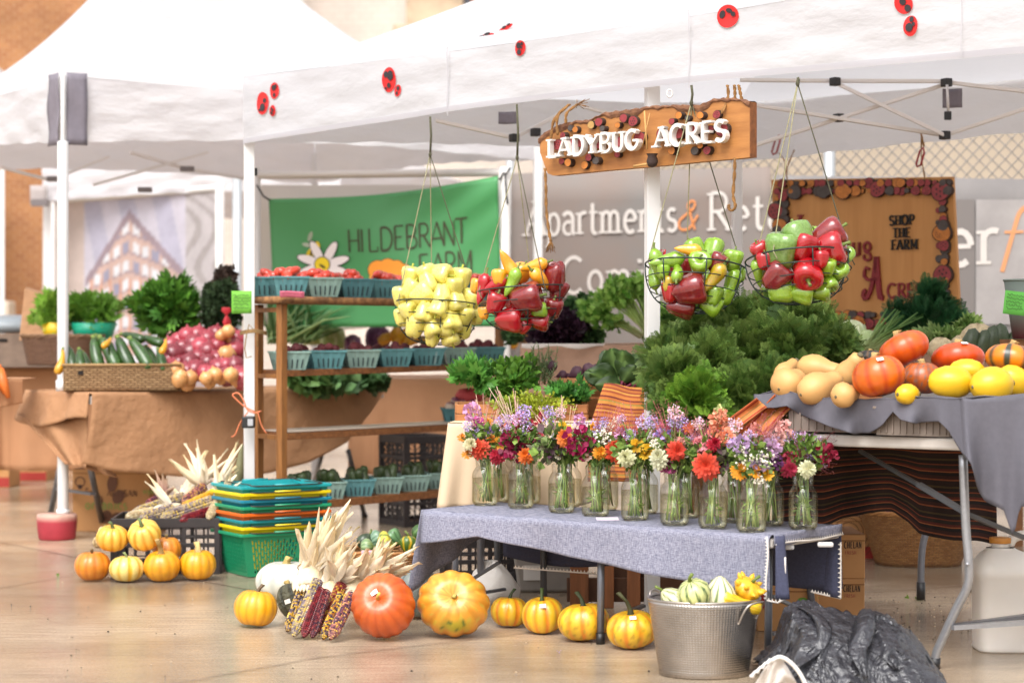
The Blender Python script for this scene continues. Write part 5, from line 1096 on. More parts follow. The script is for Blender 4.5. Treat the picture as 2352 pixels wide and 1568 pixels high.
cabbage(868, 773, 11.8, .072, '#5b2c58', '#8a5a84', 'round purple cabbage above the potato boxes'); cabbage(810, 787, 11.7, .05, '#6d3a66', '#a08a7a', 'smaller purple cabbage left of the round purple one')
cabbage(1957, 768, 8.3, .062, '#c3cf9c', '#e8ecd0', 'big pale cabbage behind the butternut squash'); cabbage(1993, 785, 8.25, .05, '#a9c07e', '#d3dfae', 'small green cabbage beside the fennel fronds')
for k, (x, y, a, s) in enumerate(((905, 770, 1.3, .10), (935, 762, 1.0, .11), (960, 778, 1.5, .1), (915, 750, .8, .08), (985, 775, 1.2, .09), (1180, 775, 1.2, .1), (1150, 780, .9, .08))):
    Yel.put(P(x, y, 11.7), s, 'pale yellow summer squash heaped behind the middle shelf', 'yellow summer squash behind the shelf', (0, a, k*.3))
for k, (px, py, r, ca, cb) in enumerate(((700, 872, (.09, .1, .025), '#3c5a2c', '#5f7d45'), (770, 880, (.12, .1, .03), '#2f4d2a', '#6b8c5a'), (850, 868, (.09, .1, .022), '#2b4526', '#4c6a3e'))):
    leafy('chard_bunch', ['flat dark greens on the brown table left under the middle shelf', 'pale ribbed greens hanging over the brown table edge', 'dark greens at the right end of the brown table'][k], 'greens', px, py, 10.35+.1*k, r, 200, BROAD, .065, ca, cb, up=.1, dark=.4)
# ================================================================ HANGING BASKETS AND PEPPERS
wire = mat('wire_dark', '#2e3a36', .4, metal=.5); jute = mat('jute', '#8d8868', .9, noise=(90, .3)); juteD = mat('jute_dark', '#4f4d3a', .9, noise=(90, .3))
def pepm(n, a, b=None): return mat(n, a, .16, noise=(7, .7) if b else (10, .12), col2=b, coat=.5, rnd=.12, spec=.6)
pm = {'y': pepm('pepper_pale', '#d6c850', '#e6dc8c'), 'r': pepm('pepper_red', '#a8101a'), 'd': pepm('pepper_darkred', '#6b1420', '#8e2a1c'), 'g': pepm('pepper_green', '#6f9822', '#9ab83a'), 'G': pepm('pepper_bellgreen', '#5d8030', '#84a35a'), 'o': pepm('pepper_orange', '#e6941a', '#e8ac30'), 'b': pepm('pepper_blush', '#a3a026', '#c8781e')}
cname = {'y': 'pale yellow', 'r': 'bright red', 'd': 'dark red', 'g': 'light green', 'G': 'dusty green', 'o': 'orange yellow', 'b': 'green and orange'}
def bell(m, long=False, seed=0):
    def mk():
        t = thing('bell_pepper' if not long else 'long_pepper', 'x', 'pepper'); r = random.Random(seed); lob = r.choice([3, 4]); ph = r.random()*3
        if not long:
            pr = [(.02, -1.0), (.28, -1.04), (.52, -.98), (.72, -.75), (.82, -.4), (.93, .05), (1.0, .45), (.93, .78), (.66, .93), (.4, .88), (.18, .76), (.05, .72)]
            f = lambda th, v: (1-.16*(1-np.abs(np.sin(lob*th/2+ph))**.7)+.07*np.sin(th+ph*2+v)+.04*np.sin(2*th+ph+3*v), .08*np.cos(lob*th+ph)*(v < .3)+.05*np.sin(th*1+ph)*(1-v))
            ob('body', MB().lathe(pr, 28, mod=f), m, t); zt = .72
        else:
            pts = [(.06*math.sin(q*3+seed), 0, q) for q in np.linspace(-1.6, 1, 12)]; b = .28*(1 if seed % 2 else -1)
            pts = [(x+b*(z-1)**2*.22, 0, z) for x, _, z in pts]; rr = [.04, .17, .28, .36, .42, .47, .52, .56, .6, .58, .45, .2]
            ob('body', MB().tube(pts, rr, 14, flat=.85), m, t); zt = .95
        ob('stem', MB().tube([(0, 0, zt-.05), (0, 0, zt+.12), (.04, .02, zt+.32), (.12, .02, zt+.52)], [.26, .11, .08, .11], 8), stg if m is not pm['y'] else mat('stem_yellow', '#a8aa3a', .5), t); return t
    return mk
BELL = {c: Veg('bell_pepper', 'pepper', [bell(pm[c], False, q) for q in (3, 8, 5, 12)]) for c in pm}; LONG = {c: Veg('long_pepper', 'pepper', [bell(pm[c], True, 1), bell(pm[c], True, 2)]) for c in pm}
BN = ['first hanging basket from the left', 'second hanging basket from the left', 'hanging basket under the wooden sign', 'hanging basket nearest the framed board']
def hang_basket(k, cx, cy, Rpx, dpx, tiltx, tilty, apex, top, ends, items, fill):
    Y = F/sN(cx)-.04; c = P(cx, cy, Y); r = Rpx/F*Y; d = dpx/F*Y
    t = thing('wire_basket', ['dark wire basket of pale yellow peppers, leftmost of four', 'dark wire basket of mixed red and yellow peppers, second from the left', 'dark wire basket of green and red peppers hanging below the wooden sign', 'dark wire basket of green and red bell peppers in front of the framed board'][k], 'basket', c, rot=(tiltx, tilty, 0), group='hanging wire baskets')
    def ring(rr, z, n=40): return [(rr*math.cos(a), rr*math.sin(a), z) for a in np.linspace(0, 2*np.pi, n, endpoint=False)]
    ob('rim', MB().tube(ring(r, 0), .003, 6, closed=True), wire, t); mb = MB()
    prof = lambda q: (r*math.cos(q*math.pi/2)**.62 if q < 1 else 0, -d*math.sin(q*math.pi/2))
    for q in (.2, .38, .55, .72, .87): rr, z = prof(q); mb.tube(ring(rr, z, 30), .002, 5, closed=True)
    for i in range(7):
        a = i*2*math.pi/7+.35; mb.tube([(prof(q)[0]*math.cos(a), prof(q)[0]*math.sin(a), prof(q)[1]) for q in np.linspace(0, .97, 12)], .0024, 5)
    rr, z = prof(.97); mb.tube(ring(rr, z, 16), .0016, 5, closed=True); ob('wires', mb, wire, t)
    M = t.rotation_euler.to_matrix(); inv = M.inverted()
    def L(p): return inv@(p-c)
    A = P(*apex, Y); Tp = P(*top, Y)
    for e in ends:
        a = math.radians(e); q = Vector((r*math.cos(a), r*math.sin(a), 0)); m1 = L(A).lerp(q, .35); ob('cord', MB().tube([L(A), m1, q, q+Vector((.01, -.01, -.03))], .0022, 6), jute if e != ends[-1] else juteD, t)
    ob('cord', MB().tube([L(Tp), L(Tp.lerp(A, .5))+Vector((.004, 0, 0)), L(A)], .005, 6).tube([L(A)+Vector((0, 0, .012)), L(A), L(A)-Vector((0, 0, .012))], [.004, .008, .004], 6), juteD, t)
    used = {}
    for (px, py, rad, col, kind, ang, tl) in items:
        dx, dz = (px-cx)/F*Y, -(py-cy)/F*Y; s = rad/F*Y; rin = r*.93
        dd = max(0, 1-(dx/rin)**2-(dz/(d if dz < 0 else .16))**2); y = -rin*math.sqrt(dd)*.88+s*.7
        if dz < 0:
            qz = min(.98, -dz/d); rmax = r*max(.05, (1-qz*qz))**.31-s*.85; 
            y = -math.sqrt(max(.0004, rmax*rmax-min(abs(dx), rmax*.98)**2)) if rmax > 0 else -.01
        a = R(ang); up = Vector((math.sin(a), -tl, math.cos(a))); V_ = (LONG if kind == 'l' else BELL)[col]; key = (col, kind); used[key] = used.get(key, 0)+1
        nt_ = {'b': 'bell pepper', 'l': 'long pepper'}[kind]
        V_.put(c+Vector((dx, y, dz)), s*(1.22 if kind == 'b' else 1.45), f'{cname[col]} {nt_} in the {BN[k]}'+('' if tl < .6 else ', stem end facing out'), f'{cname[col]} {nt_}s in the {BN[k]}', up.to_track_quat('Z', 'Y').to_euler(), i=used[key] % (4 if kind == 'b' else 2))
    for i in range(fill[1]):
        a = i*2.4; rr = r*.55*math.sqrt((i+.5)/fill[1]); col = fill[0][i % len(fill[0])]
        BELL[col].put(c+Vector((rr*math.cos(a), abs(rr*math.sin(a))*.6+.03, -d*.35+.06*(i % 3))), .040, f'{cname[col]} bell pepper in the {BN[k]}', f'{cname[col]} bell peppers in the {BN[k]}')
D4 = lambda z, x0, y0, s: ((x0+z[0]/s)*.9408, (y0+z[1]/s)*.9408)
def it(L, x0, y0, s): return [(*D4((a, b), x0, y0, s), r/s*.9408, c, k, g, t) for a, b, r, c, k, g, t in L]
B1 = it([(1170, 335, 62, 'y', 'b', 10, .1), (1290, 320, 58, 'y', 'b', -20, .2), (1385, 320, 72, 'y', 'b', 100, .5), (1530, 345, 62, 'y', 'b', 5, .1), (1305, 385, 62, 'y', 'b', 160, .1), (1110, 470, 58, 'y', 'b', 0, .1), (1180, 425, 60, 'y', 'b', 30, .1), (1265, 460, 70, 'y', 'b', 60, .2),
     (1395, 460, 56, 'y', 'b', 180, .4), (1485, 410, 60, 'y', 'b', 0, .2), (1495, 520, 62, 'y', 'b', 170, .3), (1600, 500, 66, 'y', 'b', 20, .1), (1165, 570, 62, 'y', 'b', 100, 1.1), (1280, 590, 58, 'y', 'b', 190, .2), (1375, 555, 60, 'y', 'b', 200, .4), (1560, 610, 56, 'y', 'b', 15, .2), (1460, 650, 66, 'y', 'b', 170, .5),
     (1640, 610, 50, 'y', 'b', 0, .1), (1115, 620, 52, 'y', 'b', 0, 0), (1215, 680, 66, 'y', 'b', 20, .2), (1335, 690, 64, 'y', 'b', 160, .3), (1550, 710, 52, 'y', 'b', 0, .2), (1330, 760, 52, 'y', 'b', 10, 0), (1460, 750, 62, 'y', 'b', 170, .2), (1420, 700, 50, 'y', 'b', 90, 0)], 600, 560, 2.904)
hang_basket(0, 1006, 698, 98, 93, R(-5), R(3), (988, 355), (988, 268), (205, 100, 20), B1, ('y', 10))
B2 = it([(1870, 265, 56, 'o', 'l', 150, 0), (2060, 258, 55, 'o', 'l', 75, .1), (2185, 330, 82, 'd', 'b', 190, -.6), (1690, 400, 60, 'r', 'l', 10, .1), (1780, 390, 55, 'r', 'l', 60, .2), (1900, 360, 58, 'g', 'l', 20, .2), (2080, 345, 58, 'o', 'l', -48, .4), (1995, 490, 90, 'd', 'b', 80, .2), (1770, 520, 62, 'r', 'b', 20, .1), (2175, 555, 58, 'd', 'b', 10, .3),
     (2215, 430, 60, 'd', 'b', 20, 0), (2080, 570, 46, 'g', 'b', 80, .1), (1880, 640, 80, 'r', 'b', 90, .3), (2080, 645, 60, 'r', 'b', 100, .1), (1690, 590, 36, 'o', 'b', 0, 0), (1970, 690, 40, 'r', 'b', 30, 0), (1640, 400, 44, 'o', 'b', 20, 0), (1800, 340, 46, 'o', 'b', 0, 0)], 600, 560, 2.904)
hang_basket(1, 1197, 664, 103, 95, R(-3), R(-4), (1188, 362), (1187, 240), (200, 75, 300), B2, ('rdo', 8))
B3 = it([(1255, 225, 66, 'g', 'l', 80, .2), (1160, 230, 62, 'g', 'l', -10, .1), (1395, 155, 50, 'o', 'l', 95, .2), (1450, 250, 70, 'g', 'b', 0, 1.6), (1580, 240, 58, 'd', 'b', 30, .2), (1700, 220, 62, 'g', 'b', 10, .1), (1565, 335, 66, 'b', 'l', 35, .2), (1300, 320, 58, 'g', 'l', 200, 1.2), (1145, 350, 54, 'g', 'l', 170, .1), (1690, 380, 68, 'g', 'l', 20, .1),
     (1390, 430, 98, 'd', 'b', 80, .2), (1255, 440, 60, 'r', 'b', 0, .1), (1240, 390, 44, 'b', 'b', 20, 0), (1340, 540, 80, 'd', 'b', 100, 0), (1555, 470, 55, 'g', 'b', 10, 0), (1540, 530, 68, 'g', 'b', 120, 0), (1640, 470, 50, 'g', 'b', 10, 0), (1200, 300, 40, 'g', 'b', 0, 0), (1750, 320, 42, 'g', 'b', 0, 0)], 1200, 560, 2.904)
hang_basket(2, 1597, 613, 115, 104, R(-8), R(4), (1588, 236), (1588, 196), (195, 95, 10), B3, ('gdg', 8))
B4 = it([(410, 65, 92, 'G', 'b', -20, -.3), (620, 45, 100, 'd', 'b', 60, .1), (300, 155, 106, 'G', 'b', 5, .15), (610, 145, 108, 'r', 'b', 75, .35), (440, 135, 78, 'r', 'b', 20, 0), (150, 160, 62, 'r', 'b', -30, .2), (255, 335, 84, 'd', 'b', 40, .3), (465, 310, 94, 'r', 'b', 190, 1.0), (745, 190, 56, 'g', 'b', 10, 1.5), (690, 300, 66, 'g', 'b', 0, 1.7), (135, 290, 56, 'g', 'l', -15, .1),
     (600, 275, 46, 'g', 'b', 0, .3), (620, 380, 54, 'g', 'b', 160, .5), (290, 440, 70, 'g', 'b', 80, .1), (430, 460, 66, 'g', 'b', 100, .1), (560, 440, 60, 'g', 'b', 90, .2), (170, 230, 50, 'r', 'b', 0, 0), (540, 220, 50, 'r', 'b', 0, 0)], 1800, 560, 2.904)
hang_basket(3, 1834, 594, 122, 101, R(-10), R(-3), (1832, 192), (1832, 178), (212, 235, 5), B4, ('rgg', 9))
# ================================================================ WOOD SLAB SIGN
slab = mat('slab_wood', '#b97f45', .55, noise=(3, .9), col2='#8f5a2c', stretch=(1.5, 1.5, 9), bump=(30, .15, .003)); barkm = mat('slab_bark', '#5b3826', .9, noise=(40, .8), col2='#8d6244', bump=(60, .9, .006))
wlet = mat('letter_white', vcol=True, rough=.5)
Sg = thing('hanging_sign', 'live edge wood slab sign with white letters LADYBUG ACRES hung on ropes', 'sign', P(1490, 330, F/sN(1490)-.03))
so_ = Vector((-.713, -.70, 0)); 
def SPc(px, py, off): return SP(px+.713*off*sN(px)*.95, py+(HY-py)*off*.7/7.2*-1, off)
def SP(px, py, off=0): return local(Sg, P(px, py, F/sN(px)-.02)+so_*off)
ou = [(1246, 320), (1249, 312), (1270, 300), (1294, 287), (1330, 280), (1355, 279), (1380, 268), (1391, 262), (1440, 256), (1470, 252), (1500, 246), (1528, 246), (1560, 244), (1590, 245), (1615, 243), (1630, 236), (1645, 230), (1680, 228), (1700, 230), (1729, 236)]
lo = [(1246, 350), (1256, 378), (1262, 398), (1276, 404), (1320, 400), (1400, 392), (1470, 386), (1560, 378), (1640, 370), (1700, 365), (1729, 362)]
n = 80; mbs = MB(); V = []
for i in range(n+1):
    px = 1246+483*i/n; yu, yl = pl(ou, px)+1.2*math.sin(i*1.7), pl(lo, px)
    for j in range(9): V.append((px, lerp(yl, yu, j/8)))
fr = [SP(x, y, .014) for x, y in V]; bk2 = [SP(x, y, -.02) for x, y in V]; N9 = 9
f = np.array([(i*N9+j, (i+1)*N9+j, (i+1)*N9+j+1, i*N9+j+1) for i in range(n) for j in range(8)])
mbs.add([tuple(p) for p in fr], f, smooth=False); mbs.add([tuple(p) for p in bk2], f[:, ::-1], smooth=False)
ed = [i*N9 for i in range(n+1)]; mbs.add([tuple(fr[i]) for i in ed]+[tuple(bk2[i]) for i in ed], np.array([(i+n+1, i+n+2, i+1, i) for i in range(n)]), smooth=False)
for c in (0, n): 
    e = [c*N9+j for j in range(9)]; mbs.add([tuple(fr[i]) for i in e]+[tuple(bk2[i]) for i in e], np.array([(j, j+1, j+10, j+9) if c == n else (j+9, j+10, j+1, j) for j in range(8)]), smooth=False)
ob('slab', mbs, slab, Sg)
def bark_edge(u, v):   # wraps the upper edge from front face to back
    px = 1244+486*u; yu = pl(ou, px)+1.2*math.sin(u*136); w = 9+5*math.sin(u*19)+3*math.sin(u*57+1)
    path = [(w, .016), (w*.5, .020), (0, .019), (-2.5, .01), (-2.5, -.01), (2, -.023)]
    dy, of = path[int(round(v*5))]; return SP(px, yu+dy+.6*math.sin(u*260+v*9), of)
ob('bark_edge', MB().grid(160, 5, bark_edge, smooth=False), barkm, Sg)
ob('end_grain', MB().hexa([SP(1728, 362, -.02), SP(1728, 362, .0145), SP(1730, 362, .0145), SP(1730, 362, -.02)], [SP(1728, 236, -.02), SP(1728, 236, .0145), SP(1730, 236, .0145), SP(1730, 236, -.02)]), mat('end_grain', '#7c4a26', .7, noise=(60, .4)), Sg)
disc_m = {'r': mat('slice_red', '#8c3236', .6, noise=(60, .25)), 'o': mat('slice_orange', '#b8702c', .6, noise=(50, .3)), 'k': mat('slice_grey', '#4b4340', .7, noise=(60, .3)), 't': mat('slice_tan', '#b08a50', .6, noise=(50, .2))}; rimm = mat('slice_bark', '#3f2c22', .9, noise=(60, .4), bump=(80, .8, .004)); spotm = mat('slice_spot', '#3c2426', .7)
def slice_(t, PPf, px, py, r, c, u, v, nn, Y, th=.018, nm='wood_slice', spots=False, base=.0):
    o = PPf; s = r/F*Y; mb = MB(); m2 = MB(); k = 16; ph = random.random()*6
    u = Vector(u); v = Vector(v); nn = Vector(nn)
    ring = [(u*math.cos(a)*s*(1.2)+v*math.sin(a)*s)*(1+.04*math.sin(3*a+ph)) for a in np.linspace(0, 2*np.pi, k, endpoint=False)]
    mb.add([tuple(o+nn*(th+base))]+[tuple(o+nn*(th+base)+q*.9) for q in ring], np.array([(0, i+1, (i+1) % k+1) for i in range(k)]), smooth=False)
    m2.add([tuple(o+nn*(th+base-.0005)+q*.9) for q in ring]+[tuple(o+nn*(th+base-.001)+q) for q in ring]+[tuple(o+nn*base*.0+q) for q in ring], [np.array([(i, i+k, (i+1) % k+k, (i+1) % k) for i in range(k)]), np.array([(i+k, i+2*k, (i+1) % k+2*k, (i+1) % k+k) for i in range(k)])], smooth=False)
    w = ob(nm, mb, disc_m[c], t); ob('bark', m2, rimm, w)
    if spots:
        m3 = MB()
        for q in range(6):
            a = q*1.05+ph; c0 = o+nn*(th+base+.001)+(u*math.cos(a)+v*math.sin(a))*s*(.5 if q else 0); m3.add([tuple(c0)]+[tuple(c0+(u*math.cos(b)+v*math.sin(b))*s*.13) for b in np.linspace(0, 2*np.pi, 8, endpoint=False)], np.array([(0, i+1, (i+1) % 8+1) for i in range(8)]), smooth=False)
        ob('spots', m3, spotm, w)
su = Vector((.701, -.713, 0)); nn_ = so_
SL = [(345, 415, 34, 'k', 0), (405, 430, 36, 'o', 0), (280, 490, 34, 'r', 1), (565, 380, 44, 't', 0), (655, 350, 48, 'r', 0), (925, 310, 48, 'r', 0), (1010, 340, 58, 'r', 1), (855, 385, 34, 'o', 0), (700, 420, 32, 'k', 0), (210, 590, 60, 'r', 1), (345, 560, 48, 'r', 0), (460, 570, 50, 'r', 0), (570, 560, 50, 'k', 0), (660, 590, 48, 'r', 1), (880, 560, 56, 'r', 0), (1080, 520, 70, 'r', 0), (260, 765, 36, 'r', 0), (335, 780, 44, 'o', 0), (495, 805, 46, 'o', 0), (545, 725, 40, 'r', 1), (630, 760, 42, 'k', 0), (845, 690, 38, 'r', 0),
      (1320, 480, 62, 'r', 0), (1510, 280, 42, 'o', 0), (1590, 310, 34, 'k', 0), (1430, 345, 36, 'r', 0), (1740, 280, 42, 'o', 0), (1900, 270, 46, 'r', 1), (1500, 470, 62, 'r', 0), (1670, 450, 60, 'r', 0), (1830, 430, 46, 'r', 0), (1960, 430, 76, 'r', 0), (1435, 655, 44, 'o', 0), (1665, 655, 46, 'k', 0), (1805, 650, 46, 'r', 1), (1740, 600, 36, 'o', 0)]
for i, (x, y, r, c, s) in enumerate(SL):
    px, py = (1320+x/4.356)*.9408, (220+y/4.356)*.9408; Yp = F/sN(px)-.02
    slice_(Sg, SPc(px, py, .014), px, py, r/4.356*.9408, c, su, (0, 0, 1), nn_, Yp, .016+.004*(i % 3), spots=bool(s))
def sign_text(s, x, y, x2, y2, h, wt):   # zoomed crop coordinates of the baseline ends
    px, py = (1320+x/4.356)*.9408, (220+y/4.356)*.9408; p2x, p2y = (1320+x2/4.356)*.9408, (220+y2/4.356)*.9408
    a, b = SPc(px, py, .034), SPc(p2x, p2y, .034); mbt = MB(); hh = h/4.356*.9408/F*7.1
    t0 = MB(); w0 = text(t0, s, a, su, (0, 0, 1), hh, wt, .022, srgb('#d8d2cc'), True, gap=.16)
    L = (b-a).length; text(mbt, s, a, b-a, Vector((0, 0, 1)), hh, wt, .022, srgb('#d8d2cc'), True, gap=.16, xs=1+(L-w0)/(w0*.86)); ob('letters', mbt, wlet, Sg, bevel=0)
sign_text('LADYBUG', 115, 735, 1110, 635, 205, .185); sign_text('ACRES', 1250, 628, 2035, 550, 215, .185)
rope = mat('rope', '#8c6437', .9, noise=(60, .4), bump=(120, .8, .003))
def twist(t, pts, r=.005):
    pts = smooth(pts, 5); m = MB()
    for ph in (0, math.pi): m.tube([p+Vector((math.cos(i*1.1+ph), math.sin(i*1.1+ph)*.8, .3*math.sin(i*1.1+ph)))*r*.6 for i, p in enumerate(pts)], r*.75, 6)
    ob('rope', m, rope, t)
for pts in ([(1307, 240), (1290, 275), (1281, 322)], [(1309, 240), (1297, 270), (1297, 312)], [(1326, 240), (1318, 262), (1316, 285)], [(1268, 388), (1270, 430), (1271, 480), (1276, 525), (1281, 555)], [(1671, 196), (1672, 225), (1674, 262)], [(1687, 196), (1688, 212), (1688, 232)], [(1697, 196), (1700, 212), (1704, 230)], [(1704, 365), (1703, 400), (1700, 450), (1705, 475), (1697, 485), (1690, 480), (1690, 472)]):
    twist(Sg, [SP(x, y, .038 if 240 < y else .0) for x, y in pts])
mb = MB()
for i in range(26): a = SP(1281, 552, .038); mb.tube([a, a+Vector((random.uniform(-.02, .02), random.uniform(-.01, .01), random.uniform(-.05, -.025)))], .001, 4); 
for i in range(20): a = SP(1330, 240, .01); mb.tube([a, a+Vector((random.uniform(-.01, .05), random.uniform(-.01, .01), random.uniform(-.02, .02)))], .0012, 4)
ob('frayed_end', mb, rope, Sg)
mb = MB(); mb.tube([SP(1497, 257, .04), SP(1505, 345, .045)], .0035, 6).tube([SP(1510, 262, .042), SP(1495, 340, .046)], .002, 5).tube([SP(1477, 384, .05), SP(1515, 378, .05)], .005, 6); ob('twig', mb, mat('twig', '#b98f55', .7), Sg)
ob('seed_head', MB().lathe([(.001, -.024), (.016, -.018), (.022, 0), (.016, .018), (.022, .026)], 7, c=SP(1521, 372, .055)), mat('seed_dark', '#3b2b26', .8, bump=(60, .6, .004)), Sg)
# ================================================================ FRAMED BOARD
def sFar(px): return 457+(px-1693)*.0926
bw = mat('board_ply', '#b0793f', .55, noise=(2.2, .8), col2='#c48d50', stretch=(9, 9, .7))
Bo = thing('wooden_board', 'large framed plywood board reading Ladybug Acres SHOP THE FARM edged with wood slices', 'sign', P(1980, 580, 9.5))
def BP(px, py, off=0): 
    Y = F/sFar(px)-.04; p = P(px, py, Y)+Vector((-.69, -.72, 0))*off; return local(Bo, p)
ob('panel', MB().hexa([BP(1792, 768, 0), BP(2205, 750, 0), BP(2205, 750, -.02), BP(1792, 768, -.02)], [BP(1771, 413, 0), BP(2188, 406, 0), BP(2188, 406, -.02), BP(1771, 413, -.02)]), bw, Bo, bevel=.002)
bu = (BP(2188, 406)-BP(1771, 413)); bu.z = 0; bu.normalize()
def bsl(px, py, r, c, i): slice_(Bo, BP(px, py, 0), px, py, r, c, bu, (0, 0, 1), (-.69, -.72, 0), 9.5, .012+.004*(i % 3), spots=(c == 'r' and r > 9))
rb = random.Random(4); i = 0
def border(xa, ya, xb, yb, rows, step):
    global i
    n = int(math.hypot(xb-xa, yb-ya)/step)
    for k in range(n+1):
        for rw in rows:
            t_ = (k+rb.random()*.5)/n; px, py = lerp(xa, xb, t_)+(rw if abs(yb-ya) > abs(xb-xa) else 0), lerp(ya, yb, t_)+(rw if abs(yb-ya) <= abs(xb-xa) else 0)
            bsl(px, py, rb.choice([6, 8, 9, 11, 13]), rb.choice('rrokrok'), i); i += 1
border(1785, 420, 2178, 418, (2, 20), 15); border(2168, 450, 2178, 720, (0,), 13); border(2157, 470, 2165, 700, (0,), 27); border(1786, 450, 1800, 735, (0, 16), 17); border(1830, 738, 2170, 728, (-10, 10), 16)
for px, py, r, c in ((1829, 442, 18, 'k'), (1895, 440, 17, 'k'), (1940, 440, 19, 'o'), (2020, 435, 19, 'r'), (2165, 440, 22, 'r'), (2168, 535, 21, 'o'), (2170, 630, 21, 'r'), (1795, 520, 20, 'o'), (1785, 485, 20, 'r'), (1782, 555, 16, 'r'), (1975, 740, 17, 'o')): bsl(px, py, r, c, 2)
mbl = MB()
def btext(s, px, py, h, wt, col, serif=True, **k): text(mbl, s, BP(px, py, .001), bu, (0, 0, 1), h/F*9.4, wt, .007, srgb(col), serif, **k)
btext('SHOP', 2044, 518, 22, .17, '#1b1a18', True, gap=.14, xs=.95); btext('THE', 2052, 546, 21, .17, '#1b1a18', True, gap=.14, xs=.95); btext('FARM', 2049, 574, 22, .17, '#1b1a18', True, gap=.14, xs=.95)
ob('black_lettering', mbl, mat('print'), Bo); mbl = MB(); btext('HARVEST', 1812, 690, 19, .2, '#1b1a18', True, gap=.14)
ob('black_lettering', mbl, mat('print'), Bo); mbl = MB()
btext('L', 1836, 540, 48, .16, '#7a1f24', True); btext('adybug', 1866, 590, 50, .13, '#7a1f24', False, gap=.1); btext('CRES', 2040, 684, 32, .17, '#7a1f24', True, gap=.12)
def script(pts, w=.016): ribbon(mbl, [(x, y) for x, y in pts], w, BP(0, 0)*0+BP(1985, 684, .001), bu, Vector((0, 0, 1)), .012, srgb('#7a1f24'), 3)
u_ = 9.4/F
script([(x*u_, y*u_) for x, y in [(8, 18), (2, 14), (0, 6), (4, -2), (12, 0), (20, 14), (28, 40), (34, 72), (37, 94)]], .02); script([(x*u_, y*u_) for x, y in [(37, 94), (40, 60), (44, 20), (48, 0), (56, -1)]], .026); script([(x*u_, y*u_) for x, y in [(4, 62), (3, 50), (12, 42), (26, 42), (44, 42)]], .014)
script([(x*u_, y*u_) for x, y in [(4, 62), (8, 70), (18, 66)]], .012)
ob('red_lettering', mbl, mat('print'), Bo)
car = mat('carabiner_red', '#8f2028', .3, metal=.5)
for px, pts, cy in ((1793, [(1830, 345), (1812, 395), (1822, 440)], 332), (2122, [(2122, 300), (2122, 360), (2130, 412)], 360)):
    Y = F/sFar(px)-.06; twist(Bo, [BP(x, y, .02) for x, y in pts], .003)
    ob('carabiner', MB().tube([BP((1790 if px < 2000 else 2121)+ax, cy+ay, .03) for ax, ay in ((-9, 18), (0, -12), (8, -20), (10, -8), (2, 20), (-6, 24))], .005, 6, closed=True), car, Bo)
twist(Bo, [BP(2117, 298, .02), BP(2122, 312, .02), BP(2128, 338, .02)], .004); twist(Bo, [BP(1795, 352, .02), BP(1810, 380, .02), BP(1800, 430, .02)], .0025)
# ================================================================ HERBS, GREENS, CARROT TOPS
crw = wood('crate_wood', '#9a6034', '#b57a48', 5, (1, 1, 9))
def wcrate(loc, w, d, h, rz, label, tilt=0):
    t = thing('wooden_crate', label, 'crate', loc, rot=(tilt, 0, rz))
    for x, y, a, b in ((0, -d/2, w, .012), (0, d/2, w, .012), (-w/2, 0, .012, d-.014), (w/2, 0, .012, d-.014)):
        for k in range(2): ob('slat', MB().box((x, y, h*(.25+.5*k)), (a, b, h*.46)), crw, t, bevel=.0015)
    ob('bottom', MB().box((0, 0, .005), (w-.02, d-.02, .008)), crw, t); return t
wcrate(P(1195, 968, 7.85), .5, .34, .075, .03, 'low wooden crate holding the mixed green herbs'); wcrate(Vector((.34, 8.02, .70)), .27, .3, .16, -.15, 'wooden crate behind the plaid cloth holding purple beets')

grp = None
hb = 7.35
leafy('celery_leaf_bunch', 'glossy flat parsley leaves spilling over the left end of the herb crate', 'herbs', 1090, 868, 7.8, (.07, .08, .06), 120, LOBED, .055, '#3c6d2a', '#5f9440', dark=.4)
leafy('basil_bunch', 'mid green basil bunch in the middle of the herb crate', 'herbs', 1170, 878, 7.8, (.09, .09, .065), 380, LEAF, .042, '#3d6a26', '#6c9838', dark=.5)
leafy('mint_bunch', 'bright green pointed mint leaves above the basil', 'herbs', 1195, 850, 7.95, (.085, .08, .05), 300, LEAF, .036, '#4e7e2e', '#84ad48', dark=.5)
leafy('parsley_bunch', 'dark green curly parsley at the right end of the herb crate', 'herbs', 1305, 905, 7.75, (.075, .08, .05), 380, LOBED, .032, '#2f5c24', '#4f8538', dark=.5)
leafy('dill_flower_bunch', 'yellow green flowering herb bunch low in front of the basil', 'herbs', 1235, 930, 7.66, (.12, .08, .045), 1300, LEAF, .014, '#7d8a24', '#a3ac38', dark=.4)
leafy('thyme_bunch', 'fine yellow green thyme sprigs left of the flowering herb', 'herbs', 1160, 935, 7.66, (.06, .07, .04), 600, LEAF, .014, '#6f7f2a', '#93a03c', dark=.4)
mb = MB()
for i in range(16):
    a = Vector((random.uniform(-.05, .05), random.uniform(-.03, .03), -.03)); b = a+Vector((random.uniform(-.06, .08), random.uniform(-.03, .02), random.uniform(.06, .16))); mb.tube([a, b], .0014, 4, srgb('#6d7a4a'))
    n_ = 34; ps = np.array([tuple(a.lerp(b, .1+.9*j/n_)) for j in range(n_)]); mb.scatter(BLADE, ps, rots(n_, .7, np.tile(tuple((b-a).normalized()*.9), (n_, 1))), .021, cols(n_, '#5d7350', '#8a9a70', .3))
tag(ob('rosemary_bunch', mb, leafm, loc=P(1243, 865, 7.9)), 'grey green rosemary sprigs standing above the herb crate', 'herbs')
btm = mat('beet_purple', '#4a2836', .6, noise=(30, .25)); Beet = Veg('beet', 'beet', [single('beet', lambda: MB().lathe([(.02, -1.6), (.08, -1.2), (.4, -.8), (.9, -.3), (1, .1), (.8, .6), (.3, .85), (.2, 1.3)], 16), btm)])
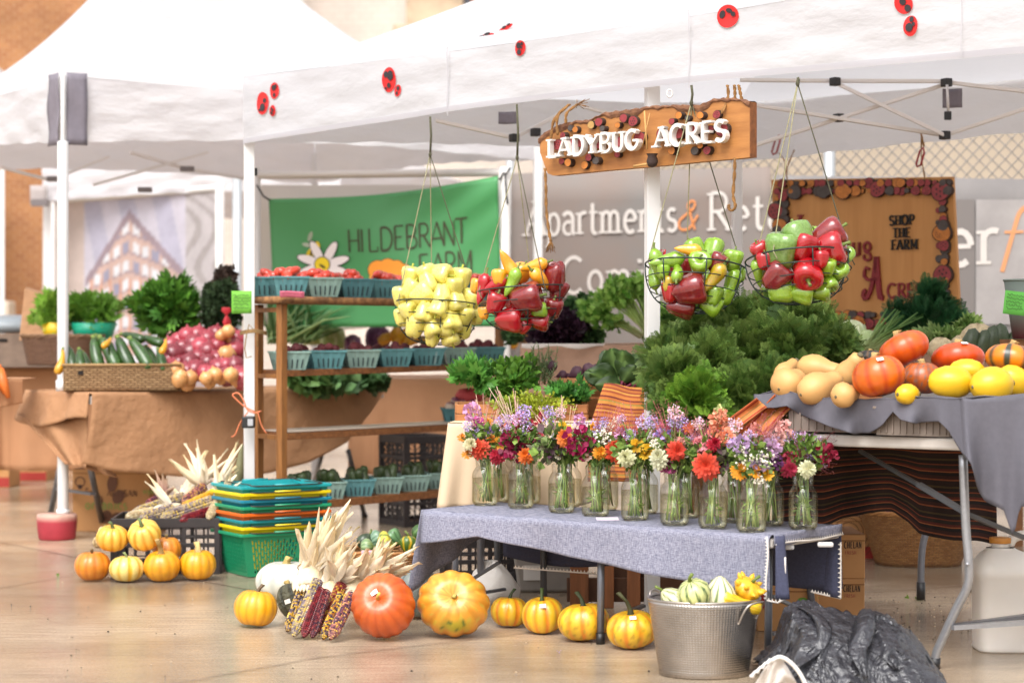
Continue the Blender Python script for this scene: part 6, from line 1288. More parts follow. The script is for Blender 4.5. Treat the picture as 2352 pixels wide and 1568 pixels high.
for k, (x, y, s, rot, lab) in enumerate(((1263, 842, .03, (0, 0, 0), 'round dark purple beet behind the rosemary'), (1325, 858, .032, (0, 1.3, .2), 'purple beet lying on the wooden crate edge'), (1352, 850, .03, (0, 1.0, -.4), 'purple beet with long stem under the beet greens'), (1292, 862, .022, (0, 1.4, 0), 'small pinkish beet beside the purple beet'))): Beet.put(P(x, y, 7.92), s, lab, None, rot)
def chard(name, px, py, Y, n, spread, L, ca, cb, label, stemc='#7a2a44'):
    mb = MB()
    for i in range(n):
        an = random.uniform(-1, 1)*spread; d = Vector((math.sin(an), random.uniform(-.6, .25), math.cos(an))).normalized(); b0 = Vector((random.uniform(-.03, .03), random.uniform(-.03, .03), -.03)); l = L*random.uniform(.7, 1.1)
        side = d.cross(Vector((random.uniform(-.4, .4), -1, .2))).normalized(); nrm = d.cross(side); c0 = np.array(srgb(ca)); c1 = np.array(srgb(cb)); k = random.uniform(.6, 1.15); w = l*.24
        mb.grid(6, 8, lambda u, v: b0+d*(l*(.3+.7*v))+side*((u-.5)*2*w*math.sin(math.pi*min(1, .08+v*.9))**.7)+nrm*(.10*l*v*v+.02*l*math.sin(v*14+i)*(abs(u-.5)*2)+.10*l*abs(u-.5))+Vector((0, 0, -.18*l*v*v)), colf=lambda u, v: tuple((c0+(c1-c0)*(1-abs(u-.5)*2)**3)*k*(.85+.3*random.random())))
        mb.tube([b0, b0+d*l*.32], .005, 5, srgb(stemc))
    return tag(ob(name, mb, leafm, loc=P(px, py, Y)), label, 'greens')
chard('beet_greens', 1435, 880, 7.75, 44, 1.3, .20, '#31491f', '#6c8a4a', 'broad dark beet greens on the crate left of the white pole'); chard('beet_greens', 1600, 800, 8.1, 16, 1.0, .14, '#3a4026', '#5c4a3c', 'reddish dark beet leaves above the carrot tops')
for k in range(1): pass
kL = (('curly_kale', 1285, 765, 9.6, (.115, .12, .075), 1500, CURL, .036, '#24141f', '#43283a', 'nearly black purple curly kale on the beige cloth'), ('curly_kale', 1240, 750, 9.7, (.05, .1, .07), 500, CURL, .034, '#24141f', '#3c2434', 'small dark purple kale clump behind the second basket'), ('curly_kale', 1330, 715, 9.8, (.05, .08, .065), 600, CURL, .032, '#3a5a34', '#5d8050', 'green curly kale rising between purple kale and celery'), ('curly_kale', 1360, 775, 9.6, (.035, .06, .035), 260, CURL, .03, '#3a5a34', '#6a8c58', 'small green kale clump at the celery foot'), ('curly_kale', 1178, 770, 10.2, (.035, .06, .03), 250, CURL, .028, '#3a5a34', '#6a8c58', 'small green kale scrap behind the right shelf leg'))
for nm, px, py, Y, r, n_, T, s, ca, cb, lab in kL: leafy(nm, lab, 'kale', px, py, Y, r, n_, T, s, ca, cb, dark=.6)
def celery(px, py, Y, tipx, tipy, n, label, lr):
    mb = MB(); o = P(px, py, Y); tp = P(tipx, tipy, Y)-o
    for i in range(n):
        e = tp+Vector((random.uniform(-.10, .10), random.uniform(-.06, .06), random.uniform(-.04, .05))); b0 = Vector((random.uniform(-.025, .025), random.uniform(-.02, .02), 0)); g0, g1, g2 = (np.array(srgb(c)) for c in ('#d9deb0', '#a3bd68', '#6d9440'))
        mb.tube([b0, b0.lerp(e, .5)+Vector((0, 0, .01)), e], [.012, .009, .004], 6, np.array([g0, g1, g2]), flat=.6); m = 26; mb.scatter(LOBED, np.array(e)*.92+RNG.normal(size=(m, 3))*.022, rots(m, .6, np.tile(tuple(e.normalized()), (m, 1))), .04, cols(m, '#4a7a28', '#93b85a', .4))
    return tag(ob('celery_bunch', mb, leafm, loc=o), label, 'celery')
celery(1500, 782, 9.3, 1430, 668, 18, 'celery bunch with pale stalks fanning up left behind the white pole', 1); celery(1480, 775, 9.5, 1380, 720, 12, 'lower celery bunch leaning left over the beige cloth', 1); celery(1530, 790, 9.2, 1560, 710, 12, 'celery stalks leaning right just behind the white pole', 1)
for k, (px, py, r) in enumerate(((1620, 742, (.12, .1, .05)), (1710, 735, (.1, .1, .05)), (1560, 745, (.06, .08, .06)))): leafy('collard_bunch', ['loose green leaves below the basket under the sign', 'loose green leaves between the two right baskets', 'small dark leaves right of the white pole'][k], 'greens', px, py, 9.2, r, 320, LOBED, .05, '#2f5226', '#6a8c48', dark=.6)
tag(ob('white_turnip', MB().lathe([(.001, -.04), (.035, -.02), (.04, 0), (.03, .028), (.001, .035)], 18), mat('turnip_white', '#cfc8b0', .4), loc=P(1688, 752, 9.1)), 'single round white turnip seen above the carrot tops', 'turnip')
# carrot tops: heaped bunches
ct = [(1560, 880, 6.95, .11), (1540, 830, 7.25, .10), (1620, 800, 7.35, .12), (1700, 770, 7.4, .12), (1780, 750, 7.4, .12), (1850, 770, 7.25, .12), (1900, 810, 7.1, .11), (1640, 860, 7.05, .13), (1730, 840, 7.1, .14), (1820, 830, 7.05, .13), (1600, 930, 6.85, .11), (1690, 920, 6.9, .11), (1550, 935, 6.9, .09), (1770, 900, 6.9, .10), (1840, 880, 6.9, .09), (1930, 790, 7.0, .06), (1800, 718, 7.4, .05)]
cl_ = ['#35561f', '#3f6024', '#4a6a2c', '#3a5c24', '#4c6e2e']
for k, (px, py, Y, s) in enumerate(ct):
    o = P(px, py, Y); n_ = int(520*s/.11); mb = MB(); d = RNG.normal(size=(n_, 3))+np.array((0, -.7, .5)); d /= np.linalg.norm(d, axis=1)[:, None]; bright = k in (10,)
    mb.scatter(FROND, d*s*(.25+.5*RNG.random((n_, 1))), rots(n_, .45, d), s*(.42+.34*RNG.random(n_)), cols(n_, '#4c7a26' if bright else cl_[k % 5], '#7ea038' if bright else '#7a9048', .6))
    if k in (4, 16): m = 14; mb.scatter(FROND, d[:m]*s*.5, rots(m, .3, d[:m]), s*.8, cols(m, '#8a5a30', '#a8924a', .4))
    tag(ob('carrot_top_bunch', mb, leafm, loc=o), 'feathery green carrot top bunch in the big heap right of the white pole' if not bright else 'lighter yellow green carrot tops low in the big heap', 'carrot tops', 'carrot top bunches' if not bright else 'lighter carrot top bunches')
wcrate(Vector((.98, 7.25, .70)), .62, .5, .16, 0, 'wooden crate hidden under the heaped carrot tops'); t = thing('side_table', 'plain table standing under the carrot tops crate', 'table', (.98, 7.3, 0))
ob('top', MB().box((0, 0, .68), (.72, .6, .03)), mat('stand_wood'), t); [ob('leg', MB().box((x, y, .332), (.04, .04, .664)), mat('stand_wood'), t) for x in (-.28, .06) for y in (-.2, .25)]
# plaid cloth over crate
plm = stripes_mat('plaid_orange', [(0, '#b0652c'), (.12, '#7a2e22'), (.2, '#c48238'), (.34, '#8a8038'), (.4, '#b86a2e'), (.52, '#6b241e'), (.6, '#c07434'), (.75, '#9a4a26'), (.84, '#c88a40'), (.93, '#8a3a24')], 2.4)
pt_ = thing('plaid_cloth', 'orange brown striped cloth draped over the crate between the herbs and white pole', 'cloth', P(1430, 950, 7.55))
def plf(u, v):
    s = 1-v; a = P(1388+115*u, 880+14*u, 7.62); b = P(1352+150*u, 985, 7.53) if s < 2 else 0; q = a.lerp(b, s) if True else a; return local(pt_, q+Vector((0, -.012*math.sin(u*11+s*2)*s, .003*math.sin(u*9))))
ob('upper_drape', MB().grid(24, 14, plf, colf=lambda u, v: (v*.9+.1*u, 0, 0)), plm, pt_, solid=.004)
ob('lower_drape', MB().grid(30, 12, lambda u, v: local(pt_, P(1350+160*u+(v*5), 1105-125*v, 7.46+.06*v)+Vector((0, -.012*math.sin(u*15), 0))), colf=lambda u, v: (v*1.3, 0, 0)), plm, pt_, solid=.004)
oc = thing('orange_woven_sash', 'orange woven sash with red stitched edge twisted beside the squash tray', 'sash', P(1740, 960, 6.5)); mstr = stripes_mat('sash_stripes', [(0, '#b0562a'), (.1, '#8a2a1c'), (.18, '#c8743a'), (.4, '#b86a34'), (.5, '#8c6a30'), (.6, '#c87a40'), (.82, '#a03422'), (.9, '#c87844')], 1.0)
for (x0, y0, x1, y1, w) in ((1798, 922, 1712, 1012, 46), (1750, 925, 1682, 975, 30)):
    ob('strip', MB().grid(6, 12, lambda u, v: local(oc, P(lerp(x0, x1, v)+(u-.5)*w*.8, lerp(y0, y1, v)+(u-.5)*w*.7, 6.5+.02*math.sin(v*5)+.02*math.sin(u*5))), colf=lambda u, v: (u, 0, 0)), mstr, oc, solid=.004)
leafy('fennel_bunch', 'feathery dark green fennel fronds piled before the framed board', 'fennel', 2120, 742, 8.3, (.11, .11, .07), 520, FROND, .075, '#1f4a2c', '#3d6c40', dark=.5)
leafy('fennel_bunch', 'top tuft of the dark green fennel pile', 'fennel', 2130, 690, 8.35, (.05, .06, .035), 140, FROND, .06, '#1c4428', '#38643c', dark=.5)
leafy('fennel_bunch', 'small dark fennel sprig left of the fennel pile', 'fennel', 2048, 716, 8.4, (.04, .05, .025), 80, FROND, .05, '#1c4428', '#38643c', dark=.5)
mb = MB()
for i in range(26):
    a = Vector((random.uniform(-.04, .04), 0, 0)); e = Vector((random.uniform(.06, .22), random.uniform(-.04, .04), random.uniform(.06, .17))); mb.tube([a, a.lerp(e, .5)+Vector((0, 0, .01)), e], [.008, .006, .003], 5, np.array([srgb('#b4c68c'), srgb('#7b9a54'), srgb('#4d7238')]))
tag(ob('fennel_stalks', mb, leafm, loc=P(2000, 800, 8.15)), 'pale green fennel stalks rising right from behind the orange squash', 'fennel')
leafy('kohlrabi_leaves', 'pale green leafy stalks between fennel and cauliflower', 'greens', 2185, 775, 8.0, (.1, .08, .05), 260, LOBED, .045, '#5a7c3c', '#a3b878', dark=.4); leafy('kohlrabi_leaves', 'light green sprig behind the cauliflower', 'greens', 2235, 742, 8.1, (.06, .06, .035), 140, LOBED, .04, '#5a7c3c', '#93ab60', dark=.4)
flm = mat('cauliflower', '#cbb894', .8, noise=(60, .25), bump=(70, .9, .006))
for k, (px, py, r) in enumerate(((2245, 775, .065), (2210, 795, .05), (2160, 800, .05))): tag(ob('cauliflower', MB().lathe([(.001, -r), (r*.9, -r*.5), (r*1.05, 0), (r*.85, r*.5), (r*.4, r*.75), (.001, r*.8)], 30, mod=lambda th, v: (1+.08*np.sin(7*th+v*20), .006*np.sin(5*th+v*25))), flm, loc=P(px, py, 7.8)), ['cream cauliflower head beside the dark green squash', 'cauliflower behind the middle orange squash', 'pale cauliflower behind the tilted orange squash'][k], 'cauliflower')
dg = mat('dark_squash_skin', '#35402e', .4, noise=(12, .5), col2='#5c6c48', rnd=.25)
DS = Veg('marrow', 'squash', [single('marrow', lambda: MB().lathe([(.001, -1), (.3, -.9), (.42, -.5), (.42, .3), (.3, .8), (.001, .98)], 14), dg)])
for k, (x, y, a) in enumerate(((2225, 795, .3), (2252, 797, .4), (2278, 790, .1), (2300, 785, -.1), (2325, 790, .5), (2348, 785, .6), (2365, 800, .4))): DS.put(P(x, y, 7.5), .075, 'dark green marrow standing behind the right hand squash', 'dark green marrows behind the squash', (.2, a, 0))
t = thing('pulp_pot', 'grey pulp pot at the right edge with maroon lower half', 'pot', P(2350, 765, 7.2)); ob('body', MB().lathe([(.035, -.02), (.05, .08), (.066, .19)], 20, colf=lambda th, v: np.tile(srgb('#6f7a72') if v > .4 else srgb('#5c1a26'), (20, 1))), mat('pot_two', vcol=True, rough=.6), t, solid=.004)
ob('rim', MB().tube([(.068*math.cos(a), .068*math.sin(a), .19) for a in np.linspace(0, 6.283, 20, endpoint=False)], .004, 5, closed=True), mat('pulp_grey', '#7c8780', .7), t)
tag(ob('pot_stand', MB().box((0, 0, 0), (.16, .2, .05)), mat('stand_wood'), loc=P(2362, 795, 7.3)), 'small block under the grey pot at the right edge', 'block')
card('price_card', 2332, 696, 7.05, 52, 54, '#5fae48', 'bright green handwritten card hung on the grey pot at right', .15, 5, rot=(0, .12, 0))
card('price_tag', 1522, 588, 7.38, 14, 30, '#c8242c', 'small red card on the white centre pole above the peppers', 0, 1, ink='#e8dcd8')
# ================================================================ PUMPKINS AND SQUASH
pkm = mat('pumpkin_skin', vcol=True, rough=.34, noise=(9, .24), coat=.25, bump=(12, .12, .006)); wartm = mat('warty_skin', vcol=True, rough=.6, noise=(30, .4), bump=(38, 1, .02))
psm = mat('pumpkin_stem', vcol=True, rough=.7, noise=(50, .3), bump=(60, .5, .004)); stk = mat('sticker', '#d6cfc6', .5)
def pumpkin(px, by, w, h, label, body, groove, ribs=10, deep=.10, stem=('#6a5a34', .35, .14), tilt=(0, 0), z=0, Y=None, m=None, stripe=None, name='pumpkin', cat='pumpkin', top=.3, spots=None, sticker=None, loc=None, sq=.85, rz=None):
    """w,h in picture units; by = base line"""
    if Y is None: Y = F*(H-z)/(by-HY)
    r = w/2/F*Y; hh = h/2/F*Y; c = P(px, by-h/2, Y+r*.25) if loc is None else loc; hr = hh/r
    if loc is None: c.z = z+hh if z is not None else c.z
    t = thing(name, label, cat, c, rot=(tilt[0], tilt[1], random.random()*6 if rz is None else rz)); a, b = np.array(srgb(body)), np.array(srgb(groove)); ph = random.random()
    def mod(th, v):
        g = np.abs(np.sin(ribs*th/2+ph)); q = math.sin(math.pi*v)**.6; return (1-deep*(1-g**.7)*q+.02*np.sin(th+ph)+.012*np.sin(2*th+ph*5), .012*hr*np.sin(3*th+ph))
    N_ = 22; prof = []
    for i in range(N_+1):
        ang = math.pi*i/N_; rr = max(.012, math.sin(ang))**sq; zc = -math.cos(ang)*hr; zc -= top*hr*math.exp(-(rr/.33)**2)*(1 if zc > 0 else -.6); prof.append((rr, zc))
    st = np.array(srgb(stripe)) if stripe else None; sp = np.array(srgb(spots)) if spots else None
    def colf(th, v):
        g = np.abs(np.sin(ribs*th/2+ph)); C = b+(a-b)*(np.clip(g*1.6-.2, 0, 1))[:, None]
        if st is not None:
            k = (np.abs(np.sin(ribs*th/4+ph/2)) < .22)[:, None]; C = np.where(k, st, C)
        if sp is not None:
            k = ((np.sin(9*th+v*31)+np.sin(17*th-v*23+2)) > 1.15)[:, None]; C = np.where(k, sp, C)
        if label.startswith('large pale'):
            dt = np.angle(np.exp(1j*(th+1.45))); k = np.exp(-(dt/.55)**2-((v-.68)/.09)**2)[:, None]*1.1; C = C+(np.array(srgb('#a8a022'))-C)*np.clip(k, 0, .9); C = np.where((k > .5) & (np.sin(th*37+v*90)*np.sin(th*23-v*61) > .45)[:, None], np.array(srgb('#5c6a1c')), C)
        return C
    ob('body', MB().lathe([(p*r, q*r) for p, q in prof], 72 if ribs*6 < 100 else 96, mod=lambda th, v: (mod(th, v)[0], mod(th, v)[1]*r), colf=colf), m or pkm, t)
    sc, sl_, sr = stem; z1 = hr*r*(1-top)*.97; n6 = 6; sc = np.array(srgb(sc)); sl_ *= r; sr *= r
    pts = [(0, 0, z1-.02*r), (0, 0, z1+sl_*.25), (sl_*.12, 0, z1+sl_*.6), (sl_*.45, sl_*.05, z1+sl_)]
    mb = MB(); V = []; n = 15
    for i, (p, k) in enumerate(zip(pts, (1.7, 1.0, .8, .95))):
        for j in range(n): q = 2*math.pi*j/n; s = sr*k*(1+.16*math.cos(5*q+i*.3)); V.append((p[0]+s*math.cos(q), p[1]+s*math.sin(q), p[2]+(0 if i < 3 else -.3*s*math.cos(q))))
    f = np.array([(i*n+j, i*n+(j+1) % n, (i+1)*n+(j+1) % n, (i+1)*n+j) for i in range(3) for j in range(n)]); mb.add(V, [f, np.array([[3*n+j for j in range(n)]])], np.repeat(np.array([sc*.8, sc, sc*1.05, sc*1.5]), n, 0), True); ob('stem', mb, psm, t)
    if sticker:
        inv = t.rotation_euler.to_matrix().inverted(); d = inv@Vector((sticker[0], -1, sticker[1])).normalized(); rr = .010*(1 if r < .09 else 1.2)
        # lie on the skin: push the sticker out to the local radius
        th = math.atan2(d.y, d.x); el = math.asin(d.z); best = min(range(N_+1), key=lambda i: abs(math.atan2(prof[i][1], prof[i][0])-el)); rad = Vector((prof[best][0]*math.cos(th), prof[best][0]*math.sin(th), prof[best][1]))*r*1.006
        nn = Vector((rad.x, rad.y, rad.z/(hr*hr))).normalized(); qn = nn.to_track_quat('Z', 'Y').to_matrix(); ms = MB(); ms.grid(3, 3, lambda u, v: rad+nn*.0035+qn@Vector(((u-.5)*rr*2.2, (v-.5)*rr*1.6, 0))); so2 = ob('sticker', ms, stk, t)
    return t
stb, std = ('#7a6a44', .42, .12), ('#55623a', .5, .11)
# left group
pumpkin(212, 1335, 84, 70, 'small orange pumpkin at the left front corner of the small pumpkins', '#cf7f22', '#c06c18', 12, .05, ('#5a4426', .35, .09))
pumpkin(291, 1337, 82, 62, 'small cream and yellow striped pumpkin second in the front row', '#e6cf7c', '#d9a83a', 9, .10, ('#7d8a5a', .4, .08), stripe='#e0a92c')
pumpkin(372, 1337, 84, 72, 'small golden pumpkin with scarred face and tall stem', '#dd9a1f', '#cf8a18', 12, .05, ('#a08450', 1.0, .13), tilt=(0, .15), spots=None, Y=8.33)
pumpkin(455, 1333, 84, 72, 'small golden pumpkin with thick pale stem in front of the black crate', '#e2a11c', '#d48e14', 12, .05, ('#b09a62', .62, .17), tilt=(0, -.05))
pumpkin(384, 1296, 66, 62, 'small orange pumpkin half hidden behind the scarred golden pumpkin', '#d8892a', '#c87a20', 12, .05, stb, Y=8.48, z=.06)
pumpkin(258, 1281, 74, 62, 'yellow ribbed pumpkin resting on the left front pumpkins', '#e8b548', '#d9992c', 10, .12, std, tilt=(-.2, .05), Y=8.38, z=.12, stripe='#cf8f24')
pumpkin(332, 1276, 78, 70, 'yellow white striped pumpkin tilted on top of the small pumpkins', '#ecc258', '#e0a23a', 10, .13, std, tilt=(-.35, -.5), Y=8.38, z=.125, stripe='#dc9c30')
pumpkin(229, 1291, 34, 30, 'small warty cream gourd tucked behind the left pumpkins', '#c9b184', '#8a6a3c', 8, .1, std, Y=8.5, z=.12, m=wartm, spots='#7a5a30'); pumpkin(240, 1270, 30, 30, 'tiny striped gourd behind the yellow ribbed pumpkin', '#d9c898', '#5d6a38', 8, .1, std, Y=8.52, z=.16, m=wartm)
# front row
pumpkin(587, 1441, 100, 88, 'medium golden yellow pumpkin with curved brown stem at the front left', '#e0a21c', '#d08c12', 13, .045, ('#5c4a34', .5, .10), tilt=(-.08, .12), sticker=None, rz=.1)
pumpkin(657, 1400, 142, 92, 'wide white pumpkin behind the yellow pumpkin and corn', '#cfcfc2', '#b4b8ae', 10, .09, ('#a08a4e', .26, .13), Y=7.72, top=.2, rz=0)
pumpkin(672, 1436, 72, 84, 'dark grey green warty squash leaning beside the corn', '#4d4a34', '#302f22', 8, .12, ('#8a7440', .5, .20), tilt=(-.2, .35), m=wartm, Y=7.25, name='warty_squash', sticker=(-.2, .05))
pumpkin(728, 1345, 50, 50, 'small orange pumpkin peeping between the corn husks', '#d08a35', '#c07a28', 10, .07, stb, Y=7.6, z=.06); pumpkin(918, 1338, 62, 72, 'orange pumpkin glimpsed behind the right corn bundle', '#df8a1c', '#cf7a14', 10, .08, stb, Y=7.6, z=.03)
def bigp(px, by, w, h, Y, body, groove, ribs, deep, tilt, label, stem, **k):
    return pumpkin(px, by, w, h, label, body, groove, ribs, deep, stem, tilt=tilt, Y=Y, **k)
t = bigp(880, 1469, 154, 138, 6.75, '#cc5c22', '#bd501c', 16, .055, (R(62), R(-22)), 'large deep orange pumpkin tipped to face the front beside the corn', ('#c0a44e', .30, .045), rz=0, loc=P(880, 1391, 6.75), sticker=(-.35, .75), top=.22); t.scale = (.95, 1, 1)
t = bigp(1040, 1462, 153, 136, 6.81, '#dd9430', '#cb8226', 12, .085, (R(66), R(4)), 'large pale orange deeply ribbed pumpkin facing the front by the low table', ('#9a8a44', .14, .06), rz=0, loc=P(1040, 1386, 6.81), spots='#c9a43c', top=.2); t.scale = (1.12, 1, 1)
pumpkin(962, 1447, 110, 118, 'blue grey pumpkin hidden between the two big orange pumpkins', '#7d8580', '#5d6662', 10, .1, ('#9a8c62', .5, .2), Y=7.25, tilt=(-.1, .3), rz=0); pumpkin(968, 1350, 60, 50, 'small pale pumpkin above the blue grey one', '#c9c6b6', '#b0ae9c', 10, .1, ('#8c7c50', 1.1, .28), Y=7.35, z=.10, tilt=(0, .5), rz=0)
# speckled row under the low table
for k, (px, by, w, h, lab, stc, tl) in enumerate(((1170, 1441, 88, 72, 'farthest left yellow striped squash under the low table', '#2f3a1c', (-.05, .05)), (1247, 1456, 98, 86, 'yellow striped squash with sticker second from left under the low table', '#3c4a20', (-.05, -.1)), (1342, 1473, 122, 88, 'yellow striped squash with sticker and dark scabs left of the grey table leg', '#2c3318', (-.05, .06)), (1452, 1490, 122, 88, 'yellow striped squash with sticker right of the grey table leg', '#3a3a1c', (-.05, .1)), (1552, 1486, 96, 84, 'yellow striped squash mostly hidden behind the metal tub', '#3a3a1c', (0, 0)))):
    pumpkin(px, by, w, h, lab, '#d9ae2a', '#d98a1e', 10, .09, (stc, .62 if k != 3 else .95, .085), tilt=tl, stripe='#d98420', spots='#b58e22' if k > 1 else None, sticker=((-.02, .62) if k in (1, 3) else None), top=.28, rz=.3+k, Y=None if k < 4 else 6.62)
# squash on the white table tray (rests about z .80)
zt_ = .80
def tsq(px, cy, w, h, lab, body, groove, ribs, deep, stem, Y, **k):
    Y += max(0, .32*(2210-px)/460)
    return pumpkin(px, cy+h/2, w, h, lab, body, groove, ribs, deep, stem, Y=Y, z=None, loc=P(px, cy, Y), **k)
or1, or2 = '#cc5412', '#b8420c'; cork = ('#9a7c4c', .22, .17)
tsq(2018, 864, 122, 96, 'bright orange squash with price sticker in the centre front of the tray', '#d2600f', or2, 9, .03, cork, 6.12, sticker=(-.1, .85), tilt=(-.15, -.2), top=.12, name='orange_squash', cat='squash', rz=0)
tsq(2076, 803, 122, 78, 'orange red squash tilted on top of the others', or1, or2, 9, .03, cork, 6.35, tilt=(-.2, -.45), top=.15, name='orange_squash', cat='squash', stripe=None, rz=0)
tsq(2200, 824, 122, 72, 'flat orange squash with price label at right', '#c44410', or2, 9, .03, cork, 6.45, tilt=(-.25, 0), top=.15, name='orange_squash', cat='squash', sticker=(0.15, .95), rz=0)
tsq(2118, 868, 92, 76, 'brown scarred orange squash between the bright ones', '#b0561c', '#8a4a2c', 9, .03, cork, 6.28, name='orange_squash', cat='squash', spots='#7d5a4a', top=.12)
tsq(2322, 824, 118, 70, 'dark green and orange patched squash at the right', '#d0780f', '#3c3c30', 8, .04, cork, 6.3, name='patched_squash', cat='squash', tilt=(-.15, .1), stripe='#35382c', top=.15)
tsq(1998, 822, 62, 40, 'very dark warty squash behind the butternut squash', '#2c2c2a', '#5c4430', 10, .08, cork, 6.6, name='dark_squash', cat='squash', m=wartm)
bum = mat('butternut_skin', '#c99a5e', .5, noise=(8, .12), bump=(10, .1, .004)); spm = mat('spaghetti_skin', '#dfb01c', .4, noise=(9, .1), coat=.15)
def oblong(px, cy, L, r, ang, dep, Y, lab, m, kind):
    Y += max(0, .32*(2210-px)/460)
    t = thing('butternut_squash' if kind == 'n' else 'spaghetti_squash', lab, 'squash', P(px, cy, Y)); u = Vector((math.cos(R(ang)), dep, math.sin(R(ang)))).normalized(); t.rotation_euler = u.to_track_quat('Z', 'Y').to_euler(); k = 1/F*Y
    pr = [(.02, -1), (.35, -.97), (.72, -.8), (.97, -.45), (1, -.15), (.86, .15), (.68, .4), (.62, .7), (.55, .9), (.3, 1), (.1, 1.01)] if kind == 'n' else [(.02, -1), (.4, -.93), (.75, -.7), (.97, -.3), (1, 0), (.97, .3), (.75, .7), (.4, .93), (.05, 1)]
    ob('body', MB().lathe([(a*r*k, b*L*k) for a, b in pr], 28, mod=lambda th, v: (1+.02*np.sin(5*th), 0)), m, t)
    ob('stem', MB().tube([(0, 0, L*k*.98), (0, 0, L*k*1.0+.008)], [.012, .009], 8), mat('stem_grey', '#6a6248', .8, noise=(60, .4)), t); ob('blossom_scar', MB().tube([(0, 0, -L*k*.985), (0, 0, -L*k*1.01)], [.006, .004], 10), mat('stem_grey'), t); return t
oblong(1813, 880, 42, 40, 25, .9, 6.25, 'butternut squash at the far left of the tray with its round end forward', bum, 'n'); oblong(1884, 888, 58, 38, 20, .5, 6.2, 'long butternut squash lying second from left in the tray front', bum, 'n')
oblong(1884, 848, 55, 32, -10, -.5, 6.4, 'butternut squash with dark stem on top of the left ones', bum, 'n'); oblong(1950, 852, 48, 30, 60, -.6, 6.35, 'upright butternut squash squeezed beside the orange squash', bum, 'n')
oblong(1942, 906, 34, 30, 10, .8, 6.08, 'small butternut squash low against the grey cloth', bum, 'n'); oblong(1806, 850, 34, 22, 40, .4, 6.45, 'butternut squash neck showing behind the leftmost one', bum, 'n')
oblong(2184, 878, 52, 38, -3, -.1, 6.1, 'yellow spaghetti squash lying with dark ends in the tray front', spm, 's'); oblong(2278, 884, 52, 42, 5, .35, 6.05, 'large smooth yellow spaghetti squash right of the front one', spm, 's')
oblong(2220, 852, 42, 28, 0, -.4, 6.3, 'yellow spaghetti squash behind the two front yellow ones', spm, 's'); oblong(2328, 876, 44, 36, -30, .3, 6.2, 'deep yellow spaghetti squash near the right edge', spm, 's'); oblong(2084, 905, 30, 24, 0, .6, 6.05, 'yellow squash top just showing over the grey cloth', spm, 's'); oblong(2365, 880, 30, 34, 0, .6, 6.2, 'yellow squash cut by the right picture edge', spm, 's')
# ================================================================ METAL TUB WITH GOURDS
def hammered():
    m = mat('hammered_steel', '#b2aaa2', .26, metal=.95, noise=(6, .35)); t_, N, L, b = nodes_of(m); tc = N.new('ShaderNodeAttribute'); tc.attribute_name = 'Col'; vo_ = N.new('ShaderNodeTexVoronoi'); vo_.inputs['Scale'].default_value = 1; vo_.inputs['Randomness'].default_value = .15
    L.new(tc.outputs['Color'], vo_.inputs['Vector']); r = N.new('ShaderNodeMapRange'); r.inputs[1].default_value = .1; r.inputs[2].default_value = .5; L.new(vo_.outputs['Distance'], r.inputs[0]); bp = N.new('ShaderNodeBump'); bp.inputs['Strength'].default_value = .4; bp.inputs['Distance'].default_value = .002; L.new(r.outputs[0], bp.inputs['Height']); L.new(bp.outputs[0], b.inputs['Normal']); return m
tb_ = G(1625, 1561); tub = thing('metal_tub', 'hammered steel oval tub full of striped gourds at the front right', 'tub', tb_+Vector((0, .11, 0))); K = 1/F*tb_.y
rb_, rt_, hh_ = 102*K, 131*K, 178*K; n, rows = 80, 14; V, C = [], []
for j in range(rows+1):
    v = j/rows; r = lerp(rb_, rt_, v**.9)+(.004 if j == 0 else 0)
    for i in range(n+1): a = 2*math.pi*i/n; V.append((r*math.cos(a), r*.82*math.sin(a), hh_*v)); C.append((i*1.4, v*32, 0))
mb = MB().add(V, np.array([(j*(n+1)+i, j*(n+1)+i+1, (j+1)*(n+1)+i+1, (j+1)*(n+1)+i) for j in range(rows) for i in range(n)]), np.array(C)); ob('wall', mb, hammered(), tub, solid=.002)
stl = mat('steel_rim', '#b3a9a0', .3, metal=.9, noise=(20, .2)); ob('rim', MB().tube([(rt_*math.cos(a), rt_*.82*math.sin(a), hh_) for a in np.linspace(0, 2*math.pi, 60, endpoint=False)], .004, 8, closed=True), stl, tub); ob('base_ring', MB().tube([(rb_*math.cos(a), rb_*.82*math.sin(a), .004) for a in np.linspace(0, 2*math.pi, 50, endpoint=False)], .004, 6, closed=True).lathe([(0, .006), (rb_, .006)], 40, sy=.82), stl, tub)
def tubp(ang, v, o=.003): r = lerp(rb_, rt_, v**.9)+o; return Vector((r*math.cos(R(ang)), r*.82*math.sin(R(ang)), hh_*v))
hp = smooth([tubp(-55, .72), tubp(-54, .84, .012), tubp(-50, .965, .022), tubp(-38, 1.0, .03), tubp(-26, .97, .022), tubp(-22, .86, .01), tubp(-22, .76)]); ob('handle', MB().tube(hp, .0035, 8), stl, tub)
ob('handle', MB().tube(smooth([tubp(125, .72), tubp(128, .9, .012), tubp(134, 1.03, .02), tubp(145, 1.03, .02), tubp(151, .9, .012), tubp(154, .72)]), .0035, 8), stl, tub); o = tub.children[-2]; ob('rivets', MB().lathe([(0, 0), (.005, 0), (.004, .003), (0, .004)], 10, c=tubp(-55, .72, .002)).lathe([(0, 0), (.005, 0), (.004, .003), (0, .004)], 10, c=tubp(-22, .76, .002)), stl, o)
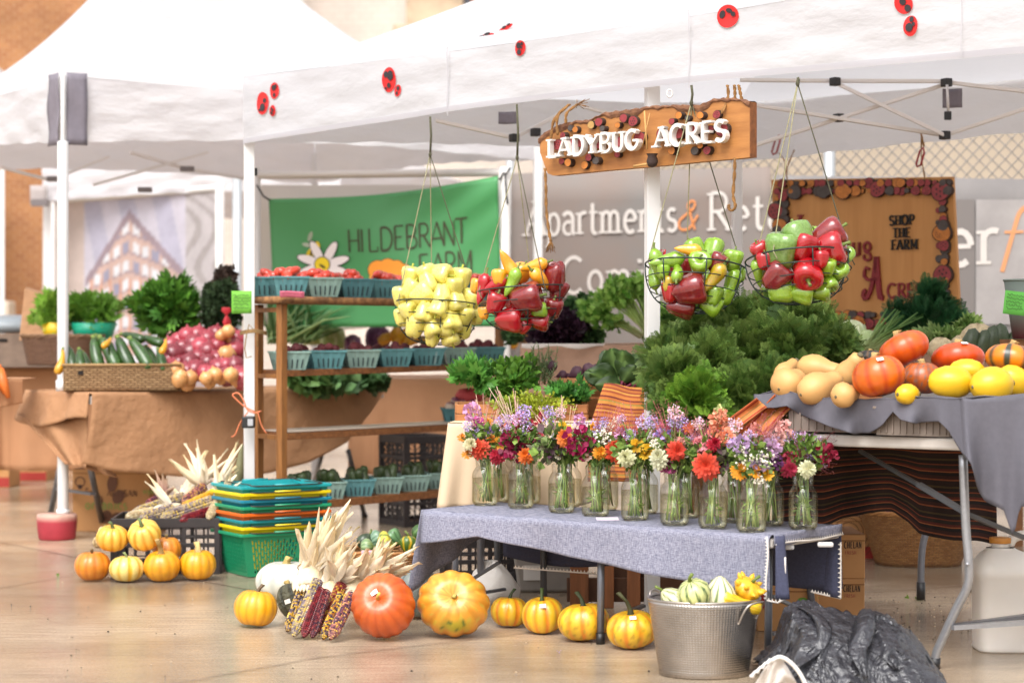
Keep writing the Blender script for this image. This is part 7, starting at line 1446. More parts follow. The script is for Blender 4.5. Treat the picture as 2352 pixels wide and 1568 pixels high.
def gourd(px, py, w, h, ang, dep, Y, lab, c1, c2, stripes, kind='p', c3=None):
    t = thing('gourd', lab, 'gourd', P(px, py, Y)); u = Vector((math.sin(R(ang)), dep, math.cos(R(ang)))).normalized(); t.rotation_euler = u.to_track_quat('Z', 'Y').to_euler(); k = 1/F*Y; r, L = w/2*k, h/2*k; a, b = np.array(srgb(c1)), np.array(srgb(c2))
    pr = {'p': [(.02, -1), (.5, -.93), (.85, -.6), (1, -.15), (.92, .3), (.6, .7), (.3, .92), (.1, 1)], 'a': [(.05, -1), (.3, -.85), (.7, -.4), (1, .2), (.95, .6), (.6, .9), (.1, 1)], 'n': [(.05, -1), (.5, -.9), (.6, -.6), (.5, -.1), (.7, .4), (1, .75), (.7, .97), (.05, 1)]}[kind]
    def cf(th, v): s = np.abs(np.sin(stripes*th/2+.5*math.sin(v*9))); C = np.where((s < .42)[:, None], b, a); return C*(1-.15*(v < .1))
    ob('body', MB().lathe([(p*r, q*L) for p, q in pr], 64, mod=lambda th, v: (1-.09*(1-np.abs(np.sin(stripes*th/2))**.6)*math.sin(math.pi*v), 0), colf=cf), pkm, t)
    ob('stem', MB().tube([(0, 0, L*.97), (.1*r, 0, L+.25*r), (.4*r, 0, L+.5*r)], [.14*r, .1*r, .12*r], 7), stg, t)
    return t
Yb = tb_.y+.08
gourd(1552, 1382, 62, 82, -50, .3, Yb-.03, 'pale green striped gourd at the left of the tub', '#d9d6a8', '#5d6c2e', 10); gourd(1598, 1374, 78, 92, -20, -.3, Yb-.06, 'dark and pale green striped acorn gourd in the tub', '#c9cc88', '#3f5c2c', 10, 'a')
gourd(1654, 1364, 82, 90, 178, .25, Yb-.03, 'big cream gourd with green stripes in the middle of the tub', '#ded8b4', '#6a7c48', 9, 'a'); gourd(1575, 1396, 50, 60, 70, 0, Yb-.04, 'yellow green striped gourd low at the tub rim', '#c8c040', '#3f5a20', 9); gourd(1628, 1376, 60, 60, 20, .2, Yb+.02, 'white gourd behind the green striped one in the tub', '#dcd9c0', '#c8c8a4', 8)
gourd(1700, 1386, 56, 104, -75, -.1, Yb-.04, 'yellow warty gourd with net pattern at the right tub rim', '#e0bc24', '#c99a20', 12, 'n'); g_ = gourd(1714, 1356, 68, 56, 30, -.5, Yb-.0, 'spiky crown shaped yellow gourd on top at the right of the tub', '#e3b02a', '#dfa424', 10, 'a'); rr = 34/F*Yb
for q in range(9): a = q*.698; d = Vector((math.cos(a), math.sin(a), .5+.25*(q % 2))).normalized(); ob('spike', MB().tube([d*rr*.7, d*rr*1.2, d*rr*1.4], [rr*.27, rr*.16, rr*.03], 7), mat('gourd_yellow', '#dfa828', .4), g_)
gourd(1684, 1378, 50, 50, 0, .3, Yb+.03, 'small dark green gourd deep in the tub', '#4c5c2a', '#2f3c1c', 8); gourd(1535, 1385, 34, 50, 0, .2, Yb+.06, 'small white gourd at the back left of the tub', '#dcd9c0', '#7c8c58', 8)
# ================================================================ STACKED SHOPPING BASKETS
sbase = G(592, 1330); sb_rz = R(40); BW, BD = .40, .30
bcols = [('green', '#1e8c62'), ('yellow', '#dcc20e'), ('teal', '#1a8288'), ('orange', '#d9641c'), ('green', '#239068'), ('blue', '#1a7a90'), ('yellow', '#dcc616'), ('turquoise', '#1c9498')]
def shopping_basket(cn, colr, loc, label, rz):
    t = thing('shopping_basket', label, 'basket', loc, rz, 'shopping baskets nested in one stack'); m = mat('plastic_'+cn, colr, .35, noise=(20, .08)); h = .185; w0, d0, w1, d1 = BW*.78, BD*.76, BW, BD; mb = MB()
    def pt(s, x, v):    # side s, along x in -1..1, height v
        w, d = lerp(w0, w1, v), lerp(d0, d1, v); return (Vector((x*w/2, -d/2, h*v)), Vector((w/2, x*d/2, h*v)), Vector((-x*w/2, d/2, h*v)), Vector((-w/2, -x*d/2, h*v)))[s]
    def q(s, a, b, v0, v1): 
        V = [pt(s, a, v0), pt(s, b, v0), pt(s, b, v1), pt(s, a, v1)]; mb.add([tuple(p) for p in V], np.array([(0, 1, 2, 3)]), smooth=False)
    for s in range(4):
        q(s, -1, 1, 0, .08); q(s, -1, 1, .84, 1)
        n = 26 if s % 2 == 0 else 20; z0_, z1_ = .08, .84
        for i in range(n):
            a, b = -1+2*i/n, -1+2*(i+1)/n; c = (a+b)/2
            solid = abs(c) > .88 or (s % 2 == 0 and .28 < c < .86) or (s % 2 == 1 and abs(c) < .02)
            if solid:
                if s % 2 == 0 and .28 < c < .86: q(s, a, b, .38, z1_); q(s, a, a+(b-a)*.5, z0_, .38)
                else: q(s, a, b, z0_, z1_)
            else:
                q(s, a, a+(b-a)*.48, z0_, z1_)
                for k in range(4): vv = z0_+(z1_-z0_)*(k+.5*(i % 2)+.3)/4; q(s, a+(b-a)*.48, b, vv, min(z1_, vv+.035))
    mb.hexa([(-w0/2, -d0/2, .001), (w0/2, -d0/2, .001), (w0/2, d0/2, .001), (-w0/2, d0/2, .001)], [(-w0/2, -d0/2, .004), (w0/2, -d0/2, .004), (w0/2, d0/2, .004), (-w0/2, d0/2, .004)]); ob('body', mb, m, t, solid=.003)
    k = .008; mb = MB()
    R0 = [(-w1/2-k, -d1/2-k), (w1/2+k, -d1/2-k), (w1/2+k, d1/2+k), (-w1/2-k, d1/2+k)]
    for (a, b), (c, d) in zip(R0, R0[1:]+R0[:1]): mb.bar((a, b, h-.006), (c, d, h-.006), .012, .014)
    ob('rim', mb, m, t, bevel=.003); wr = mat('wire_handle', '#4a4440', .4, metal=.6)
    for sg in (-1, 1):
        y0 = sg*.012; e = d1/2+.016; hd = ob('handle', MB().tube(smooth([(-w1/2*.75, sg*.02, h+.003), (-w1/2*.8, sg*e*.8, h+.006), (-w1/2*.7, sg*e, h+.002), (w1/2*.7, sg*e, h+.002), (w1/2*.8, sg*e*.8, h+.006), (w1/2*.75, sg*.02, h+.003)]), .0026, 6), wr, t)
        ob('grip', MB().tube([(-.06, sg*e, h+.003), (.06, sg*e, h+.003)], .0055, 8), m, hd)
    return t
PZ = .0285
bn = ['green basket at the bottom of the stack, full depth showing', 'yellow basket just above the bottom green one', 'teal basket third from the bottom of the stack', 'orange basket in the middle of the stack', 'green basket just above the orange one', 'blue green basket above the middle green one', 'yellow basket just below the top of the stack', 'turquoise empty basket on top of the stack']
cpos = G(600, 1330)+Vector((math.cos(sb_rz+math.pi/2)*.0, 0, 0)); cc_ = G(572, 1330)+Vector((BW*.39*math.cos(-sb_rz+R(80))+.03, .20, 0))
cc_ = Vector((P(619, 1300, 8.62).x, 8.66, 0))
for i, (cn, cl) in enumerate(bcols): shopping_basket(cn, cl, cc_+Vector((.002*(i % 3), .002*(i % 2), .003+PZ*i)), bn[i], sb_rz-R(8)+R(.8)*math.sin(i*2.3))
# ================================================================ CORN
cobm = mat('corn_kernels', vcol=True, rough=.3, spec=.5, coat=.2); huskm = mat('husk', vcol=True, rough=.7, transl=.08, stretch=(30, 30, 3), noise=(2, .12), bump=(6, .5, .004))
PAL = {'yk': ['#c99a28', '#3a2a34', '#8a7a84', '#d9b04a', '#54444c', '#caa86a'], 'gy': ['#b3a284', '#8a7a80', '#c9b088', '#6d5c64', '#d0b45a'], 'r': ['#6b1220', '#7d1c28', '#54101c', '#8a2a2c'], 'pr': ['#54182c', '#7a2a34', '#3a1a2c', '#96504c'], 'ry': ['#8a3028', '#a04a38', '#c99a3a', '#74242c'], 'ym': ['#cfa028', '#3c2c3c', '#d9b850', '#5c4854', '#a8682c'], 'pk': ['#a0605c', '#7d4854', '#c08a70', '#c9a050', '#54384c'], 'y': ['#d9a42c', '#cf9620', '#e0b44a'], 'w': ['#d6c7a4', '#c9b488', '#b8a07c']}
def cob(mb, a, b, r, pal):
    a, b = Vector(a), Vector(b); L = (b-a).length; d = (b-a)/L; q = np.array(d.to_track_quat('Z', 'Y').to_matrix()); nr, nk = 14, int(L/.0062); pc = [np.array(srgb(c)) for c in PAL[pal]]
    V, C, f = [], [], []
    for i in range(nk):
        t_ = i/(nk-1); rr = r*min(1, .35+2.4*t_**.7)
        for j in range(nr):
            c = pc[RNG.integers(len(pc))]*RNG.uniform(.75, 1.15); th = 2*np.pi*j/nr; w = np.pi/nr*.98; z0_, z1_ = t_*L, t_*L+L/nk*.95; k = len(V)
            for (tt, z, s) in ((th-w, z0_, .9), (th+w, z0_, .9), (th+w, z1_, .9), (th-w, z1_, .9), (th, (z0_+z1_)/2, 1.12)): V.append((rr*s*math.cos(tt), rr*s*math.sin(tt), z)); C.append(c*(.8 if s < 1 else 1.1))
            f += [(k, k+1, k+4), (k+1, k+2, k+4), (k+2, k+3, k+4), (k+3, k, k+4)]
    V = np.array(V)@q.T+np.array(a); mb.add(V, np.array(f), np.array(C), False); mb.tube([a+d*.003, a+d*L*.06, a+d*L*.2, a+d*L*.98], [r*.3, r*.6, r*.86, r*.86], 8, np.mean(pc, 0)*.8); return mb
def husk(mb, base, tip, w, bend=(0, 0, 0), tone=0, twist_=0):
    base, tip = Vector(base), Vector(tip); d = (tip-base); s = d.cross(Vector((0, -1, .15))).normalized(); s = (Matrix.Rotation(twist_, 3, d.normalized())@s); nn = d.cross(s).normalized(); bd = Vector(bend); c0, c1 = (np.array(srgb(c)) for c in (('#fff0d6', '#ecd4a2') if tone == 0 else ('#fff6e6', '#f2e0bc') if tone == 1 else ('#8a5a5c', '#a88a6c'))); k = random.uniform(.85, 1.1)
    mb.grid(4, 8, lambda u, v: base+d*v+bd*(v*v)+s*((u-.5)*2*w*(.35+1.1*v if v < .35 else (1-v)**.75*1.1))+nn*(w*.5*(abs(u-.5)*2)**2+w*.2*math.sin(v*8+u*3)), colf=lambda u, v: tuple((c0+(c1-c0)*v)*k*(.9+.12*math.sin(u*40)))); return mb
tie = mat('raffia', '#9a7a48', .8)
def fly(y, r, Y): return F*(H-r/F*Y)/(y-HY)
def bundle(label, origin, cobs, wrap, tips, Y, tone=0):
    t = thing('corn_bundle', label, 'corn', P(*origin, Y)); zero = t.location.copy()
    for (x0, y0, x1, y1, r, pal, dy) in cobs:
        Ya = fly(y0, r*.45, Y)+dy*.4; a, b = P(x0, y0, Ya), P(x1, y1, Ya+.12); o = ob('cob', cob(MB(), a-zero, b-zero, r*.8/F*Y, pal), cobm, t)
    (wx0, wy0, wx1, wy1, ww) = wrap; a, b = P(wx0, wy0, Y+.06)-zero, P(wx1, wy1, Y+.14)-zero; mb = MB(); k = ww/2/F*Y; hr_ = np.array(srgb('#ecdab6'))
    mb.tube([a, a.lerp(b, .25), a.lerp(b, .6), b], [k*.9, k*.98, k*.86, k*.62], 24, hr_, flat=.6)
    V = mb.V[0]; V += (np.sin(np.arange(len(V))*2.4)*.004)[:, None]*np.array((1, .5, .3)); 
    for i in range(9):
        q = (i-4)/4; off = Vector((q*k*.95, -k*.5*math.cos(q*1.2), 0)); husk(mb, b*.5+a*.5+off, a-(b-a)*.12+off*1.1, k*.42, (0, 0, 0), 1)
    ob('husk_wrap', mb, huskm, t, solid=.0015); m1, m2 = a.lerp(b, .68), a.lerp(b, .74); dd = (b-a).normalized(); s = dd.cross(Vector((0, -1, 0))).normalized(); n2 = dd.cross(s); ob('tie', MB().tube([m1+s*math.cos(q)*k*.98+n2*math.sin(q)*k*.75 for q in np.linspace(0, 6.28, 16, endpoint=False)], .002, 5, closed=True), tie, t)
    mb = MB()
    for (tx, ty) in tips:
        for rep in range(6):
            tp = P(tx+random.uniform(-18, 18), ty+random.uniform(-4, 34)*(rep > 0), Y+random.uniform(-.06, .12))-zero; bb_ = b+Vector((random.uniform(-.6, .6)*k, random.uniform(-.6, .1)*k, 0)); husk(mb, bb_-(b-a)*.35, tp, random.uniform(.012, .034), (random.uniform(-.03, .03), random.uniform(-.03, .03), random.uniform(-.02, .02)), random.choice([0, 1, 1]), random.uniform(-.8, .8))
    ob('husk_leaves', mb, huskm, t); return t
bundle('corn bundle with dark yellow cobs and tall upright husks, leftmost in front', (700, 1400), [(660, 1449, 696, 1350, 15, 'yk', 0), (674, 1460, 729, 1335, 16, 'gy', -.03)], (708, 1348, 716, 1285, 62), [(794, 1156), (760, 1170), (697, 1216), (740, 1190), (815, 1205), (770, 1200), (722, 1240), (750, 1215)], 6.92)
bundle('corn bundle with dark red cobs and husks standing between the others', (740, 1410), [(697, 1462, 735, 1355, 15, 'r', -.03), (717, 1463, 748, 1360, 14, 'pr', .0)], (756, 1368, 770, 1322, 44), [(794, 1234), (775, 1255), (800, 1260), (840, 1262), (820, 1290)], 6.88)
bundle('corn bundle with mixed cobs and husks sweeping to the upper right', (770, 1410), [(732, 1452, 784, 1345, 17, 'ry', -.04), (742, 1466, 785, 1368, 15, 'ym', .02), (759, 1467, 808, 1368, 16, 'pk', -.05)], (800, 1362, 838, 1318, 54), [(937, 1262), (901, 1234), (880, 1255), (925, 1300), (860, 1270), (915, 1275), (895, 1300), (945, 1285), (860, 1310)], 6.88)
# corn in the black crate, separate ears
def ear(label, a, b, r, pal, Y, tips=(), tone=0):
    zero = P(*a, Y); t = thing('corn_ear', label, 'corn', zero); ob('cob', cob(MB(), Vector((0, 0, 0)), P(*b, Y+.08)-zero, r/F*Y, pal), cobm, t)
    if tips:
        mb = MB(); bb_ = P(*b, Y+.08)-zero
        for (tx, ty) in tips:
            for rep in range(3): tp = P(tx+random.uniform(-9, 9), ty+random.uniform(-6, 22)*(rep > 0), Y+random.uniform(.02, .2))-zero; husk(mb, bb_-(tp-bb_)*.15, tp, random.uniform(.015, .028), (random.uniform(-.03, .03), 0, random.uniform(-.02, .03)), random.choice([tone, 1]) if tone < 2 else 2, random.uniform(-.8, .8))
        ob('husk', mb, huskm, t)
ear('cream corn ear lying at the left corner of the black crate', (288, 1188), (350, 1174), 11, 'w', 8.68, [(420, 1150)]); ear('grey and purple speckled corn ear along the front of the black crate', (320, 1192), (395, 1168), 13, 'gy', 8.64, [(343, 1100), (350, 1120)])
ear('long speckled corn ear in front in the black crate', (368, 1192), (485, 1152), 15, 'gy', 8.62); ear('maroon corn ear at the crate front right', (412, 1196), (484, 1172), 11, 'r', 8.60); ear('yellow corn ear above the long speckled one', (415, 1170), (489, 1136), 13, 'y', 8.72, [(551, 1010), (540, 1060)])
ear('pink and cream corn ear high in the crate', (418, 1156), (467, 1118), 12, 'pk', 8.78, [(431, 1018), (402, 1046), (470, 1060)]); ear('corn ear with purple husk at the back of the crate', (335, 1160), (372, 1140), 10, 'pr', 8.9, [(366, 1088), (385, 1110)], 2); ear('small pale corn ear between crate and baskets', (478, 1192), (500, 1150), 10, 'w', 8.6, [(520, 1085), (548, 1080), (500, 1050)]); ear('pale corn ear buried in the middle of the crate', (300, 1180), (420, 1140), 12, 'gy', 8.85, [(500, 1075), (460, 1040), (440, 1090), (520, 1040), (480, 1100), (400, 1105)])
tag(ob('squash_vine', MB().tube([P(535, 1200, 9.3), P(550, 1080, 9.3), P(556, 1020, 9.32)], [.03, .024, .008], 8), mat('vine_grey', '#6d6a48', .7, noise=(30, .3))), 'grey green long gourd standing behind the left tent pole', 'gourd')
# ================================================================ WICKER WITH GOURDS, BOXES, JUG, BAG
wbasket(Vector((P(893, 1300, 8.0).x, 8.0, 0)), 0, .185, .17, .165, .8, 'wide tan wicker basket full of small gourds behind the corn', wk, 2.4)
for k, (px, py, w, h, a, c1, c2, s, kd, lab) in enumerate(((840, 1243, 42, 40, 30, '#3a4a34', '#26321f', 8, 'p', 'dark green gourd at the left of the wicker basket'), (864, 1240, 46, 36, 60, '#7d9a80', '#4a6a4c', 10, 'a', 'blue green striped gourd in the wicker basket'), (905, 1238, 50, 40, -60, '#6c9464', '#3f6238', 9, 'a', 'mid green ribbed gourd with stem in the wicker basket'), (885, 1252, 70, 34, 85, '#c9bf4a', '#4c6a2a', 9, 'p', 'yellow and green striped gourd lying across the wicker basket'), (938, 1252, 44, 44, 0, '#4c6a2c', '#d0a820', 7, 'a', 'green gourd with yellow patch in the wicker basket'), (968, 1258, 50, 34, 20, '#d9d2b4', '#c8bc94', 10, 'p', 'cream white gourd at the right of the wicker basket'), (972, 1226, 58, 46, 40, '#3c5a2c', '#6a8a4c', 9, 'p', 'big dark green gourd against the blue cloth'), (843, 1255, 40, 30, 90, '#8aa070', '#5a7850', 9, 'p', 'grey green small gourd at the basket front left'))):
    gourd(px, py, w, h, a, .2, 8.0+(.05 if py < 1245 else -.08), lab, c1, c2, s, kd)
card('price_card', 853, 1278, 7.8, 46, 30, '#d3a0a8', 'pink paper card on the front of the wicker gourd basket', 0, 2, .2)
cbm = mat('cardboard', '#bd8a58', .85, noise=(8, .1), bump=(50, .1, .003)); cbd = mat('cardboard_dark', '#83572f', .9)
def cbox(px, by, w, h, dep, rz, label, prints=(), z=0, Y=None, band=None, holes=False, m=None):
    Y = Y or F*(H-z)/(by-HY); k = Y/F; W_, H_ = w*k, h*k; c = P(px, by, Y); c.z = z; t = thing('cardboard_box', label, 'box', c, rz); y0 = 0
    ob('carton', MB().box((0, dep/2, H_/2), (W_, dep, H_)), m or cbm, t, bevel=.003)
    ob('flap_seam', MB().box((0, dep/2, H_+.0015), (W_*.99, dep*.99, .003)).box((0, -.0015, H_-.02), (W_*.995, .002, .003)), cbd, t)
    if band: ob('red_band', MB().box((0, -.0015, H_*band[1]), (W_*1.001, .002, H_*band[0])), mat('print_red', '#a03028', .7), t)
    if holes: ob('hand_hole', MB().box((0, -.002, H_*.82), (.06, .003, .018)), mat('hole_dark'), t)
    mb = MB()
    for (s, x, z_, hh, wt, col, xs) in prints: text(mb, s, (W_*x, -.003, H_*z_), (1, 0, 0), (0, 0, 1), hh*H_, wt, 0, srgb(col), False, xs=xs, gap=.14)
    if prints: ob('printing', mb, mat('print'), t)
    return t, W_, H_, mb
def disc(mb, c, r, col, r2=0, n=24, y=-.003, sx=1):
    th = np.linspace(0, 2*np.pi, n, endpoint=False)
    if r2: V = [(c[0]+r*math.cos(a)*sx, y, c[1]+r*math.sin(a)) for a in th]+[(c[0]+r2*math.cos(a)*sx, y, c[1]+r2*math.sin(a)) for a in th]; mb.add(V, np.array([(i, (i+1) % n, n+(i+1) % n, n+i) for i in range(n)]), srgb(col), False)
    else: V = [(c[0], y, c[1])]+[(c[0]+r*math.cos(a)*sx, y, c[1]+r*math.sin(a)) for a in th]; mb.add(V, np.array([(0, i+1, (i+1) % n+1) for i in range(n)]), srgb(col), False)
t, W_, H_, _ = cbox(255, 1220, 182, 142, .32, R(-6), 'big cardboard produce box printed ARTISAN organics under the brown table', [('Sun', -.33, .60, .10, .16, '#5c3a28', .9), ('ARTISAN', -.05, .57, .10, .15, '#5c3a28', .9), ('organics', -.33, .36, .16, .14, '#8a9a4c', .9), ('organics', .42, .62, .09, .14, '#8a9a4c', .6)])
mb = MB(); 
for (x, z_, rx, rz_, a) in ((.02, .78, .028, .045, -10), (.10, .56, .03, .04, -35), (-.06, .24, .035, .03, 60), (-.16, .52, .02, .035, 30), (.08, .22, .03, .03, -50)):
    th = np.linspace(0, 2*np.pi, 14, endpoint=False); c_, s_ = math.cos(R(a)), math.sin(R(a)); mb.add([(W_*x+rx*math.cos(q)*c_-rz_*math.sin(q)*s_, -.0045, H_*z_+rx*math.cos(q)*s_+rz_*math.sin(q)*c_) for q in th], np.array([list(range(14))]), srgb('#6d4630'), False)
disc(mb, (-W_*.4, H_*.80), .028, '#6d4630', .022, y=-.0045); disc(mb, (-W_*.4, H_*.72), .012, '#4a2e22', y=-.0045); ob('leaf_print', mb, mat('print'), t)
for (px, by, w, h, Y, lab) in ((60, 1105, 92, 95, 12.8, 'cardboard box with yellow swirl and red band under the far left table'), (-5, 1120, 52, 110, 12.2, 'cardboard box at the left picture edge, front of the pair')):
    t, W_, H_, _ = cbox(px, by, w, h, .3, 0, lab, [('BANANA', .0, .62, .08, .14, '#6a4a5c', .7), ('BANANA', .0, .50, .08, .14, '#6a4a5c', .7)], Y=None, band=(.2, .12)); mb = MB()
    for k in range(5): disc(mb, (-W_*.22, H_*.62), .025+.018*k, '#cfa838', .018+.018*k, y=-.0035-.0002*k)
    ob('swirl_print', mb, mat('print'), t)
t, W_, H_, _ = cbox(-4, 945+95, 50, 95, .3, 0, 'plain cardboard box stacked on another at the left edge', Y=12.4, z=.29)
def chelan(px, by, w, h, z, Y, rz, lab, cherry=None):
    t, W_, H_, _ = cbox(px, by, w, h, .30, rz, lab, [('CHELAN', .275, .70, .15, .13, '#33241a', .45), ('FRESH', .285, .56, .08, .12, '#9a4038', .8)], z=z, Y=Y, holes=True)
    mb = MB()
    for (x, zz_) in cherry or ((-.05, .34), (-.01, .28)): disc(mb, (W_*x, H_*zz_), H_*.11, '#a01c2c'); 
    disc(mb, (-W_*.04, H_*.56), H_*.07, '#6a9a34', sx=1.7); ob('cherry_print', mb, mat('print'), t)
Yc = 7.35
chelan(1878, 1470, 216, 96, 0, 7.2, 0, 'cherry box marked CHELAN FRESH on the ground, behind the black bag'); chelan(1880, 1372, 214, 100, .1515, 7.2, 0, 'cherry box marked CHELAN FRESH stacked on top of the lower one'); 
t, W_, H_, _ = cbox(1810, 1470, 140, 104, .25, 0, 'cherry box with printed cherries right behind the metal tub', Y=6.95); mb = MB(); disc(mb, (W_*.22, H_*.52), .013, '#a01c2c'); disc(mb, (W_*.30, H_*.46), .013, '#a01c2c'); disc(mb, (W_*.24, H_*.68), .01, '#6a9a34', sx=1.8); ob('cherry_print', mb, mat('print'), t); ob('red_label', MB().box((-W_*.42, -.002, H_*.7), (.03, .003, .06)), mat('print_red'), t)
t, W_, H_, _ = cbox(2008, 1296, 270, 96, .3, 0, 'banana box with ring pattern and red band behind the striped blanket', Y=9.2, band=(.28, .15)); mb = MB()
for k in range(6): disc(mb, (-W_*.22, H_*.62), .03+.02*k, '#4a3424', .027+.02*k, y=-.0035)
disc(mb, (-W_*.22, H_*.5), .022, '#1e1612', y=-.005); ob('ring_print', mb, mat('print'), t)
wb = wbasket(Vector((P(2135, 1285, 8.75).x, 9.0, 0)), 0, .255, .2, .235, .72, 'large tan wicker laundry basket under the white table', wk, 2.6); ob('handle', MB().tube(smooth([(-.24, -.05, .23), (-.27, -.06, .265), (-.245, -.09, .27), (-.22, -.10, .235)]), .011, 8), mat('rim_wicker_tan', '#a87542'), wb)
tag(ob('purple_bag', MB().lathe([(.001, 0), (.12, .01), (.14, .06), (.08, .10), (.001, .11)], 16, mod=lambda th, v: (1+.15*np.sin(4*th), .01*np.sin(3*th))), mat('bag_maroon', '#5a1c34', .6), loc=P(2075, 1215, 9.0)), 'maroon bundle inside the tan laundry basket', 'bag')
# dark clutter under the tables
tote = mat('tote_clear', '#9c9690', .3, noise=(5, .15)); t = thing('storage_tote', 'cloudy plastic storage tote under the middle of the low table', 'tote', Vector((P(1248, 1400, 8.0).x, 8.0, 0))); ob('tub', MB().hexa([(-.10, 0, 0), (.11, 0, 0), (.11, .3, 0), (-.10, .3, 0)], [(-.12, -.02, .15), (.13, -.02, .15), (.13, .32, .15), (-.12, .32, .15)]), tote, t, bevel=.012); ob('lid_rim', MB().box((.005, .15, .155), (.27, .36, .014)), mat('tote_white', '#b8b2ac', .4), t, bevel=.004); ob('label_patch', MB().box((-.045, -.016, .085), (.07, .004, .07), M=Matrix.Rotation(R(-8), 3, 'X')), mat('label_white', '#cdc8c2', .6), t)
pk = mat('planks', '#83502e', .7, noise=(4, .4), stretch=(10, 10, 1)); t = thing('wooden_stand', 'orange brown wooden plank stand under the low table behind the squash', 'stand', Vector((P(1370, 1425, 7.55).x, 7.55, 0)))
for x, w, h in ((-.065, .07, .30), (.04, .05, .30), (.14, .05, .28)): ob('post', MB().box((x, 0, h/2), (w, .04, h)), pk, t, bevel=.003)
ob('crosspiece', MB().box((.12, .06, .06), (.46, .03, .09)).box((.24, .09, .18), (.34, .02, .2)), mat('planks_dark', '#5a3a26', .8, noise=(5, .3)), t, bevel=.003)
t = thing('plastic_crate', 'x', 'crate'); bpy.data.objects.remove(t)
crate(Vector((P(1100, 1400, 8.1).x, 8.3, 0)), .1, .3, .3, .2, 'dark crate in the shadow under the left end of the low table')
tag(ob('white_sack', MB().lathe([(.001, 0), (.09, 0), (.1, .05), (.07, .11), (.03, .15), (.001, .155)], 20, mod=lambda th, v: (1+.12*np.sin(3*th+v*5), .01*np.sin(4*th))), mat('sack_white', '#c4beb8', .7, bump=(20, .6, .01)), loc=Vector((P(1130, 1385, 7.7).x, 7.7, 0))), 'small crumpled white sack under the low table near the big ribbed pumpkin', 'sack')
# white jug
jug = thing('plastic_jug', 'dirty white plastic jug with amber cap standing at the right edge', 'jug', Vector((P(2318, 1498, 6.55).x, 6.55, 0))); K = 6.5/F; jm_ = mat('jug_plastic', '#cfc8c0', .4, noise=(5, .2), col2='#b09a86', sss=.1)
def rsq(w, d, z, n=32, e=.42):
    o = []
    for i in range(n): a = 2*math.pi*i/n; c, s = math.cos(a), math.sin(a); o.append((w*abs(c)**e*(1 if c > 0 else -1), d*abs(s)**e*(1 if s > 0 else -1), z))
    return o
def loft(rings): n = len(rings[0]); V = [p for r in rings for p in r]; return V, [np.array([(i*n+j, i*n+(j+1) % n, (i+1)*n+(j+1) % n, (i+1)*n+j) for i in range(len(rings)-1) for j in range(n)]), np.array([list(range(n))[::-1]])]
hs_ = 235*K; wj = 83*K
V, Fs = loft([rsq(wj*s, wj*.8*s, hs_*z, e=e) for s, z, e in ((.94, 0, .42), (.98, .02, .42), (.94, .05, .42), (.96, .3, .42), (.96, .7, .42), (.99, .72, .42), (1, .78, .42), (.93, .86, .5), (.6, .95, .6), (.42, .985, .8), (.40, 1.0, 1))]); 
V = [(x-(wj*.25*max(0, (z/hs_-.85)/.15)), y, z) for x, y, z in V]; ob('body', MB().add(V, Fs), jm_, jug)
ob('neck', MB().tube([(-wj*.25, 0, hs_*.98), (-wj*.25, 0, hs_*1.06)], .030, 20), jm_, jug); ob('cap', MB().tube([(-wj*.25, 0, hs_*1.045), (-wj*.25, 0, hs_*1.10)], .035, 24), mat('cap_amber', '#b5772c', .5, noise=(60, .1)), jug, bevel=.002)
ob('handle', MB().tube(smooth([(wj*.0, 0, hs_*1.02), (wj*.15, 0, hs_*1.1), (wj*.55, 0, hs_*1.12), (wj*.9, 0, hs_*1.05), (wj*.93, 0, hs_*.9)]), [.016]*17, 12), jm_, jug)
# black bag heap with white liner
bagm = mat('black_plastic_bag', '#333237', .24, noise=(14, .4), bump=(34, 1, .014), spec=.8)
bg = thing('trash_bag', 'crumpled black plastic bag heaped at the bottom right', 'bag', Vector((P(1950, 1560, 5.85).x, 5.95, 0)))
def sil(px): return pl([(1700, 1590), (1745, 1510), (1765, 1490), (1788, 1462), (1800, 1420), (1811, 1392), (1840, 1388), (1880, 1394), (1935, 1403), (1980, 1413), (1990, 1395), (2000, 1398), (2045, 1420), (2085, 1462), (2110, 1492), (2125, 1520), (2148, 1545), (2156, 1620)], px)
def bagf(u, v):
    px = 1742+412*u; Y = 5.62+.62*v; top = sil(px); zt_ = H-(top-HY)/F*6.0; s = math.sin(math.pi*min(1, .5*v/.55)) if v < .55 else math.cos((v-.55)/.45*math.pi/2)
    x = (px-HX)/F*6.0; x0 = (1950-HX)/F*6.0; z = max(0, zt_)*max(0, s)**.8; fold = .012*(abs(math.sin(u*37+v*29+2*math.sin(v*17)))-.5)+.010*(abs(math.sin(u*61-v*43+2*math.sin(u*23)))-.5)+.03*math.sin(u*13+v*6)*s+.022*abs(math.sin(u*7-v*11+1))-.02*abs(math.sin(u*19+v*15))*s
    px2 = x0+(x-x0)*(.80+.2*s+.15*(1-s)); return Vector((px2-bg.location.x+.01*math.sin(v*23+u*5), Y-bg.location.y+fold, max(.003, z+(.5*fold if .03 < u < .97 else 0)*(s < .97))))
ob('plastic', MB().grid(150, 90, bagf), bagm, bg)
def ridge(p, w, nm='fold'):
    q = smooth([P(x, y, Y) for x, y, Y in p], 5); mb = MB(); n = len(q)
    mb.grid(n-1, 6, lambda u, v: q[round(u*(n-1))]+Vector(((v-.5)*w*(.3+math.sin(math.pi*u)), -.05*math.cos((v-.5)*3.1)*math.sin(math.pi*min(1, u+.1))+.012*math.sin(v*9+u*7), .01*math.sin(u*9)))-bg.location); ob(nm, mb, bagm, bg, solid=.002)
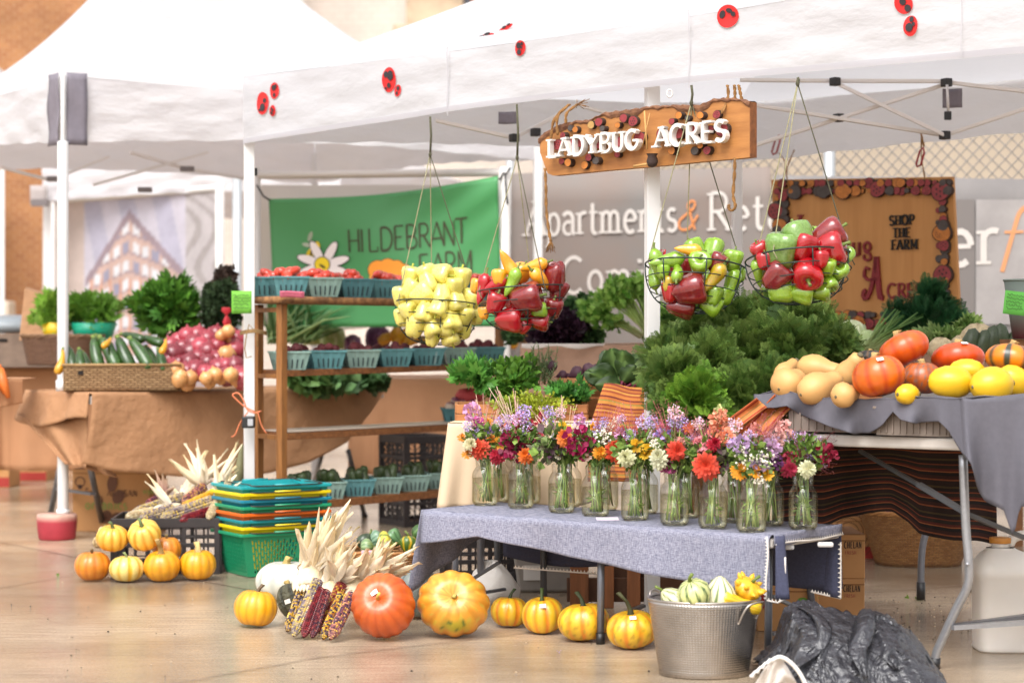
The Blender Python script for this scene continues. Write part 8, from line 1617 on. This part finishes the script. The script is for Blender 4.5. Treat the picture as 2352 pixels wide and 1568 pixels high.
ridge([(1992, 1397, 5.92), (1985, 1440, 5.80), (1970, 1490, 5.72), (1990, 1560, 5.62)], .05); ridge([(1830, 1392, 5.95), (1890, 1440, 5.82), (1860, 1500, 5.74), (1810, 1560, 5.64)], .04); ridge([(2070, 1455, 5.9), (2030, 1480, 5.8), (2060, 1540, 5.68)], .05)
wl = thing('white_liner_bag', 'white paper liner folded out at the lower left of the black bag', 'bag', Vector((P(1770, 1560, 5.6).x, 5.6, 0))); lw = mat('liner_paper', '#cfc6bd', .8, bump=(18, .5, .01))
ob('sheet', MB().grid(24, 14, lambda u, v: P(lerp(1716, 1850, u)+18*v*(1-u), pl([(0, 1600), (.25, 1545), (.45, 1508), (.6, 1512), (1, 1600)], u)+v*70*(1-.3*u), 5.62-.03*math.sin(u*4)+.012*math.sin(u*21+v*8))-wl.location), lw, wl, solid=.003)
q = smooth([P(x, y, 5.58) for x, y in ((1768, 1520), (1790, 1508), (1815, 1520), (1840, 1550), (1862, 1600))]); ob('rolled_edge', MB().tube([p-wl.location for p in q], .006, 8), mat('edge_white', '#ddd8d2', .6), wl); ob('torn_edge', MB().tube([P(1722+i*6, 1552-i*5+5*(i % 2), 5.57)-wl.location for i in range(9)], [.004, .007]*4+[.004], 6), mat('edge_white'), wl)
# scraps
for px, py, c, w, lab in ((2105, 1375, '#6a8a2c', .03, 'scrap of yellow green leaf on the ground under the white table'), (130, 1321, '#5a7a2c', .012, 'tiny green leaf scrap on the wet ground at left'), (612, 1356, '#d6d0c4', .02, 'small white crumb on the ground by the yellow pumpkin'), (1298, 1595, '#9a86c8', .01, 'violet petal on the ground by the striped squash'), (2225, 1358, '#5a4c40', .02, 'dark dirt clump near the white jug'), (1284, 1497, '#9a86c8', .008, 'tiny violet petal on the ground left of the tub')):
    if py > 1567: continue
    mb = MB(); [mb.scatter(LOBED if w > .01 else LEAF, np.array([(random.uniform(-1, 1)*w, random.uniform(-1, 1)*w, .004)]), rots(1, .9), w*1.2, np.array([srgb(c)])) for _ in range(3)]; tag(ob('ground_scrap', mb, leafm, loc=G(px, py)), lab, 'scrap')
mb = MB(); cr = random.Random(9)
for _ in range(260):
    g_ = G(cr.uniform(1990, 2330), cr.uniform(1372, 1470)) if cr.random() < .6 else G(cr.uniform(0, 1700), cr.uniform(1330, 1560)); s = cr.uniform(.0015, .005); mb.lathe([(.001, 0), (s, s*.3), (s*.6, s*.8), (.001, s)], 5, c=g_, col=np.array(srgb(cr.choice(['#3a2f28', '#5a4a3c', '#b09a80']))))
tag(ob('debris', mb, mat('crumbs', vcol=True, rough=.9)), 'fine crumbs of soil scattered on the wet ground', 'crumbs', kind='stuff')
# ================================================================ JARS AND FLOWERS
def glass_mat(name, tint, edge, gloss):
    m = bpy.data.materials.new(name); m.use_nodes = True; N, L = m.node_tree.nodes, m.node_tree.links; N.clear(); o = N.new('ShaderNodeOutputMaterial'); tr = N.new('ShaderNodeBsdfTransparent'); gl = N.new('ShaderNodeBsdfGlossy'); gl.inputs['Roughness'].default_value = .04; mx = N.new('ShaderNodeMixShader')
    lw_ = N.new('ShaderNodeLayerWeight'); lw_.inputs['Blend'].default_value = .35; r = N.new('ShaderNodeValToRGB'); r.color_ramp.elements[0].color = (*tint, 1); r.color_ramp.elements[1].color = (*edge, 1); r.color_ramp.elements[0].position = .35; L.new(lw_.outputs['Facing'], r.inputs[0]); L.new(r.outputs[0], tr.inputs[0])
    tc = N.new('ShaderNodeTexCoord'); n = N.new('ShaderNodeTexNoise'); n.inputs['Scale'].default_value = 45; L.new(tc.outputs['Object'], n.inputs['Vector']); bp = N.new('ShaderNodeBump'); bp.inputs['Strength'].default_value = .25; bp.inputs['Distance'].default_value = .004; L.new(n.outputs['Fac'], bp.inputs['Height']); L.new(bp.outputs[0], gl.inputs['Normal'])
    mu = N.new('ShaderNodeMapRange'); mu.inputs[3].default_value = gloss; mu.inputs[4].default_value = gloss+.35; L.new(lw_.outputs['Fresnel'], mu.inputs[0]); L.new(mu.outputs[0], mx.inputs[0]); L.new(tr.outputs[0], mx.inputs[1]); L.new(gl.outputs[0], mx.inputs[2]); L.new(mx.outputs[0], o.inputs[0]); return m
glm = glass_mat('jar_glass', (.985, .985, .965), (.74, .72, .60), .03); wam = glass_mat('jar_water', (.98, .965, .87), (.84, .80, .60), .01)
JP = [(.030, .0), (.038, .002), (.044, .008), (.0465, .02), (.0465, .105), (.044, .120), (.036, .135), (.0325, .140), (.0325, .146), (.0345, .148), (.0325, .151), (.0345, .155), (.0325, .158), (.0345, .162), (.033, .168), (.034, .171)]
stemm = mat('flower_stem', vcol=True, rough=.5)
petm = mat('petal', vcol=True, rough=.6, transl=.2)
def jar_proto():
    t = thing('mason_jar', 'x', 'jar'); sq = lambda th, v: (1+.035*np.abs(np.cos(2*th+math.pi/4))**3*(1 if v < .35 else 0), 0); mb = MB().lathe(JP, 40, mod=sq); mb.lathe([(.001, .001), (.030, .001)], 20); ob('glass', mb, glm, t)
    ob('water', MB().lathe([(.028, .004), (.036, .005), (.042, .010), (.0445, .02), (.0445, .1), (.001, .1)], 32), wam, t); ob('base_ring', MB().tube([(.037*math.cos(a), .037*math.sin(a), .0035) for a in np.linspace(0, 6.283, 30, endpoint=False)], .0022, 6, closed=True), glm, t); return t
front = [(1114, 1161), (1196, 1167), (1290, 1177), (1368, 1186), (1459, 1195), (1550, 1206), (1638, 1214), (1727, 1222), (1846, 1216)]
back = [(1142, 1152), (1213, 1157), (1306, 1164), (1391, 1171), (1481, 1180), (1577, 1190), (1686, 1200), (1768, 1208)]
def tz(px, py): p = TZ(px, py, .408); return p
fl = ['at the left end of the front row', 'second in the front row from the left', 'third in the front row, with green and purple basil leaves', 'fourth in the front row, magenta snapdragon above', 'fifth in the front row, white zinnia at its rim', 'sixth in the front row, cream ball zinnia at its left', 'seventh in the front row, big coral zinnia above', 'eighth in the front row, white berries and orange poppies above', 'at the right end of the front row, lone cream zinnia above']
jars = []
for i, (x, y) in enumerate(front): jars.append((place('jar', jar_proto, tz(x, y)+Vector((0, .012, 0)), (0, 0, i*.7), 1.0, f'glass jar of stems {fl[i]}', 'glass jars on the low table').location.copy(), i, 0))
for i, (x, y) in enumerate(back): jars.append((place('jar', jar_proto, tz(x, y)+Vector((0, .012, 0)), (0, 0, i*.9), 1.0, f'clear glass jar in the back row, {ORD[i]} of eight from the left', 'glass jars on the low table').location.copy(), i, 1))
def zinnia(mb, c, r, col, nrm, mid='#d9a82a', ball=False, layers=4):
    nrm = Vector(nrm).normalized(); q = nrm.to_track_quat('Z', 'Y').to_matrix(); a = np.array(srgb(col)); L = 6 if ball else layers
    T = tri(([(0, 0, 0), (-.13, .0, .5), (.13, 0, .5), (-.15, .02, .8), (.15, .02, .8), (0, 0, 1)], [(0, 2, 1, 1), (1, 2, 4, 3), (3, 4, 5, 5)]))
    for l in range(L):
        n_ = int(15-1.2*l); el = lerp(-10, 55, l/(L-1)) if not ball else lerp(-55, 78, l/(L-1)); pos, ro, sc, co = [], [], [], []
        for i in range(n_):
            th = 2*math.pi*(i+.5*l)/n_+random.uniform(-.08, .08); e = R(el+random.uniform(-8, 8)); d = Vector((math.cos(th)*math.cos(e), math.sin(th)*math.cos(e), math.sin(e))); side = Vector((-math.sin(th), math.cos(th), 0)); up = d.cross(side); M = q@Matrix((side, up, d)).transposed(); ro.append(np.array(M)); pos.append(tuple(c+q@Vector((0, 0, .012*l*(r/.025)*.35)))); sc.append(r*(1-.12*l if not ball else .9)*random.uniform(.9, 1.05)); k = random.uniform(.82, 1.12); co.append(a*k)
        mb.scatter(T, np.array(pos), np.array(ro), np.array(sc), np.array(co))
    if not ball: mb.lathe([(.001, r*.1), (r*.2, r*.16), (r*.14, r*.32), (.001, r*.36)], 8, c=c, col=np.array(srgb(mid)), M=q)
def cluster(mb, c, r, n, T, size, ca, cb, dark=.3, sq=(1, .8, 1)):
    d = RNG.normal(size=(n, 3)); d /= np.linalg.norm(d, axis=1)[:, None]; rad = RNG.random((n, 1))**.4; mb.scatter(T, d*rad*r*np.array(sq)+np.array(tuple(c)), rots(n, .6, d), size*(.7+.6*RNG.random(n)), cols(n, ca, cb, dark))
BUD = (np.array([(1, 0, 0), (-1, 0, 0), (0, 1, 0), (0, -1, 0), (0, 0, 1), (0, 0, -1.)]), np.array([(0, 2, 4), (2, 1, 4), (1, 3, 4), (3, 0, 4), (2, 0, 5), (1, 2, 5), (3, 1, 5), (0, 3, 5)]))
PET = tri(([(0, 0, 0), (-.5, .1, .45), (.5, .1, .45), (-.4, .2, .9), (.4, .2, .9)], [(0, 2, 1, 1), (1, 2, 4, 3)]))
# blooms: x, y, radius, colour, kind ; assigned to the nearest front jar
BL = [(1102, 1031, 23, '#cf4a30', 'z'), (1078, 1022, 17, '#d6cfa8', 'Z'), (1142, 1048, 19, '#b3263c', 'z'), (1060, 1005, 10, '#d98a2c', 'f'), (1128, 1008, 10, '#d9741c', 'f'), (1072, 1043, 12, '#d98a2c', 'f'),
      (1181, 1030, 25, '#7d0f38', 's'), (1147, 1020, 17, '#dd9a2c', 'f'), (1208, 1046, 18, '#d96a1c', 'z'), (1168, 1004, 14, '#8c1440', 's'), (1228, 985, 15, '#a81c34', 's'), (1195, 975, 12, '#b8203c', 's'),
      (1296, 1010, 21, '#dd7c34', 'Z'), (1330, 1014, 25, '#96164c', 's'), (1296, 985, 17, '#dcb52c', 'f'), (1258, 1012, 22, '#6a8a3c', 'l'), (1245, 1045, 20, '#7c9a44', 'l'), (1270, 1035, 16, '#4c5a34', 'l'), (1282, 1046, 10, '#d9cfb4', 'f'), (1340, 1038, 14, '#96164c', 's'), (1274, 1001, 8, '#d6d0dc', 'f'),
      (1378, 1040, 16, '#dd9020', 'z'), (1412, 1036, 29, '#cf4a2c', 'Z'), (1360, 1026, 12, '#a08ac4', 'c'), (1385, 1008, 22, '#d9d0bc', 'b'), (1350, 1050, 9, '#d3b0a0', 'f'),
      (1440, 1053, 23, '#d0cfa4', 'Z'), (1463, 1024, 17, '#cfa01c', 'f'), (1492, 1034, 17, '#d0a41c', 'f'), (1505, 1020, 12, '#d9d0bc', 'b'), (1480, 1045, 12, '#d0a41c', 'f'), (1490, 1043, 10, '#a48ac4', 'c'),
      (1515, 1060, 24, '#cfceae', 'Z'), (1553, 1035, 22, '#cf4632', 'z'), (1535, 1068, 15, '#a84c7c', 's'), (1575, 1040, 11, '#d6cdb8', 'b'),
      (1622, 1070, 31, '#d24a32', 'z'), (1637, 1024, 18, '#ab1830', 'Z'), (1611, 1020, 14, '#d98a94', 's'), (1654, 962, 17, '#dd9a7c', 's'), (1652, 985, 18, '#dc8a68', 's'), (1668, 1003, 16, '#dd8c6c', 's'), (1640, 1000, 16, '#d98e90', 's'), (1594, 1040, 19, '#7a5cb4', 'c'), (1660, 1060, 20, '#44502a', 'l'), (1662, 1030, 12, '#a898cc', 'c'), (1652, 940, 8, '#b8bc7c', 's'),
      (1735, 1040, 34, '#6f5cb0', 'c'), (1697, 1083, 19, '#dd9018', 'f'), (1733, 1084, 16, '#dd9418', 'f'), (1764, 1089, 14, '#dba018', 'f'), (1715, 1050, 24, '#d8d2c0', 'b'), (1758, 1050, 22, '#d8d2c0', 'b'), (1770, 1028, 18, '#b892b4', 's'), (1785, 1060, 14, '#5c2a5c', 's'), (1745, 1066, 18, '#b8a0c4', 's'), (1742, 1100, 14, '#d8d2c0', 'b'), (1790, 1010, 12, '#c89890', 's'), (1700, 1020, 16, '#b89cc0', 's'), (1678, 1075, 10, '#d8d2c0', 'b'),
      (1812, 1077, 19, '#9c2440', 'z'), (1853, 1077, 20, '#d6d6b0', 'z'), (1899, 1042, 17, '#8a1434', 's'), (1870, 1022, 22, '#7a4c68', 'c'), (1845, 1015, 16, '#a890c4', 'c'), (1884, 1060, 16, '#6c3a44', 'c'), (1822, 1030, 14, '#9a84bc', 'c'), (1860, 1040, 16, '#8a6aa0', 'c'), (1815, 1050, 12, '#9c2440', 's')]
rb = random.Random(11)
for x, y in [(1085, 950), (1098, 975), (1072, 975), (1118, 990), (1090, 995), (1140, 985), (1206, 990), (1188, 965), (1205, 950), (1165, 1000), (1262, 940), (1335, 955), (1288, 950), (1430, 970), (1428, 994), (1450, 1000), (1500, 975), (1482, 960), (1555, 955), (1570, 980), (1540, 975), (1530, 1005), (1600, 985), (1690, 985), (1805, 985), (1680, 1020), (1565, 1010), (1820, 1000), (1840, 995), (1375, 985), (1390, 975), (1720, 1000), (1760, 1000), (1590, 1005)]:
    BL.append((x+rb.uniform(-6, 6), y+rb.uniform(-16, 8), rb.uniform(10, 17), rb.choice(['#8a6cb8', '#a08ac8', '#b49ccc', '#c890b4', '#b8508c', '#d8a098', '#c0a0c8']), rb.choice('cccs')))
bl_n = ['mixed bouquet with coral zinnia and lavender statice in the leftmost front jar', 'bouquet with magenta snapdragon and straw grasses, second from left', 'bouquet with green purple shiso leaves and peach zinnia, third from left', 'bouquet with coral zinnia and white filler, fourth from left', 'bouquet with cream ball zinnia and yellow coreopsis, fifth from left', 'bouquet with red orange zinnia and pink grass, sixth from left', 'tall bouquet with peach snapdragons and huge coral zinnia, seventh from left', 'bouquet of purple statice, white berries and orange poppies, eighth from left', 'bouquet with lone cream zinnia and maroon feathery sprays at the right end']
KN = {'z': 'zinnia_bloom', 'Z': 'zinnia_bloom', 's': 'snapdragon_bloom', 'f': 'marigold_bloom', 'c': 'statice_spray', 'l': 'shiso_leaves', 'b': 'white_filler'}
def stems(mb, base, tips):
    for tp in tips:
        a = Vector((rb.uniform(-.026, .026), rb.uniform(-.026, .026), .012)); b = Vector((rb.uniform(-.018, .018), rb.uniform(-.018, .018), .15)); g_ = srgb(rb.choice(['#7d9a4c', '#8daa58', '#5f7a3a', '#9aac64', '#7a6a48', '#a3b468'])); mb.tube(smooth([a, a.lerp(b, .6), b, b.lerp(tp, .6)+Vector((0, 0, .01)), tp], 2), rb.uniform(.0012, .0026), 5, g_)
by = {i: [] for i in range(9)}
for b in BL: by[min(range(9), key=lambda i: abs(front[i][0]-b[0])+(14 if i == 7 and b[0] < 1680 else 0))].append(b)
for base, i, row in jars:
    if row == 0:
        t = thing('flower_bouquet', bl_n[i], 'flowers', base+Vector((0, 0, .004)), group='bouquets in glass jars'); tips = []; zero = t.location; Y0 = base.y
        for (x, y, r, col, kd) in by[i]:
            dy = {'z': -.05, 'Z': -.045, 'f': -.03, 's': -.02, 'c': .02, 'l': -.04, 'b': -.02}[kd]*(1 if y > 1000 else -.6); c = P(x, y, Y0+dy+rb.uniform(-.012, .012))-zero; rr = r*1.14/F*Y0; mb = MB(); tips.append(c)
            nv = Vector((rb.uniform(-.5, .5), -1, rb.uniform(.0, .7))); dk_ = tuple(np.array(srgb(col))*.7)
            if kd == 'z': zinnia(mb, c, rr*1.05, col, nv)
            elif kd == 'Z': zinnia(mb, c, rr, col, nv, ball=True)
            elif kd == 's': cluster(mb, c, rr, 70, PET, rr*.55, col, dk_, .35)
            elif kd == 'f': zinnia(mb, c, rr*1.05, col, nv+Vector((0, .3, .3)), mid='#c98a20', layers=2)
            elif kd == 'c': cluster(mb, c, rr, 150, PET, rr*.24, col, '#cdbcd8', .35); cluster(mb, c, rr*.9, 30, BUD, rr*.05, '#5d6a3c', '#7a6a5c', .3)
            elif kd == 'l': cluster(mb, c, rr*.9, 34, BROAD, rr*.9, col, '#543448' if rb.random() < .7 else '#9ab45c', .4)
            elif kd == 'b': cluster(mb, c, rr, 55, BUD, rr*.13, '#d8d2c4', '#e0dccc', .15)
            ob(KN[kd], mb, petm, t)
        mb = MB(); stems(mb, base, tips+[Vector((rb.uniform(-.05, .05), rb.uniform(-.03, .03), rb.uniform(.19, .25))) for _ in range(5)]); cluster(mb, Vector((0, 0, .06)), .022, 50, BLADE, .024, '#4a6a28', '#8ca450', .3, (.9, .9, 1.6)); ob('stems', mb, stemm, t)
        mb = MB(); cluster(mb, Vector((0, 0, .23)), .062, 200, LEAF, .03, '#3f5a26', '#7a9244', .5, (1.1, .7, .9)); ob('leaves', mb, leafm, t)
        mb = MB()
        if i in (0, 1, 2):
            for _ in range(24): a = Vector((rb.uniform(-.02, .02), rb.uniform(-.01, .02), .2)); b = P(rb.uniform(*((1080, 1150), (1120, 1190), (1210, 1350))[i]), rb.uniform(*((900, 980), (885, 970), (905, 985))[i]), Y0+rb.uniform(-.02, .05))-zero; mb.tube([a, a.lerp(b, .5)+Vector((0, 0, .01)), b], [.0006, .0006, .001], 4, srgb(rb.choice(['#c9a48c', '#d9bca4', '#b08078'])))
            ob('straw_grass', mb, stemm, t)
        if i in (4, 5, 6, 7, 8, 3):
            rg = {3: (1370, 1440, 925, 1000), 4: (1400, 1500, 915, 1000), 5: (1490, 1580, 920, 1010), 6: (1570, 1640, 960, 1010), 7: (1720, 1800, 945, 1010), 8: (1800, 1925, 985, 1090)}[i]; hc = ['#8a3c48', '#a04c50', '#7a3440', '#b06a60']
            for _ in range(46):
                a = Vector((rb.uniform(-.02, .02), rb.uniform(-.01, .02), .19)); b = P(rb.uniform(*rg[:2]), rb.uniform(*rg[2:]), Y0+rb.uniform(-.03, .06))-zero; cl = srgb(rb.choice(hc)); mb.tube([a, a.lerp(b, .6)+Vector((0, 0, .008)), b], .0007, 3, cl); n_ = 10; mb.scatter(BUD, np.array([tuple(a.lerp(b, rb.uniform(.55, 1.02))+Vector((rb.uniform(-.014, .014), rb.uniform(-.014, .014), rb.uniform(-.01, .014)))) for _ in range(n_)]), rots(n_), .0016, cols(n_, hc[0], hc[3], .2))
            ob('hair_grass', mb, stemm, t)
    else:
        t = thing('flower_bouquet', f'bouquet crowded behind the front row, in the {ORD[i]} back jar from the left', 'flowers', base+Vector((0, 0, .004)), group='bouquets in glass jars'); tips = []
        for k in range(14):
            c = Vector((rb.uniform(-.075, .075), rb.uniform(-.03, .04), rb.uniform(.20, .31))); tips.append(c); rr = rb.uniform(.015, .026); kd = rb.choice('scbfslc'); col = {'s': ['#b0486c', '#d08a80', '#9a2040'], 'c': ['#8a6cb8', '#a890c8'], 'b': ['#d8d2c0'], 'f': ['#d99428', '#d06a28'], 'l': ['#5a7434']}[kd]; col = rb.choice(col); mb = MB()
            if kd == 'f': zinnia(mb, c, rr, col, (rb.uniform(-.4, .4), -1, .4), layers=3)
            elif kd == 'c': cluster(mb, c, rr, 110, PET, rr*.25, col, '#cdbcd8', .35)
            elif kd == 'b': cluster(mb, c, rr, 45, BUD, rr*.14, '#d8d2c4', '#e0dccc', .15)
            elif kd == 'l': cluster(mb, c, rr, 24, BROAD, rr*.9, col, '#8aa050', .4)
            else: cluster(mb, c, rr, 55, PET, rr*.55, col, tuple(np.array(srgb(col))*.7), .35)
            ob(KN[kd], mb, petm, t)
        mb = MB(); stems(mb, base, tips+[Vector((rb.uniform(-.04, .04), rb.uniform(-.03, .03), .2)) for _ in range(6)]); cluster(mb, Vector((0, 0, .2)), .045, 90, LEAF, .03, '#3f5a26', '#7a9244', .5); ob('stems', mb, stemm, t)
